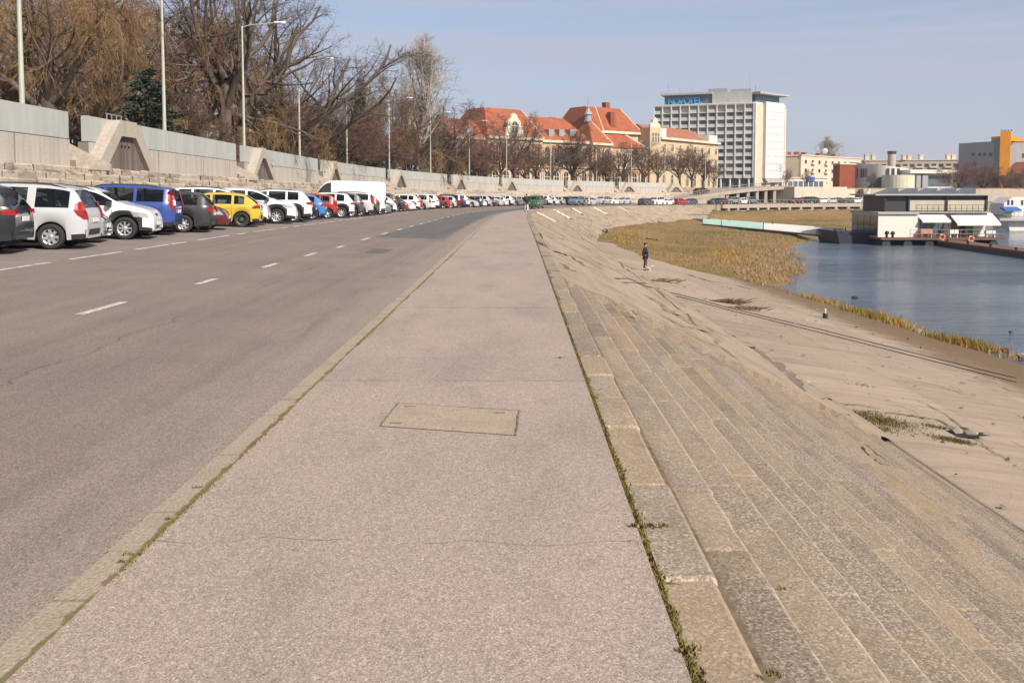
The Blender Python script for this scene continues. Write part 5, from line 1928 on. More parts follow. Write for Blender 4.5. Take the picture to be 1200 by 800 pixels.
# ================================================================== buildings across the bend
class Facade:
    def __init__(s, p0, p1, z0=0.0):
        s.p0 = Vector((p0[0], p0[1], 0)); s.p1 = Vector((p1[0], p1[1], 0))
        s.ax = (s.p1 - s.p0); s.len = s.ax.length; s.ax.normalize()
        s.n = Vector((s.ax.y, -s.ax.x, 0))
        if s.n.dot(-s.p0) < 0:
            s.n = -s.n
        s.z0 = z0
    def P(s, a, z, out=0.0):
        q = s.p0 + s.ax * a + s.n * out
        return Vector((q.x, q.y, z))
    def a_of(s, u):
        """distance along the facade where photo column u meets it"""
        k = (u - PX) / FPX
        # X = k*Y on the line p0 + ax*a
        return (k * s.p0.y - s.p0.x) / (s.ax.x - k * s.ax.y)
    def z_of(s, u, v, out=0.0):
        a = s.a_of(u)
        q = s.P(a, 0, out)
        return at(u, v, q.y).z
    def box(s, mb, a0, a1, z0, z1, o0, o1):
        c = [s.P(a, z, o) for z in (z0, z1) for a, o in ((a0, o0), (a1, o0), (a1, o1), (a0, o1))]
        i = [mb.vert(p) for p in c]
        for q in ((0, 3, 2, 1), (4, 5, 6, 7), (0, 1, 5, 4), (1, 2, 6, 5), (2, 3, 7, 6), (3, 0, 4, 7)):
            mb.face([i[k] for k in q])
    def quad(s, mb, a0, a1, z0, z1, o):
        mb.poly([s.P(a0, z0, o), s.P(a1, z0, o), s.P(a1, z1, o), s.P(a0, z1, o)])

def frustum(mb, F, a0, a1, b0, b1, z0, ta0, ta1, tb0, tb1, z1):
    lo = [F.P(a0, z0, -b0), F.P(a1, z0, -b0), F.P(a1, z0, -b1), F.P(a0, z0, -b1)]
    hi = [F.P(ta0, z1, -tb0), F.P(ta1, z1, -tb0), F.P(ta1, z1, -tb1), F.P(ta0, z1, -tb1)]
    I = [mb.vert(p) for p in lo + hi]
    for q in ((0, 3, 2, 1), (4, 5, 6, 7), (0, 1, 5, 4), (1, 2, 6, 5), (2, 3, 7, 6), (3, 0, 4, 7)):
        mb.face([I[k] for k in q])

def mat_roof(name, a, b):
    t = NT(name, 0.85, spec=0.2)
    g = t.obj()
    n = t.noise(g, 0.6, 6, 0.7)
    x, y, z = t.sep(g)
    row = t.math('LESS_THAN', t.math('FRACT', t.math('MULTIPLY', z, 2.4)), 0.18)
    c = t.ramp(n, [(0.3, a), (0.7, b)])
    c = t.mix(t.math('MULTIPLY', row, 0.25), c, (0.16, 0.05, 0.025))
    t.color(c)
    return t.m
M_ROOF = mat_roof('orange_red_roof_tiles', (0.23, 0.068, 0.032), (0.37, 0.115, 0.056))
M_ROOF2 = mat_roof('faded_roof_tiles', (0.25, 0.10, 0.06), (0.36, 0.16, 0.10))
def mat_stucco(name, c0, var=0.14):
    t = NT(name, 0.9, spec=0.15)
    g = t.obj()
    n = t.noise(g, 0.5, 6, 0.65)
    m = t.noise(t.map(g, (1, 1, .2)), 1.2, 4)
    c = t.ramp(n, [(0.3, tuple(x * (1 - var) for x in c0)), (0.7, tuple(min(1, x * (1 + var)) for x in c0))])
    c = t.mix(1.0, c, t.ramp(m, [(0.3, (.9, .89, .88)), (0.7, (1.04, 1.04, 1.04))]), 'MULTIPLY')
    t.color(c)
    return t.m
M_CREAM = mat_stucco('cream_stucco', (0.53, 0.41, 0.265))
M_TRIM = mat_stucco('pale_stone_trim', (0.60, 0.53, 0.42))
M_BRICK = mat_stucco('red_brick', (0.26, 0.085, 0.05), .25)
M_WPANE = plain('dark_window_pane', (0.035, 0.040, 0.045), 0.08, spec=0.6)
M_WHITE = mat_stucco('white_plaster', (0.62, 0.59, 0.54), .06)
M_ZINC = plain('weathered_zinc', (0.33, 0.34, 0.35), 0.5, 0.4)
M_ROOFFLAT = plain('grey_flat_roof', (0.22, 0.21, 0.20), 0.9, var=.2)

def arch(w, h, n=6):
    pts = [(-w, 0), (w, 0), (w, h - w)]
    pts += [(w * math.cos(t), h - w + w * math.sin(t)) for t in np.linspace(0, math.pi, n + 1)[1:-1]]
    pts += [(-w, h - w)]
    return pts

def arched_window(F, a, z, w, h, parent, out=0.0):
    f = MB()
    o = arch(w + .28, h + .28)
    i_ = arch(w, h)
    p0 = F.P(a, z, out)
    A = [p0 + F.ax * x + Vector((0, 0, y - .14)) + F.n * .14 for x, y in o]
    B = [p0 + F.ax * x + Vector((0, 0, y)) + F.n * .14 for x, y in i_]
    C_ = [p + F.n * -.16 for p in B]
    D_ = [p + F.n * -.13 for p in A]
    n = len(o)
    for k in range(n):
        m = (k + 1) % n
        f.poly([A[k], A[m], B[m], B[k]]); f.poly([B[k], B[m], C_[m], C_[k]]); f.poly([D_[k], D_[m], A[m], A[k]])
    w_ = f.build('window', M_TRIM, parent, fix=True)
    g = MB()
    g.poly([p + F.n * .03 for p in C_])
    for x in (0,):
        pass
    g.build('pane', M_WPANE, w_)
    b = MB()
    F.box(b, a - .05, a + .05, z, z + h - .1, out + .03, out + .09)
    F.box(b, a - w + .02, a + w - .02, z + h * .62, z + h * .62 + .1, out + .04, out + .085)
    b.build('mullion', M_TRIM, w_)

# ------------------------------------------------------------------ palace with orange red roofs
def palace():
    root = thing('palace', 'ornate cream and brick palace with orange red mansard roofs, turret and gables', 'palace', (at(655, 225, 215).x, 222, 2.0))
    inv = Matrix.Translation(-Vector(root.location))
    def B(mb, nm, mat, par=None, **kw):
        o = mb.build(nm, mat, par or root, fix=True)
        if par is None:
            o.matrix_parent_inverse = inv
        return o
    F = Facade(at(530, 225, 200)[:2], at(768, 225, 238)[:2])
    A, Z = F.a_of, F.z_of
    zb = 1.6
    class R_:  # wrapper so that windows and their panes sit in world space under the root
        pass
    def win(F_, a, z, w, h, out=0.0):
        before = set(bpy.data.objects)
        arched_window(F_, a, z, w, h, root, out)
        for o in set(bpy.data.objects) - before:
            if o.parent is root:
                o.matrix_parent_inverse = inv
    # ---- walls
    ze = Z(660, 165)
    zp = Z(600, 161)
    w = MB()
    F.box(w, A(530), A(572), zb, ze, -14, 0)
    B(w, 'side_wing_wall', M_CREAM)
    w = MB(); F.box(w, A(568), A(632), zb, zp, -16, 1.2); B(w, 'pavilion_wall', M_CREAM)
    w = MB(); F.box(w, A(632) + .01, A(692), zb, ze, -14, 0); B(w, 'middle_wing_wall', M_CREAM)
    w = MB(); F.box(w, A(690), A(713), zb, Z(700, 168), -12, 1.0); B(w, 'turret_wall', M_CREAM)
    w = MB(); F.box(w, A(713) + .01, A(757), zb, Z(735, 154), -16, -3.0); B(w, 'tall_pavilion_wall', M_CREAM)
    w = MB(); F.box(w, A(713) + .01, A(757), zb, Z(735, 174), -3.0 + .01, 0.4); B(w, 'front_block_wall', M_CREAM)
    # cornices
    c = MB()
    for u0, u1, z, o in ((530, 568, ze, 0), (568, 632, zp, 1.2), (633, 690, ze, 0), (690, 713, Z(700, 168), 1.0)):
        F.box(c, A(u0) - .1, A(u1) + .1, z - .55, z - .003, o + .003, o + .55)
        c2 = c
    B(c, 'cornice', M_TRIM)
    c = MB(); F.box(c, A(713) - .3, A(757) + .3, Z(735, 154) - .5, Z(735, 154) + .1, -2.99, -2.2); B(c, 'tall_cornice', M_TRIM)
    c = MB()
    for u0, u1, o in ((530, 567, 0), (568, 631, 1.2), (634, 689, 0), (691, 712, 1.0), (715, 756, .4)):
        F.box(c, A(u0), A(u1), 7.2, 7.6, o + .003, o + .3)
    B(c, 'string_course', M_TRIM)
    # ---- brick fields and windows
    for (u0, u1, n, o, zt) in ((533, 567, 3, 0, ze), (570, 631, 5, 1.2, zp), (635, 689, 5, 0, ze), (692, 712, 2, 1.0, Z(700, 168)), (716, 756, 4, .4, Z(735, 174))):
        a0, a1 = A(u0), A(u1)
        bw = (a1 - a0) / n
        for k in range(n):
            ac = a0 + bw * (k + .5)
            for (zz, hh) in ((3.0, 3.4), (8.3, 3.8)):
                if zz + hh > zt - .8:
                    continue
                if (k + (u0 > 600)) % 2 == 0 or u0 > 690:
                    b = MB(); F.box(b, ac - bw * .46, ac + bw * .46, zz - .9 + (0.2 if zz < 5 else 0.4), zz + hh + .35, o + .004, o + .06); B(b, 'brick_field', M_BRICK)
                win(F, ac, zz, min(.85, bw * .25), hh, o + .07)
    # ---- roofs
    r = MB(); frustum(r, F, A(528), A(572), -.3, 14, ze, A(534), A(572), 6.5, 7.5, Z(550, 141) + .8); B(r, 'side_wing_roof', M_ROOF)
    r = MB(); frustum(r, F, A(567), A(633), -1.5, 16.3, zp, A(581), A(624.5), 4.5, 11, Z(600, 124) - .3); rp = B(r, 'pavilion_roof', M_ROOF)
    r = MB(); frustum(r, F, A(631), A(694), -.4, 14.3, ze - .05, A(631), A(680), 6.5, 7.5, Z(660, 140) + .9); B(r, 'middle_wing_roof', M_ROOF)
    r = MB(); frustum(r, F, A(689.5), A(713.5), -1.3, 9, Z(700, 168), A(699), A(702), 3.2, 4.2, Z(700, 141)); B(r, 'turret_roof', M_ROOF)
    r = MB(); frustum(r, F, A(697), A(759), 2.2, 16.5, Z(735, 154) + .1, A(705), A(745), 6, 12, Z(725, 123) - .2); tp = B(r, 'tall_pavilion_roof', M_ROOF)
    r = MB(); frustum(r, F, A(714), A(757), -.7, 3.0, Z(735, 174) + .02, A(714), A(740), 2.7, 3.0, Z(725, 156)); B(r, 'front_block_roof', M_ROOF)
    # white hip edges
    def edge(p, q, nm='hip_ridge', rad=.13):
        m = MB(); m.tube([p, q], rad, 5); B(m, nm, M_TRIM)
    edge(F.P(A(633), zp, 1.5), F.P(A(624.5), Z(600, 124) - .3, -4.5))
    edge(F.P(A(714), Z(735, 154) + .1, -2.2), F.P(A(716), Z(725, 123) - .2, -6.0))
    edge(F.P(A(759), Z(735, 154) + .1, -2.2), F.P(A(745), Z(725, 123) - .2, -6.0))
    edge(F.P(A(713.5), Z(700, 168), 1.3), F.P(A(702), Z(700, 141), -3.2))
    edge(F.P(A(757), Z(735, 174) + .02, .7), F.P(A(740), Z(725, 156), -2.7), rad=.22)
    # turret lantern and spire
    pc = F.P(A(700.5), Z(700, 142), -3.7)
    m = MB()
    m.lathe([(1.0, 0), (1.05, .3), (.85, .5), (.8, 1.6), (1.15, 1.8), (1.0, 2.1), (.45, 2.9), (.3, 3.3), (.42, 3.6), (.12, 4.0), (.05, 6.3)], 'z', 10, Matrix.Translation(pc))
    B(m, 'lantern_spire', M_ZINC)
    # ornate gable in front of the left pavilion roof
    p0 = F.P(A(599), zp, 1.25)
    gw = A(609) - A(599)
    gh = Z(599, 133) - zp
    out = [(-gw, 0), (-gw, gh * .35), (-gw * .72, gh * .45), (-gw * .78, gh * .62), (-gw * .4, gh * .78), (-gw * .3, gh * .92), (0, gh), (gw * .3, gh * .92), (gw * .4, gh * .78), (gw * .78, gh * .62), (gw * .72, gh * .45), (gw, gh * .35), (gw, 0)]
    m = MB(); m.extr(out, p0, F.ax, (0, 0, 1), -F.n, .8); B(m, 'gable', M_TRIM)
    win(F, A(599), zp + .8, .8, gh * .5, 1.28)
    # pale gable tower right of the tall pavilion
    a0, a1 = A(757.5), A(770)
    m = MB(); F.box(m, a0, a1, zb, Z(764, 150), -6, 1.0)
    B(m, 'gable_tower_wall', M_CREAM)
    gw = (a1 - a0) / 2; p0 = F.P((a0 + a1) / 2, Z(764, 150), 1.0); gh = Z(764, 138) - Z(764, 150)
    m = MB(); m.extr([(-gw, 0), (-gw * .9, gh * .35), (-gw * .5, gh * .5), (-gw * .42, gh * .8), (0, gh), (gw * .42, gh * .8), (gw * .5, gh * .5), (gw * .9, gh * .35), (gw, 0)], p0, F.ax, (0, 0, 1), -F.n, .8); B(m, 'gable', M_TRIM)
    for k, aa in enumerate(np.linspace(a0 + 1.0, a1 - 1.0, 3)):
        win(F, aa, Z(764, 168), .38, 2.6, 1.0)
    # small roof dormers on the middle wing and left wing
    for u in (648, 660, 673, 553):
        z = Z(u, 160)
        a = A(u)
        m = MB(); F.box(m, a - .8, a + .8, z, z + 1.7, -3.2, -.6); B(m, 'dormer', M_ZINC)
    # chimneys
    for u, v0, v1, o in ((738, 126, 117, -9), (726.5, 152, 131, -3.5), (668, 142, 136, -7), (637, 142, 137, -7)):
        m = MB(); F.box(m, A(u) - .75, A(u) + .75, Z(u, v0) - 1, Z(u, v1) + (.0 if v0 < 140 else .1), o - .7, o + .7); B(m, 'chimney', M_BRICK)
    # white wall between the wings
    m = MB(); F.box(m, A(683), A(697), ze, Z(688, 138), -13.5, -12.5); B(m, 'party_wall', M_WHITE)
    # end wing seen along its length
    E = Facade(F.P(A(770) + .02, 0, 0.5)[:2], at(841, 225, 266)[:2])
    z0 = E.z_of(775, 160); z1 = E.z_of(838, 168)
    zc = (z0 + z1) / 2
    w = MB(); E.box(w, 0, E.len, zb, zc, -14, 0); B(w, 'end_wing_wall', M_CREAM)
    w = MB(); E.box(w, 0, E.len + .3, zc - .55, zc + .05, .003, .7); B(w, 'end_wing_cornice', M_TRIM)
    w = MB(); E.box(w, 0, E.len, 7.4, 7.8, .003, .3); B(w, 'string_course', M_TRIM)
    r = MB(); frustum(r, E, 0, E.len - 1.5, 1.0, 14, zc + .05, 0, E.len - 5, 6.5, 8, E.z_of(790, 149) + .6); B(r, 'end_wing_roof', M_ROOF2)
    w = MB(); E.box(w, E.len - 5.5, E.len - .1, zc + .05, zc + 2.0, -12, -.3); B(w, 'parapet', M_WHITE)
    w = MB(); E.box(w, .2, 4.5, zc + .05, zc + 2.4, -1.4, -.4); B(w, 'parapet', M_WHITE)
    n = 8
    for k in range(n):
        a = E.len * (k + .6) / n
        for zz, hh in ((3.2, 3.0), (8.2, 2.6), (12.2, 1.8)):
            if zz + hh < zc - .6:
                win(E, a, zz, .7, hh, 0)
    return root
palace()

# ------------------------------------------------------------------ high-rise hotel
M_CONCW = mat_stucco('white_concrete', (0.56, 0.56, 0.53), .06)
M_PARAP = mat_stucco('grey_green_parapet', (0.47, 0.50, 0.475), .08)
M_PEACH = mat_stucco('peach_render', (0.64, 0.49, 0.37), .05)
M_HPANEL = mat_stucco('pale_grey_cladding', (0.58, 0.575, 0.58), .04)
M_BLUEL = plain('blue_sign_letters', (0.05, 0.33, 0.68), 0.4)
M_DGLASS = plain('blue_grey_glass', (0.085, 0.115, 0.13), 0.1, spec=0.6)
M_CURT = plain('curtained_glass', (0.30, 0.32, 0.32), 0.25, spec=.5)
M_GREYPL = mat_stucco('grey_plant_room', (0.38, 0.38, 0.37), .08)

def text_mesh(body, size, extrude, mat, name, parent, M):
    cu = bpy.data.curves.new('lettering', 'FONT')
    cu.body = body; cu.size = size; cu.extrude = extrude; cu.align_x = 'LEFT'; cu.offset = 0.012 * size
    ob = bpy.data.objects.new('lettering', cu); COL.objects.link(ob)
    bpy.context.view_layer.update()
    dg = bpy.context.evaluated_depsgraph_get()
    me = bpy.data.meshes.new_from_object(ob.evaluated_get(dg))
    bpy.data.objects.remove(ob)
    me.materials.clear(); me.materials.append(mat)
    o = link(bpy.data.objects.new(name, me)); o.parent = parent
    o.matrix_world = M
    return o

def hotel():
    P0, P1, P2 = at(765, 225, 343), at(882.5, 225, 330), at(918, 225, 343)
    P3 = P0 + (P2 - P1)
    root = thing('hotel', 'tall white balconied hotel slab with blue rooftop letters, right of the palace', 'hotel', (P1.x, P1.y, 3.0))
    inv = Matrix.Translation(-Vector(root.location))
    def B(mb, nm, mat, par=None, fix=True):
        o = mb.build(nm, mat, par or root, fix=fix)
        if par is None:
            o.matrix_parent_inverse = inv
        return o
    F = Facade(P0[:2], P1[:2]); E = Facade(P1[:2], P2[:2])
    zt = F.z_of(880, 121.5)
    z0 = 2.5
    base = [P0[:2], P1[:2], P2[:2], P3[:2]]
    c = sum((Vector(p) for p in base), Vector((0, 0))) / 4
    core = [tuple(c + (Vector(p) - c) * .985) for p in base]
    # recess the main front by 1.6 m so that the balconies have depth
    q0 = F.P(0, 0, -1.6); q1 = F.P(F.len, 0, -1.6)
    m = MB(); m.prism([(q0.x, q0.y), (q1.x, q1.y), P2[:2], P3[:2]], z0, zt); B(m, 'core_wall', M_CONCW)
    nb, nf = 11, 10
    ground = z0 + 4.2
    fh = (zt - ground) / nf
    bw = F.len / nb
    for k in range(nb + 1):
        m = MB(); a = min(max(k * bw, .18), F.len - .18)
        F.box(m, a - .17, a + .17, ground, zt, -1.598, .25); B(m, 'fin', M_CONCW)
    for f in range(nf + 1):
        m = MB(); z = ground + f * fh
        F.box(m, 0.02, F.len - .02, z - .14, z + .14, -1.596, -.03); B(m, 'floor_slab', M_CONCW)
    rs = random.Random(4)
    for f in range(nf):
        for k in range(nb):
            z = ground + f * fh; a = k * bw
            if f < nf - 1 or k % 2 == 0:
                m = MB(); F.box(m, a + .30, a + bw - .30, z + .142, z + 1.05, -.22, -.12)
                B(m, 'balcony_parapet', M_PARAP)
            m = MB(); F.box(m, a + bw * .22, a + bw * (.62 + .2 * rs.random()), z + .2, z + fh - .3, -1.60, -1.54)
            if f * nb + k < 100:
                B(m, 'window', M_DGLASS if rs.random() < .55 else M_CURT)
            # curtains or blinds behind some panes
    # open ground floor with columns
    m = MB(); F.box(m, 0.5, F.len - .5, z0, ground - .15, -1.598, -1.2); B(m, 'lobby_glazing', M_DGLASS)
    for k in range(nb):
        m = MB(); a = (k + .5) * bw
        m.lathe([(.35, z0), (.35, ground - .15)], 'z', 10, Matrix.Translation(F.P(a, 0, -.5))); B(m, 'column', M_CONCW)
    # roof edge, plant room and sign storey
    m = MB(); m.prism([tuple(c + (Vector(p) - c) * 1.01) for p in base], zt + .15, zt + .6); B(m, 'roof_edge', M_CONCW)
    zs = F.z_of(800, 111)
    a0, a1 = F.a_of(776), F.a_of(831)
    m = MB(); F.box(m, a0, a1, zt + .6, zs, -9, -2.2); B(m, 'sign_storey', M_DGLASS)
    m = MB(); F.box(m, a0 - 1.2, a1 + .3, zs, zs + .7, -10, -.6); B(m, 'sign_canopy', M_GREYPL)
    m = MB(); F.box(m, a1 + .31, F.a_of(878), zt + .6, F.z_of(860, 107), -9.5, -1.4); B(m, 'plant_room', M_GREYPL)
    m = MB(); E.box(m, 3.0, E.len - 1.5, zt + .6, zt + 3.6, -10, -1.5); B(m, 'roof_lounge', M_DGLASS)
    m = MB(); E.box(m, 1.5, E.len + .8, zt + 3.6, zt + 4.3, -11, 1.4); B(m, 'lounge_canopy', M_GREYPL)
    for u0, u1, v in ((826, 848, 102), (852, 876, 103.5)):
        m = MB(); F.box(m, F.a_of(u0), F.a_of(u1), F.z_of(850, 107), F.z_of(850, v), -7, -4); B(m, 'roof_machinery', M_ZINC)
    for u, v, o in ((780, 96, -3), (793, 101, -3), (807, 99, -3), (874, 87, -5), (884, 98, -5), (889, 99, -5), (893, 98, -5), (819, 101, -4)):
        m = MB(); a = F.a_of(min(u, 881)); zz = F.z_of(min(u, 881), v)
        m.tube([F.P(a, zs, o), F.P(a, zz, o)], [.14, .08], 5); B(m, 'mast', M_ZINC)
    # sign letters: individual blue letters on the dark storey
    h = F.z_of(800, 114) - F.z_of(800, 122.5)
    sx = F.ax; M = Matrix(((sx.x, 0, F.n.x, 0), (sx.y, 0, F.n.y, 0), (0, 1, 0, 0), (0, 0, 0, 1)))
    total = F.a_of(820) - F.a_of(780)
    adv = [0.76, .80, .70, .80, .68, .62, .55]
    tot = sum(adv); x = F.a_of(780)
    for ch, w in zip('NOVOTEL', adv):
        p = F.P(x, zt + .75, -1.9)
        o = text_mesh(ch, h * 1.32, .12, M_BLUEL, 'sign_letter', root, Matrix.Translation(p) @ M @ Matrix.Diagonal((total / tot / (h * 1.32) * 1.25, 1, 1, 1)))
        x += w / tot * total
    # blind end wall: peach strips and a projecting pale panel on brackets
    m = MB(); E.box(m, .15, E.len - .15, z0, zt + .1, .003, .5); B(m, 'end_wall', M_PEACH)
    ea, eb = E.a_of(891), E.a_of(912)
    zpan = E.z_of(900, 209)
    m = MB(); E.box(m, ea, eb, zpan, zt + .9, .503, 1.7)
    pn = B(m, 'projecting_panel', M_HPANEL)
    for k in range(1, 10):
        m = MB(); z = zpan + (zt - zpan) * k / 10
        E.box(m, ea + .05, eb - .05, z - .06, z + .06, 1.702, 1.715); m.build('panel_joint', M_ZINC, pn)
    m = MB(); m.extr([(0, 0), (eb - ea, 0), (eb - ea - 2, -1.6), (2, -1.6)], E.P(ea, zpan - .01, .505), E.ax, (0, 0, 1), E.n, 1.1); B(m, 'panel_bracket', M_GREYPL)
    for u0, u1, v0, v1 in ((890, 895, 214, 218), (900.5, 906, 212, 221), (910, 914, 213.5, 221)):
        m = MB(); E.box(m, E.a_of(u0), E.a_of(u1), E.z_of(900, v1), E.z_of(900, v0), .503, .54); B(m, 'end_opening', M_WPANE)
    m = MB(); E.box(m, -.05, .6, z0, zt + .15, .0, .62); B(m, 'corner_strip', M_CONCW)
    m = MB(); E.box(m, E.len - .6, E.len + .05, z0, zt - 1.0, .0, .62); B(m, 'corner_strip', M_CONCW)
    for o in root.children:
        pass
hotel()

# ------------------------------------------------------------------ blocks on the right
M_SALMON = mat_stucco('cream_block_render', (0.60, 0.50, 0.38), .07)
M_BEIGEP = mat_stucco('beige_block_render', (0.44, 0.36, 0.28), .10)
M_RUST = mat_stucco('rust_red_cladding', (0.24, 0.065, 0.032), .18)
M_DRUM = mat_stucco('pale_green_cream_drum', (0.56, 0.55, 0.42), .05)
M_ORANGE = mat_stucco('orange_cladding', (0.72, 0.28, 0.012), .05)
M_GREYCL = mat_stucco('grey_metal_cladding', (0.30, 0.31, 0.32), .06)
M_BLUESIGN = plain('blue_shop_board', (0.02, 0.10, 0.40), 0.5)

def simple_windows(F, root, inv, a0, a1, z0, z1, nx, nz, w, h, mat=M_WPANE, balcony=False, par_mat=None, out=0.0):
    for i in range(nx):
        for j in range(nz):
            a = a0 + (a1 - a0) * (i + .5) / nx; z = z0 + (z1 - z0) * (j + .5) / nz
            f = MB()
            for (b0, b1, c0, c1) in ((-w - .1, w + .1, -h - .1, -h), (-w - .1, w + .1, h, h + .1), (-w - .1, -w, -h, h), (w, w + .1, -h, h)):
                F.box(f, a + b0, a + b1, z + c0, z + c1, out + .003, out + .12)
            o = f.build('window', M_WHITE, root, fix=True); o.matrix_parent_inverse = inv
            p = MB(); F.quad(p, a - w, a + w, z - h, z + h, out + .05)
            p.build('pane', mat, o)
            if balcony and i % 2 == 1:
                b = MB(); F.box(b, a - w * 1.7, a + w * 1.7, z - h - .4, z - h + .5, out + .01, out + 1.0)
                o2 = b.build('balcony', par_mat or M_WHITE, root); o2.matrix_parent_inverse = inv

def block(name, label, cat, u0, y0, u1, y1, vtop, depth, wall, nx=0, nz=0, w=.6, h=.65, balcony=False, par=None, zb=2.0, zlow=None, roof=None, group=None, vu=None):
    P0, P1 = at(u0, 225, y0), at(u1, 225, y1)
    F = Facade(P0[:2], P1[:2])
    root = thing(name, label, cat, (P0.x, P0.y, zb), 0, group)
    inv = Matrix.Translation(-Vector(root.location))
    um = vu or (u0 + u1) / 2
    zt = F.z_of(um, vtop)
    m = MB(); F.box(m, 0, F.len, zb, zt, -depth, 0); o = m.build('wall', wall, root, fix=True); o.matrix_parent_inverse = inv
    m = MB(); F.box(m, -.3, F.len + .3, zt + .003, zt + .45, -depth - .3, .35); o = m.build('roof_edge', roof or M_TRIM, root, fix=True); o.matrix_parent_inverse = inv
    if nx:
        simple_windows(F, root, inv, 1, F.len - 1, (zlow or zb + 3.2), zt - .6, nx, nz, w, h, balcony=balcony, par_mat=par)
    return root, inv, F, zt

r1, inv1, F1, z1 = block('apartment_block', 'cream four storey apartment block with balconies just right of the hotel', 'apartment block', 938, 385, 1008, 425, 184, 14, M_SALMON, 9, 3, .9, .75, True, M_WHITE, vu=965)
r2, inv2, F2, z2 = block('apartment_block', 'brown gable end of a block between the hotel end wall and the cream apartment block', 'apartment block', 917, 388, 937.5, 385.5, 183, 10, M_BEIGEP, vu=930)
for r_, inv_, F_, z_, us in ((r1, inv1, F1, z1, (950, 958, 975, 992)), (r2, inv2, F2, z2, (922, 931))):
    for u in us:
        m = MB(); a = F_.a_of(u); F_.box(m, a - .7, a + .7, z_ + .45, z_ + 2.0, -8, -6); o = m.build('chimney', M_BRICK, r_); o.matrix_parent_inverse = inv_
m = MB(); m.lathe([(.02, 0), (1.0, .12), (1.35, .5)], 'y', 16, Matrix.Translation(F1.P(F1.a_of(968), z1 + 2.4, -1)) @ Matrix.Rotation(R(20), 4, 'X'), cap=False)
o = m.build('satellite_dish', M_WHITE, r1); o.matrix_parent_inverse = inv1
# shops at its foot
r, inv, F, z = block('shop_row', 'low glazed shop row with a blue board at the foot of the apartment blocks', 'shops', 921, 372, 968, 378, 209, 8, M_WHITE, zb=2.0)
for k in range(7):
    m = MB(); a = 1 + k * (F.len - 2) / 7; F.box(m, a, a + (F.len - 2) / 7 * .8, 2.4, z - 1.2, .003, .06); o = m.build('shop_window', M_DGLASS, r); o.matrix_parent_inverse = inv
m = MB(); F.box(m, F.a_of(944), F.a_of(953), z - 1.2, z + .6, .36, .5); o = m.build('blue_board', M_BLUESIGN, r); o.matrix_parent_inverse = inv
block('long_apartment_block', 'long beige apartment block with recessed balconies behind the white curved building', 'apartment block', 1012, 470, 1152, 455, 188, 13, M_BEIGEP, 16, 3, 1.1, .85, True, M_TRIM, group=None)
for i, u in enumerate((1018, 1026, 1062, 1068, 1082, 1114, 1120, 1136)):
    p = at(u, 188, 462)
    m = MB(); m.box((-.9, -.9, 0), (.9, .9, 2.4)); m.box((-1.1, -1.1, 2.4), (1.1, 1.1, 2.7)); m.tube([(.3, .3, 2.7), (.3, .3, 4.6)], .16, 5)
    o = m.build('roof_chimney', M_TRIM)
    o.location = (p.x, p.y + 3, p.z + .3)
    par = [b for b in bpy.data.objects if b.get('label', '').startswith('long beige apartment')][0]
    o.parent = par; o.location = Vector(o.location) - Vector(par.location)
r, inv, F, z = block('rust_red_box', 'windowless rust red clad box between the apartment block and the white curved building', 'building', 983.5, 330, 1001.5, 334, 193, 3, M_RUST)
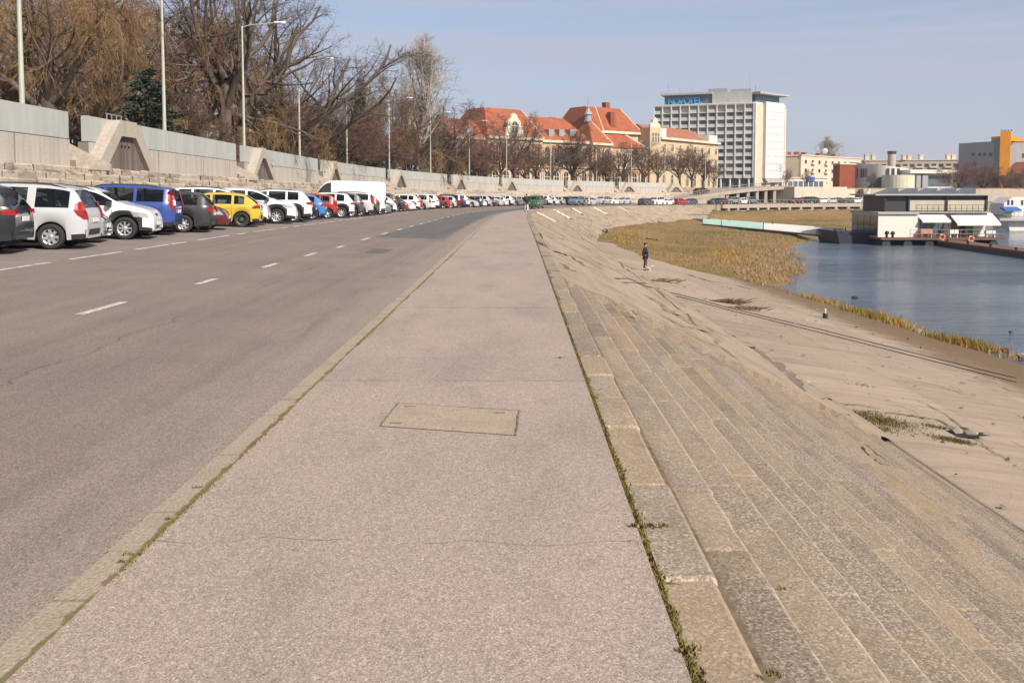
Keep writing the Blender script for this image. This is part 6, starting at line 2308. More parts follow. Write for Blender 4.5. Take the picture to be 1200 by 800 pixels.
# white curved modern building
def curved():
    root = thing('curved_building', 'white curved modern building with tall slit windows and a cream drum', 'building', (at(1040, 225, 340).x, 340, 2))
    inv = Matrix.Translation(-Vector(root.location))
    def B(mb, nm, mat):
        o = mb.build(nm, mat, root, fix=True); o.matrix_parent_inverse = inv; return o
    us = np.linspace(1001, 1064, 15)
    base = [at(u, 225, 336 - 10 * math.sin(math.pi * (u - 1001) / 90)) for u in us]
    zt = [at(u, 190.5 + (u - 1001) * .125, 336).z for u in us]
    m = MB()
    back = [p + Vector((0, 12, 0)) for p in base]
    m.grid([[(p.x, p.y, 2) for p in base], [(p.x, p.y, z) for p, z in zip(base, zt)], [(p.x, p.y, z) for p, z in zip(back, zt)], [(p.x, p.y, 2) for p in back]])
    B(m, 'curved_wall', M_WHITE)
    for u in (1004.5, 1009, 1011.8, 1014.6, 1040, 1046, 1052):
        i = np.interp(u, us, range(15)); p = Vector((np.interp(u, us, [b.x for b in base]), np.interp(u, us, [b.y for b in base]) - .12, 0))
        zc = at(u, 203, p.y).z
        m = MB(); m.box((p.x - .45, p.y - .08, zc - 1.7), (p.x + .45, p.y + .06, zc + 1.7)); B(m, 'slit_window', M_WPANE)
    a, b = at(1003, 225, 334), at(1017, 225, 330)
    m = MB(); m.box((a.x, a.y - 6.4, 2.2), (b.x, a.y - 6.2, at(1010, 208.5, 328).z)); B(m, 'entrance_glazing', M_DGLASS)
    p = at(1052, 225, 318)
    m = MB(); m.lathe([(5.3, 2), (5.3, at(1052, 205, 313).z), (0.1, at(1052, 204.7, 313).z)], 'z', 28, Matrix.Translation((p.x, p.y, 0))); B(m, 'drum', M_DRUM)
    m = MB(); q = at(1026, 225, 322); m.box((q.x - 4.5, q.y - .1, 2), (q.x + 4, q.y + .2, at(1026, 207.5, 322).z)); B(m, 'side_glazing', M_DGLASS)
    F = Facade(at(1064, 225, 322)[:2], at(1114, 225, 326)[:2])
    m = MB(); F.box(m, 0, F.len, 2, F.z_of(1090, 199), -10, 0); B(m, 'rear_wing_wall', M_WHITE)
    m = MB(); F.box(m, -1, F.len + 1, F.z_of(1090, 203.5), F.z_of(1090, 199.6), .003, 2.4); B(m, 'white_fascia', M_WHITE)
    for u0, u1 in ((1069.5, 1074.5), (1076.5, 1083)):
        m = MB(); F.box(m, F.a_of(u0), F.a_of(u1), 3.0, F.z_of(1075, 204.5), .05, 1.5); B(m, 'grey_screen', M_GREYCL)
    for k in range(6):
        a = F.a_of(1085) + k * (F.len - F.a_of(1085)) / 6
        m = MB(); F.box(m, a, a + 1.5, 3.5, F.z_of(1090, 206), .003, .08); B(m, 'window', M_DGLASS)
curved()
# brick stack with a dark cap
def stack():
    p = at(1044, 225, 345)
    root = thing('chimney_stack', 'stout tan chimney stack with black cap rising behind the curved building', 'chimney', (p.x, p.y, 2.6))
    m = MB(); zt = at(1044, 180.5, 345).z
    m.lathe([(1.45, 0), (1.4, zt - 2.6)], 'z', 14); m.build('shaft', M_BEIGEP, root)
    m = MB(); m.lathe([(1.6, zt - 2.59), (1.6, zt - 1.6), (1.2, zt - 1.55)], 'z', 14); m.build('cap', M_DARKMETAL, root)
stack()
def tower():
    F = Facade(at(1122, 225, 420)[:2], at(1168, 225, 400)[:2])
    root = thing('orange_tower_building', 'grey clad building with a bright orange tower and orange roof beam', 'building', (F.p0.x, F.p0.y, 2))
    inv = Matrix.Translation(-Vector(root.location))
    def B(mb, nm, mat):
        o = mb.build(nm, mat, root, fix=True); o.matrix_parent_inverse = inv; return o
    zt = F.z_of(1140, 167)
    m = MB(); F.box(m, 0, F.len, 2, zt, -30, 0); B(m, 'grey_wing', M_GREYCL)
    G = Facade(at(1183, 225, 402)[:2], at(1240, 225, 404)[:2])
    m = MB(); G.box(m, 0, G.len, 2, G.z_of(1195, 166), -24, 0); B(m, 'grey_wing', M_GREYCL)
    T = Facade(at(1170, 225, 396)[:2], at(1182.5, 225, 394)[:2])
    m = MB(); T.box(m, 0, T.len, 2, T.z_of(1176, 153.5), -6, 0); tw = B(m, 'orange_tower', M_ORANGE)
    m = MB()
    for k in range(4):
        T.box(m, .3 + k * 1.2, .8 + k * 1.2, T.z_of(1176, 153.5) + .002, T.z_of(1176, 152), -1, -.5)
    B(m, 'tower_vents', M_DARKMETAL)
    m = MB(); F.box(m, F.a_of(1159.5), F.len + 3, zt + .003, F.z_of(1160, 160.5), -8, .5); B(m, 'roof_beam', M_ORANGE)
    m = MB(); G.box(m, -1, G.len, G.z_of(1195, 166) + .003, G.z_of(1195, 162.5), -6, .5); B(m, 'roof_beam', M_ORANGE)
    m = MB(); F.box(m, F.a_of(1164), F.len + 1.5, 2, F.z_of(1166, 162), .02, 1.0); B(m, 'dark_stair_glazing', M_DGLASS)
    for u in (1138, 1145.5, 1151.5, 1158.5):
        m = MB(); a = F.a_of(u); z = F.z_of(u, 181); F.box(m, a - .8, a + .8, z - .7, z + .7, .003, .1); B(m, 'square_window', M_WPANE)
    m = MB(); a = G.a_of(1197); z = G.z_of(1197, 182.5); G.box(m, a - .7, a + .7, z - 1, z + 1, .003, .1); B(m, 'square_window', M_WPANE)
    m = MB(); frustum(m, G, G.a_of(1178), G.len, -18, 10, G.z_of(1195, 199), G.a_of(1188), G.len, -8, 0, G.z_of(1195, 190)); B(m, 'low_tiled_roof', M_ROOF2)
    m = MB(); G.box(m, G.a_of(1180), G.len, 2, G.z_of(1195, 199), -4, 17.5); B(m, 'low_roof_wall', M_WHITE)
tower()
# a glimpse of pale house walls behind the park trees
for i, (u0, u1, v, Y, lab) in enumerate(((215, 232, 140, 130, 'white house glimpsed between trunks left of the gnarled trees'), (292, 312, 150, 135, 'pale house wall glimpsed just right of the gnarled trees'), (356, 380, 140, 150, 'white house glimpsed between bare trees right of the fourth lamp post'), (394, 408, 176, 150, 'cream house wall glimpsed low behind the fifth lamp post'))):
    r, inv, F, z = block('house', lab, 'house', u0, Y, u1, Y + 4, v, 8, M_WHITE if i != 3 else M_CREAM, 2, 2, .5, .8, group='houses behind the park')
    m = MB(); frustum(m, F, -.4, F.len + .4, -.4, 8.4, z + .46, 1.5, F.len - 1.5, 3.6, 4.4, z + 3.0); o = m.build('roof', M_ROOF2, r); o.matrix_parent_inverse = inv

# ------------------------------------------------------------------ ramp to the bridge, far quay walls
M_RAMPC = mat_stucco('ramp_concrete', (0.36, 0.31, 0.26), .12)
M_CREAMW = mat_stucco('cream_wall', (0.52, 0.455, 0.36), .06)
def ramp():
    # deck line (photo column, row of the deck edge, depth)
    pts = [(757, 240.5, 205), (790, 234, 206), (820, 229, 209), (850, 224.5, 214), (880, 221, 219), (905, 219, 223), (931, 218, 226)]
    L_ = [at(u, v, Y) for u, v, Y in pts]
    root = thing('bridge_ramp', 'concrete road ramp on piers climbing right towards the hotel', 'ramp', (L_[3].x, L_[3].y, -1.0))
    inv = Matrix.Translation(-Vector(root.location))
    def B(mb, nm, mat):
        o = mb.build(nm, mat, root, fix=True); o.matrix_parent_inverse = inv; return o
    m = MB()
    nrm = []
    for i in range(len(L_)):
        d = (L_[min(i + 1, len(L_) - 1)] - L_[max(i - 1, 0)]); n = Vector((-d.y, d.x, 0)).normalized(); nrm.append(n)
    rows = [[p + Vector((0, 0, -.75)), p + Vector((0, 0, .05)), p + n * 7 + Vector((0, 0, .05)), p + n * 7 + Vector((0, 0, -.75))] for p, n in zip(L_, nrm)]
    ids = m.grid(rows, closed=True); m.face(ids[0]); m.face(ids[-1])
    B(m, 'deck', M_RAMPC)
    # solid side under the low end
    m = MB()
    rows = [[p + Vector((0, 0, -.75)) + n * .1, (p + n * .1)[:2] + (-3.5,)] for p, n in zip(L_[:4], nrm[:4])]
    rows = [[Vector(a), Vector(b)] for a, b in rows]
    m.grid(rows); B(m, 'side_wall', M_RAMPC)
    # railing posts and rail
    def interp(t):
        i = min(int(t), len(L_) - 2); f = t - i
        return L_[i].lerp(L_[i + 1], f)
    m = MB()
    for k in range(61):
        p = interp(k / 60 * (len(L_) - 1)); m.tube([p, p + Vector((0, 0, 1.0))], .045, 4, cap=False)
    m.tube([p + Vector((0, 0, 1.03)) for p in L_], .06, 4)
    m.tube([p + Vector((0, 0, .55)) for p in L_], .03, 4)
    B(m, 'railing', M_GALV)
    for k, t in enumerate(np.linspace(3.1, 5.95, 8)):
        p = interp(t); m = MB(); m.box((p.x - .35, p.y + .4, -3.0), (p.x + .35, p.y + 6, p.z - .76)); B(m, 'pier', M_RAMPC)
    # dark abutment behind
    a, b = L_[3], L_[-1]
    m = MB(); m.poly([(a.x, a.y + 7.5, -3), (b.x, b.y + 7.5, -3), (b.x, b.y + 7.5, b.z - .8), (a.x, a.y + 7.5, a.z - .8)]); B(m, 'rear_wall', M_RAMPC)
    return L_, interp
RL, rint = ramp()
c_ = car('hatch', 'alloy5', DKRED, False)
p = rint(2.35); q = rint(2.5); n = Vector((-(q - p).y, (q - p).x, 0)).normalized()
c_.location = p + n * 2.2 + Vector((0, 0, .06))
c_.rotation_euler = Euler((0, -math.atan2((q - p).z, (q - p).xy.length) * 1, math.atan2((q - p).y, (q - p).x)), 'XYZ')
c_['label'] = 'dark red car climbing the ramp, just right of the smudged last gate'
if 'group' in c_:
    del c_['group']
# cream block wall at the head of the ramp
def quay_block():
    F = Facade(at(931, 225, 222)[:2], at(1012, 225, 236)[:2])
    root = thing('cream_quay_wall', 'big plain cream wall above the far quay, right of the ramp', 'wall', (F.p0.x, F.p0.y, -2))
    inv = Matrix.Translation(-Vector(root.location))
    m = MB(); F.box(m, 0, F.a_of(992), -2, F.z_of(960, 219), -9, 0); o = m.build('main_wall', M_CREAMW, root, fix=True); o.matrix_parent_inverse = inv
    m = MB(); F.box(m, F.a_of(992) + .02, F.a_of(1006), -2, F.z_of(1000, 221.5), -9, -1.2); o = m.build('set_back_wall', M_CREAMW, root, fix=True); o.matrix_parent_inverse = inv
    m = MB(); m.extr([(0, 0), (F.a_of(1017) - F.a_of(1007), 0), (F.a_of(1017) - F.a_of(1007), 4.0), (F.a_of(1017) - F.a_of(1007) - .5, 4.0), (0, .6)], F.P(F.a_of(1007), -1.6, .6), F.ax, (0, 0, 1), -F.n, .8); o = m.build('stair_cheek', M_CREAMW, root, fix=True); o.matrix_parent_inverse = inv
quay_block()
F = Facade(at(1012, 225, 238)[:2], at(1250, 225, 246)[:2])
m = MB(); F.box(m, 0, F.len, -5.0, F.z_of(1060, 221.5), -2, 0)
o = m.build('far_quay_wall', M_BEIGEP, fix=True); tag(o, 'long low beige quay wall behind the houseboat roof', 'wall')
# retaining wall of the far quay with a row of dark openings between short piers
def quay_front():
    s0, s1 = 206, 262
    root = thing('quay_front_wall', 'low quay wall with a row of dark slots, above the far grass strip', 'wall', pt(230, 0, -2))
    inv = Matrix.Translation(-Vector(root.location))
    def B(mb, nm, mat):
        o = mb.build(nm, mat, root, fix=True); o.matrix_parent_inverse = inv; return o
    def bar(a, b, d0, d1, z0, z1, n=12):
        m = MB(); rows = []
        for s in np.linspace(a, b, n):
            rows.append([pt(s, d, z + float(zl(s))) for d, z in ((d0, z0), (d0, z1), (d1, z1), (d1, z0))])
        ids = m.grid(rows, closed=True); m.face(ids[0]); m.face(ids[-1]); return m
    B(bar(s0, s1, .02, .55, -.75, 0.06, 24), 'coping_beam', M_RAMPC)
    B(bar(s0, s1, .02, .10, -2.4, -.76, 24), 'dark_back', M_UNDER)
    B(bar(s0, s1, .02, .7, -2.6, -1.28, 24), 'footing', M_RAMPC)
    for s in np.linspace(s0 + 2, s1, 16):
        B(bar(s - .35, s + .35, .11, .75, -1.27, -.76, 2), 'short_pier', M_RAMPC)
    B(bar(s1 + .05, s1 + 40, .02, .6, -2.8, .05, 10), 'solid_end', M_RAMPC)
    m = MB()
    ss = np.linspace(s0, s1 + 20, 60)
    for s in ss:
        p = pt(s, .25, float(zl(s)) + .06); m.tube([p, (p[0], p[1], p[2] + .85)], .03, 3, cap=False)
    m.tube([pt(s, .25, float(zl(s)) + .92) for s in ss], .04, 4)
    B(m, 'railing', M_GALV)
quay_front()
# ================================================================== things on the bank, people, river
rs = random.Random(77)

# ------------------------------------------------------------------ concrete hatch in the walkway
hc = [hit(u, v)[0] for u, v in ((466, 473.5), (608, 483), (604, 512), (445, 501))]
cen = sum((Vector(p) for p in hc), Vector()) / 4
root = thing('hatch_cover', 'rectangular sandy concrete hatch set flush in the grey walkway', 'hatch cover', (cen.x, cen.y, 0))
def mat_hatch():
    t = NT('hatch_concrete', 0.92, spec=0.2)
    g = t.obj()
    f = t.noise(g, 70, 4)
    c = t.ramp(f, [(0.25, (0.22, 0.172, 0.122)), (0.55, (0.36, 0.292, 0.22)), (0.8, (0.47, 0.395, 0.31))])
    c = t.mix(t.ramp(t.noise(g, 3, 4), [(0.5, 0), (0.7, 0.5)]), c, (0.25, 0.20, 0.145))
    t.color(c); t.bump(f, 0.4, 0.006)
    return t.m
m = MB()
q = [(p.x - cen.x, p.y - cen.y, 0.005) for p in hc]
m.poly([tuple(Vector(p) * .985) for p in q][::-1])
m.build('plate', mat_hatch(), root)
fm = plain('mossy_hatch_gap', (0.16, 0.13, 0.085), 0.95, var=.5, scale=14)
for i in range(4):
    a, b = Vector(q[i]), Vector(q[(i + 1) % 4])
    d = (b - a).normalized(); n = Vector((-d.y, d.x, 0)); w = 0.007 if i in (2, 3) else 0.011
    if i == 2:
        continue
    m = MB()
    k = 14
    L_ = [a.lerp(b, t) + n * rs.uniform(-.004, .004) for t in np.linspace(0, 1, k)]
    m.grid([[p + n * w * rs.uniform(.3, 1), p - n * w * rs.uniform(.3, 1)] for p in L_])
    for j, v in enumerate(m.v):
        m.v[j] = (v[0], v[1], 0.0085)
    m.build('gap', fm, root)
for (a, b) in ((.12, .12), (.85, .15), (.1, .85)):
    m = MB(); p = Vector(q[0]).lerp(Vector(q[1]), a).lerp(Vector(q[3]).lerp(Vector(q[2]), a), b)
    m.box((p.x - .04, p.y - .007, .0055), (p.x + .04, p.y + .007, .009)); m.build('lifting_slot', fm, root)

# ------------------------------------------------------------------ blades: moss in joints, meadow, reeds
def mat_blades(name, stops):
    t = NT(name, 0.9, spec=0.1)
    t.color(t.ramp(t.attr('rnd'), stops))
    t.b.inputs['Subsurface Weight'].default_value = 0.0
    return t.m
M_MOSS = mat_blades('moss', [(0, (0.075, 0.065, 0.022)), (0.5, (0.15, 0.13, 0.04)), (0.85, (0.24, 0.19, 0.075)), (1, (0.30, 0.23, 0.11))])
M_GRASS = mat_blades('meadow_grass', [(0, (0.115, 0.115, 0.034)), (0.3, (0.18, 0.15, 0.055)), (0.6, (0.26, 0.18, 0.088)), (1, (0.38, 0.285, 0.165))])
M_REED = mat_blades('dry_reed', [(0, (0.18, 0.115, 0.06)), (0.5, (0.32, 0.22, 0.125)), (1, (0.46, 0.345, 0.215))])
M_SHORE = mat_blades('shore_grass', [(0, (0.13, 0.105, 0.025)), (0.5, (0.28, 0.19, 0.045)), (1, (0.42, 0.26, 0.085))])

def blades(name, mat, pts, h, w, lean=.4, tone=None, seed=0):
    g = np.random.RandomState(seed)
    n = len(pts)
    P = np.array(pts, float)
    H = g.uniform(h[0], h[1], n); Wd = g.uniform(w[0], w[1], n)
    a = g.uniform(0, 6.283, n); b = g.uniform(0, 6.283, n)
    V = np.zeros((n, 3, 3))
    V[:, 0] = P; V[:, 1] = P; V[:, 2] = P
    V[:, 0, 0] += np.cos(a) * Wd; V[:, 0, 1] += np.sin(a) * Wd
    V[:, 1, 0] -= np.cos(a) * Wd; V[:, 1, 1] -= np.sin(a) * Wd
    V[:, 2, 0] += np.cos(b) * H * lean * g.uniform(0, 1, n); V[:, 2, 1] += np.sin(b) * H * lean * g.uniform(0, 1, n); V[:, 2, 2] += H
    V[:, :2, 2] -= 0.01
    me = bpy.data.meshes.new(name)
    me.vertices.add(n * 3); me.vertices.foreach_set('co', V.ravel())
    me.loops.add(n * 3); me.loops.foreach_set('vertex_index', np.arange(n * 3))
    me.polygons.add(n); me.polygons.foreach_set('loop_start', np.arange(0, n * 3, 3)); me.polygons.foreach_set('loop_total', np.full(n, 3))
    at_ = me.attributes.new('rnd', 'FLOAT', 'FACE')
    at_.data.foreach_set('value', (g.uniform(0, 1, n) if tone is None else np.clip(np.array(tone) + g.uniform(-.18, .18, n), 0, 1)).astype(np.float32))
    me.materials.append(mat); me.update(); me.validate()
    o = link(bpy.data.objects.new(name, me))
    o['kind'] = 'stuff'
    return o

g = np.random.RandomState(1)
pts, tone = [], []
for _ in range(26000):
    s = 2.5 + 50 * g.uniform() ** 2.2
    wv = 0.5 + 0.5 * math.sin(s * 5.1) * math.sin(s * 2.3 + 1) + .3 * math.sin(s * 17)
    if g.uniform() > .35 + .5 * wv or not (0.36 < .5 + .5 * math.sin(s * .9 + 1.0) + g.uniform() * .9):
        continue
    d = 0.012 + g.normal() * (0.010 + .0006 * s) * (0.6 + wv)
    x, y, _ = pt(s, d)
    pts.append((x, y, float(zl(s)) - 0.012 + .004)); tone.append(.3 + .4 * g.uniform())
blades('joint_moss', M_MOSS, pts, (.004, .013), (.005, .012), 1.8, tone, 3)
pts, tone = [], []
for _ in range(9000):
    s = 2.5 + 24 * g.uniform() ** 1.5
    if math.sin(s * 3.3) + math.sin(s * 1.1 + 2) + g.uniform() * 1.3 < .55:
        continue
    x, y, _ = pt(s, -2.252 + g.normal() * .010)
    pts.append((x, y, float(zl(s)) + 0.002)); tone.append(.35 + .4 * g.uniform())
blades('kerb_moss', M_MOSS, pts, (.004, .014), (.004, .009), 1.3, tone, 4)
# little weeds in the coping joints and on a few steps
pts = []
for (u, v, n, r) in ((806, 766, 60, .022), (745, 617, 60, .014), (760, 617, 30, .018), (775, 617, 20, .018), (905, 795, 30, .018), (916, 692, 16, .015), (196, 610, 30, .014), (150, 655, 45, .016), (143, 660, 24, .014), (655, 420, 20, .02), (232, 575, 16, .014)):
    p, s, d = hit(u, v)
    for _ in range(n):
        pts.append((p.x + g.normal() * r, p.y + g.normal() * r * .5, p.z + .012))
blades('weeds', M_MOSS, pts, (.003, .010), (.004, .009), 1.8, None, 5)

# grit and small stones along the gutter, the moss line and the apron
gm = MB(); rg = random.Random(9)
def pebble(p, r):
    k = [Vector(p) + Vector((rg.uniform(-1, 1), rg.uniform(-1, 1), rg.uniform(0, .8))) * r for _ in range(4)]
    i = [gm.vert(v) for v in k]
    for q in ((0, 1, 2), (0, 2, 3), (0, 3, 1), (1, 3, 2)):
        gm.face([i[a] for a in q])
for _ in range(1500):
    s_ = 2.5 + 22 * rg.random() ** 1.7
    w_ = rg.random()
    if w_ < .45:
        d_ = -2.44 - abs(rg.gauss(0, .16)); z_ = road_z(s_, d_)
    elif w_ < .75:
        d_ = -abs(rg.gauss(0, .10)) - .01; z_ = float(zl(s_))
    elif w_ < .85:
        d_ = rg.uniform(-2.2, -.1); z_ = float(zl(s_))
    else:
        d_ = rg.uniform(-7, -2.5); z_ = road_z(s_, d_)
    x_, y_, _q = pt(s_, d_)
    gm.rnd = rg.random()
    pebble((x_, y_, z_), rg.choice([.002, .003, .003, .004, .006]))
for _ in range(900):
    s_ = rg.uniform(8, 60); d_ = rg.uniform(6.6, 16.5)
    x_, y_, _q = pt(s_, d_); gm.rnd = rg.random()
    pebble((x_, y_, slab_z(s_, d_)), rg.choice([.015, .02, .03, .03, .05, .08]))
o = gm.build('grit', mat_blades('grit_stone', [(0, (0.10, 0.085, 0.07)), (.6, (0.24, 0.20, 0.16)), (1, (0.38, 0.34, 0.29))])); o['kind'] = 'stuff'

# meadow
n = 90000
X = g.uniform(4, 140, n); Y = 55 + 150 * g.uniform(0, 1, n) ** 1.35
sd = poly_sd(X, Y)
Zm, S_, D_ = meadow_z(X, Y)
ok = (sd > .3) & (Zm > WATER + .04) & (D_ > 6.2)
X, Y, Zm, sd = X[ok], Y[ok], Zm[ok], sd[ok]
cl = 0.5 + 0.5 * np.sin(X * .23 + 1.7 * np.sin(Y * .11)) * np.sin(Y * .19 + 1.1 * np.sin(X * .13))
tone = .15 + .55 * cl + .18 * mnoise(X * 2, Y * 2)
blades('meadow_grass', M_GRASS, np.stack([X, Y, Zm], 1), (.05, .26), (.015, .045), .8, tone, 6)
# tall dry reeds: shore edge of the spit and clumps inside it
def reed_field(poly, n, seed):
    g = np.random.RandomState(seed)
    W_ = []
    for u, v in poly:
        r = ray(u, v); k = (WATER + .3 - CAMZ) / r.z; W_.append((r.x * k, r.y * k))
    W_ = np.array(W_)
    x = g.uniform(W_[:, 0].min(), W_[:, 0].max(), n); y = g.uniform(W_[:, 1].min(), W_[:, 1].max(), n)
    ins = np.zeros(n, bool); m = len(W_)
    for i in range(m):
        ax, ay = W_[i]; bx, by = W_[(i + 1) % m]
        ins ^= ((ay > y) != (by > y)) & (x < (bx - ax) * (y - ay) / (by - ay + 1e-12) + ax)
    cl = np.sin(x * .8 + np.sin(y * .5)) * np.sin(y * .6 + .5 * np.sin(x)) + g.uniform(0, 1.2, n)
    ins &= cl > .55
    x, y = x[ins], y[ins]
    z, s, d = meadow_z(x, y)
    k = z > WATER - .12
    return np.stack([x, y, z], 1)[k]
R1 = reed_field([(872, 300), (905, 290), (930, 287), (946, 300), (944, 318), (924, 333), (895, 334), (862, 326), (856, 310)], 46000, 1)
blades('reed_bed', M_REED, R1, (.05, .40), (.010, .026), 1.3, None, 7)
R2 = reed_field([(830, 275), (900, 270), (935, 280), (910, 292), (860, 296)], 9000, 2)
blades('dry_grass_clumps', M_REED, R2, (.06, .30), (.015, .035), .8, None, 8)
R3 = reed_field([(716, 288), (726, 276), (748, 272), (752, 284), (735, 296)], 3000, 3)
blades('yellow_grass_clumps', M_SHORE, R3, (.12, .42), (.02, .04), .8, None, 9)
R4 = reed_field([(835, 296), (885, 292), (900, 305), (860, 312), (836, 308)], 6000, 4)
blades('golden_grass_clumps', M_SHORE, R4, (.06, .28), (.02, .04), .8, np.full(len(R4), .75), 10)
# tufts along the apron's waterline, towards the camera
def apron_hit(u, v):
    return hit(u, v)[0]
pts, tone = [], []
for (u, v, n, L_, wd, tn) in ((962, 353, 260, .9, .22, .8), (976, 357, 160, .6, .2, .75), (1008, 367, 420, .8, .25, .5), (1022, 371, 520, .8, .25, .45), (1036, 376, 420, .7, .25, .6), (1052, 381, 260, .6, .2, .75), (1066, 386, 120, .5, .2, .85),
                              (1092, 393, 60, .5, .2, .9), (1118, 400, 520, .6, .22, .3), (1130, 404, 620, .6, .22, .35), (1145, 408, 360, .5, .2, .5), (1160, 412, 160, .5, .2, .7), (1185, 420, 60, .5, .2, .8), (940, 348, 80, .6, .2, .8)):
    p = apron_hit(u, v)
    for _ in range(n):
        a_ = g.normal() * L_; b_ = g.normal() * wd
        x, y = p.x + a_ * .35 + b_, p.y - a_ * .9 + b_ * .3
        s_, d_ = to_sd(x, y)
        pts.append((x, y, max(WATER - .02, slab_z(float(s_[0]), float(d_[0]))) - .02)); tone.append(tn + .2 * g.normal())
blades('waterline_grass', M_SHORE, pts, (.08, .42), (.012, .028), .6, tone, 11)
# weed patch and broken hole on the apron below the transverse joint
pts = []
for (u, v, n, ru) in ((1010, 487, 500, .35), (1035, 495, 900, .30), (1025, 503, 500, .35), (1050, 501, 300, .25), (1095, 502, 260, .16), (1112, 517, 500, .18), (1125, 520, 300, .16), (990, 482, 200, .25), (975, 474, 120, .2), (1010, 452, 60, .25)):
    p, s, d = hit(u, v)
    for _ in range(n):
        x = p.x + g.normal() * ru; y = p.y + g.normal() * ru * .6
        s_, d_ = to_sd(x, y)
        if d_[0] < 6.38:
            continue
        pts.append((x, y, slab_z(float(s_[0]), float(d_[0]))))
blades('apron_weeds', mat_blades('apron_weed', [(0, (0.05, 0.045, 0.015)), (.5, (0.12, 0.105, 0.03)), (1, (0.26, 0.20, 0.09))]), pts, (.015, .07), (.006, .014), 1.0, None, 12)

# ------------------------------------------------------------------ stones and debris
def rock(mb, c, r, rs, flat=.6):
    bm = bmesh.new(); bmesh.ops.create_icosphere(bm, subdivisions=1, radius=r)
    off = len(mb.v)
    for v in bm.verts:
        q = v.co * rs.uniform(.7, 1.15); mb.vert((c[0] + q.x, c[1] + q.y, c[2] + q.z * flat))
    for f in bm.faces:
        mb.face([off + v.index for v in f.verts])
    bm.free()
M_ROCK = plain('pale_rubble_stone', (0.25, 0.20, 0.15), 0.95, var=.3, scale=6)
M_DKROCK = plain('wet_dark_stone', (0.06, 0.05, 0.04), 0.6, var=.3, scale=6)
def slab_at(u, v):
    p, s, d = hit(u, v)
    z = slab_z(s, d) if d > 6.37 else far_profile(s, d)
    return Vector((p.x, p.y, max(z, WATER)))
for i, (u, v, r, lab) in enumerate(((1121, 509, .16, 'broken concrete lump at the dark hole in the apron, left one'), (1136, 512, .18, 'largest broken concrete lump at the dark hole in the apron'), (1130, 506, .10, 'small broken concrete lump above the dark hole'), (1196, 419, .28, 'pale stone at the waterline by the right photo edge'), (1178, 412, .22, 'dark wet stone at the waterline near the right photo edge'),
                             (1075, 390, .2, 'pale stone among the waterline grass'), (1002, 350, .22, 'dark driftwood lump lying in the shallow water'), (898, 327, .35, 'pale boulder at the foot of the reed bed'), (1185, 390, .12, 'small dark stone breaking the water near the right photo edge'))):
    p = slab_at(u, v) if v < 520 and i not in (6, 8) else Vector(hit(u, v)[0])
    m = MB(); rock(m, (0, 0, r * .25), r, rs)
    o = m.build('stone', M_DKROCK if 'dark' in lab.split(' at')[0] else M_ROCK)
    o.location = p
    tag(o, lab, 'stone', 'stones on the bank')
# dark hole with an exposed edge
p = slab_at(1128, 512)
m = MB()
ring = [(math.cos(t) * .42 * rs.uniform(.7, 1.2), math.sin(t) * .13 * rs.uniform(.7, 1.3)) for t in np.linspace(0, 6.283, 14)[:-1]]
m.poly([(x * 1.2, y * 1.7, .035) for x, y in ring])
m.cur = 0
o = m.build('apron_hole', M_UNDER); o.location = p; o['kind'] = 'structure'
# driftwood heaps
def heap(name, lab, u, v, n, L, spread, col):
    p = slab_at(u, v)
    root = thing(name, lab, 'debris', p)
    mt = plain(name + '_wood', col, .9, var=.35, scale=5)
    m = MB()
    for i in range(n):
        a = rs.gauss(.1, .7); c = Vector((rs.gauss(0, spread), rs.gauss(0, spread * .25), rs.uniform(.02, .12)))
        d = Vector((math.cos(a), math.sin(a) * .6, rs.uniform(-.05, .35))) * L * rs.uniform(.3, 1) * .5
        m.tube([c - d, c + Vector((0, 0, rs.uniform(0, .05))), c + d], [.012, .02, .008], 4, cap=False)
    m.build('twigs', mt, root)
    m = MB(); rock(m, (0, 0, 0), spread * .55, rs, .12); m.build('silt', plain(name + '_silt', (0.15, 0.11, 0.065), .95, var=.3), root)
    return root
heap('driftwood', 'heap of dark driftwood twigs with upright stalks beside the double cable', 853, 356, 90, .9, .45, (0.10, 0.06, 0.032))
heap('driftwood', 'smaller trail of driftwood right of the twig heap, beside the double cable', 874, 364, 50, .8, .5, (0.12, 0.078, 0.045))
heap('driftwood', 'low pale driftwood and rubble below the man with the dog', 778, 331, 60, 1.2, .6, (0.17, 0.125, 0.085))
for u, v, lab in ((764, 285, 'dark plank lying in the grass just behind the man'), (745, 306, None)):
    if not lab:
        continue
    P, S__, D__ = hit(u, v)
    m = MB(); m.box((-.75, -.1, 0), (.75, .1, .09)); m.box((-.7, -.11, .09), (-.6, .11, .11)); m.box((.55, -.11, .09), (.65, .11, .11))
    o = m.build('plank', plain('dark_wet_plank', (0.03, 0.026, 0.022), .8)); z = float(meadow_z(np.array([P.x]), np.array([P.y]))[0][0])
    o.location = (P.x, P.y, z + .12); o.rotation_euler = (0, .1, -.5); tag(o, lab, 'plank')
# worn tyre in the meadow
P, S__, D__ = hit(709, 273.5)
z = float(meadow_z(np.array([P.x]), np.array([P.y]))[0][0])
m = MB(); m.lathe([(.20, -.12), (.34, -.13), (.40, -.06), (.40, .06), (.34, .13), (.20, .12)], 'y', 20, cap=False)
root = thing('discarded_tyre', 'black discarded tyre with pale rim lying in the meadow near the bend steps', 'tyre', (P.x, P.y, z + .16), 1.2)
root.rotation_euler = (1.05, 0, 2.6)
m.build('tyre', M_TYRE, root, smooth=True, fix=True)
m = MB(); m.lathe([(.30, .05), (.24, .09), (.05, .09)], 'y', 16, cap=False); m.build('rim', M_RIM, root, fix=True)
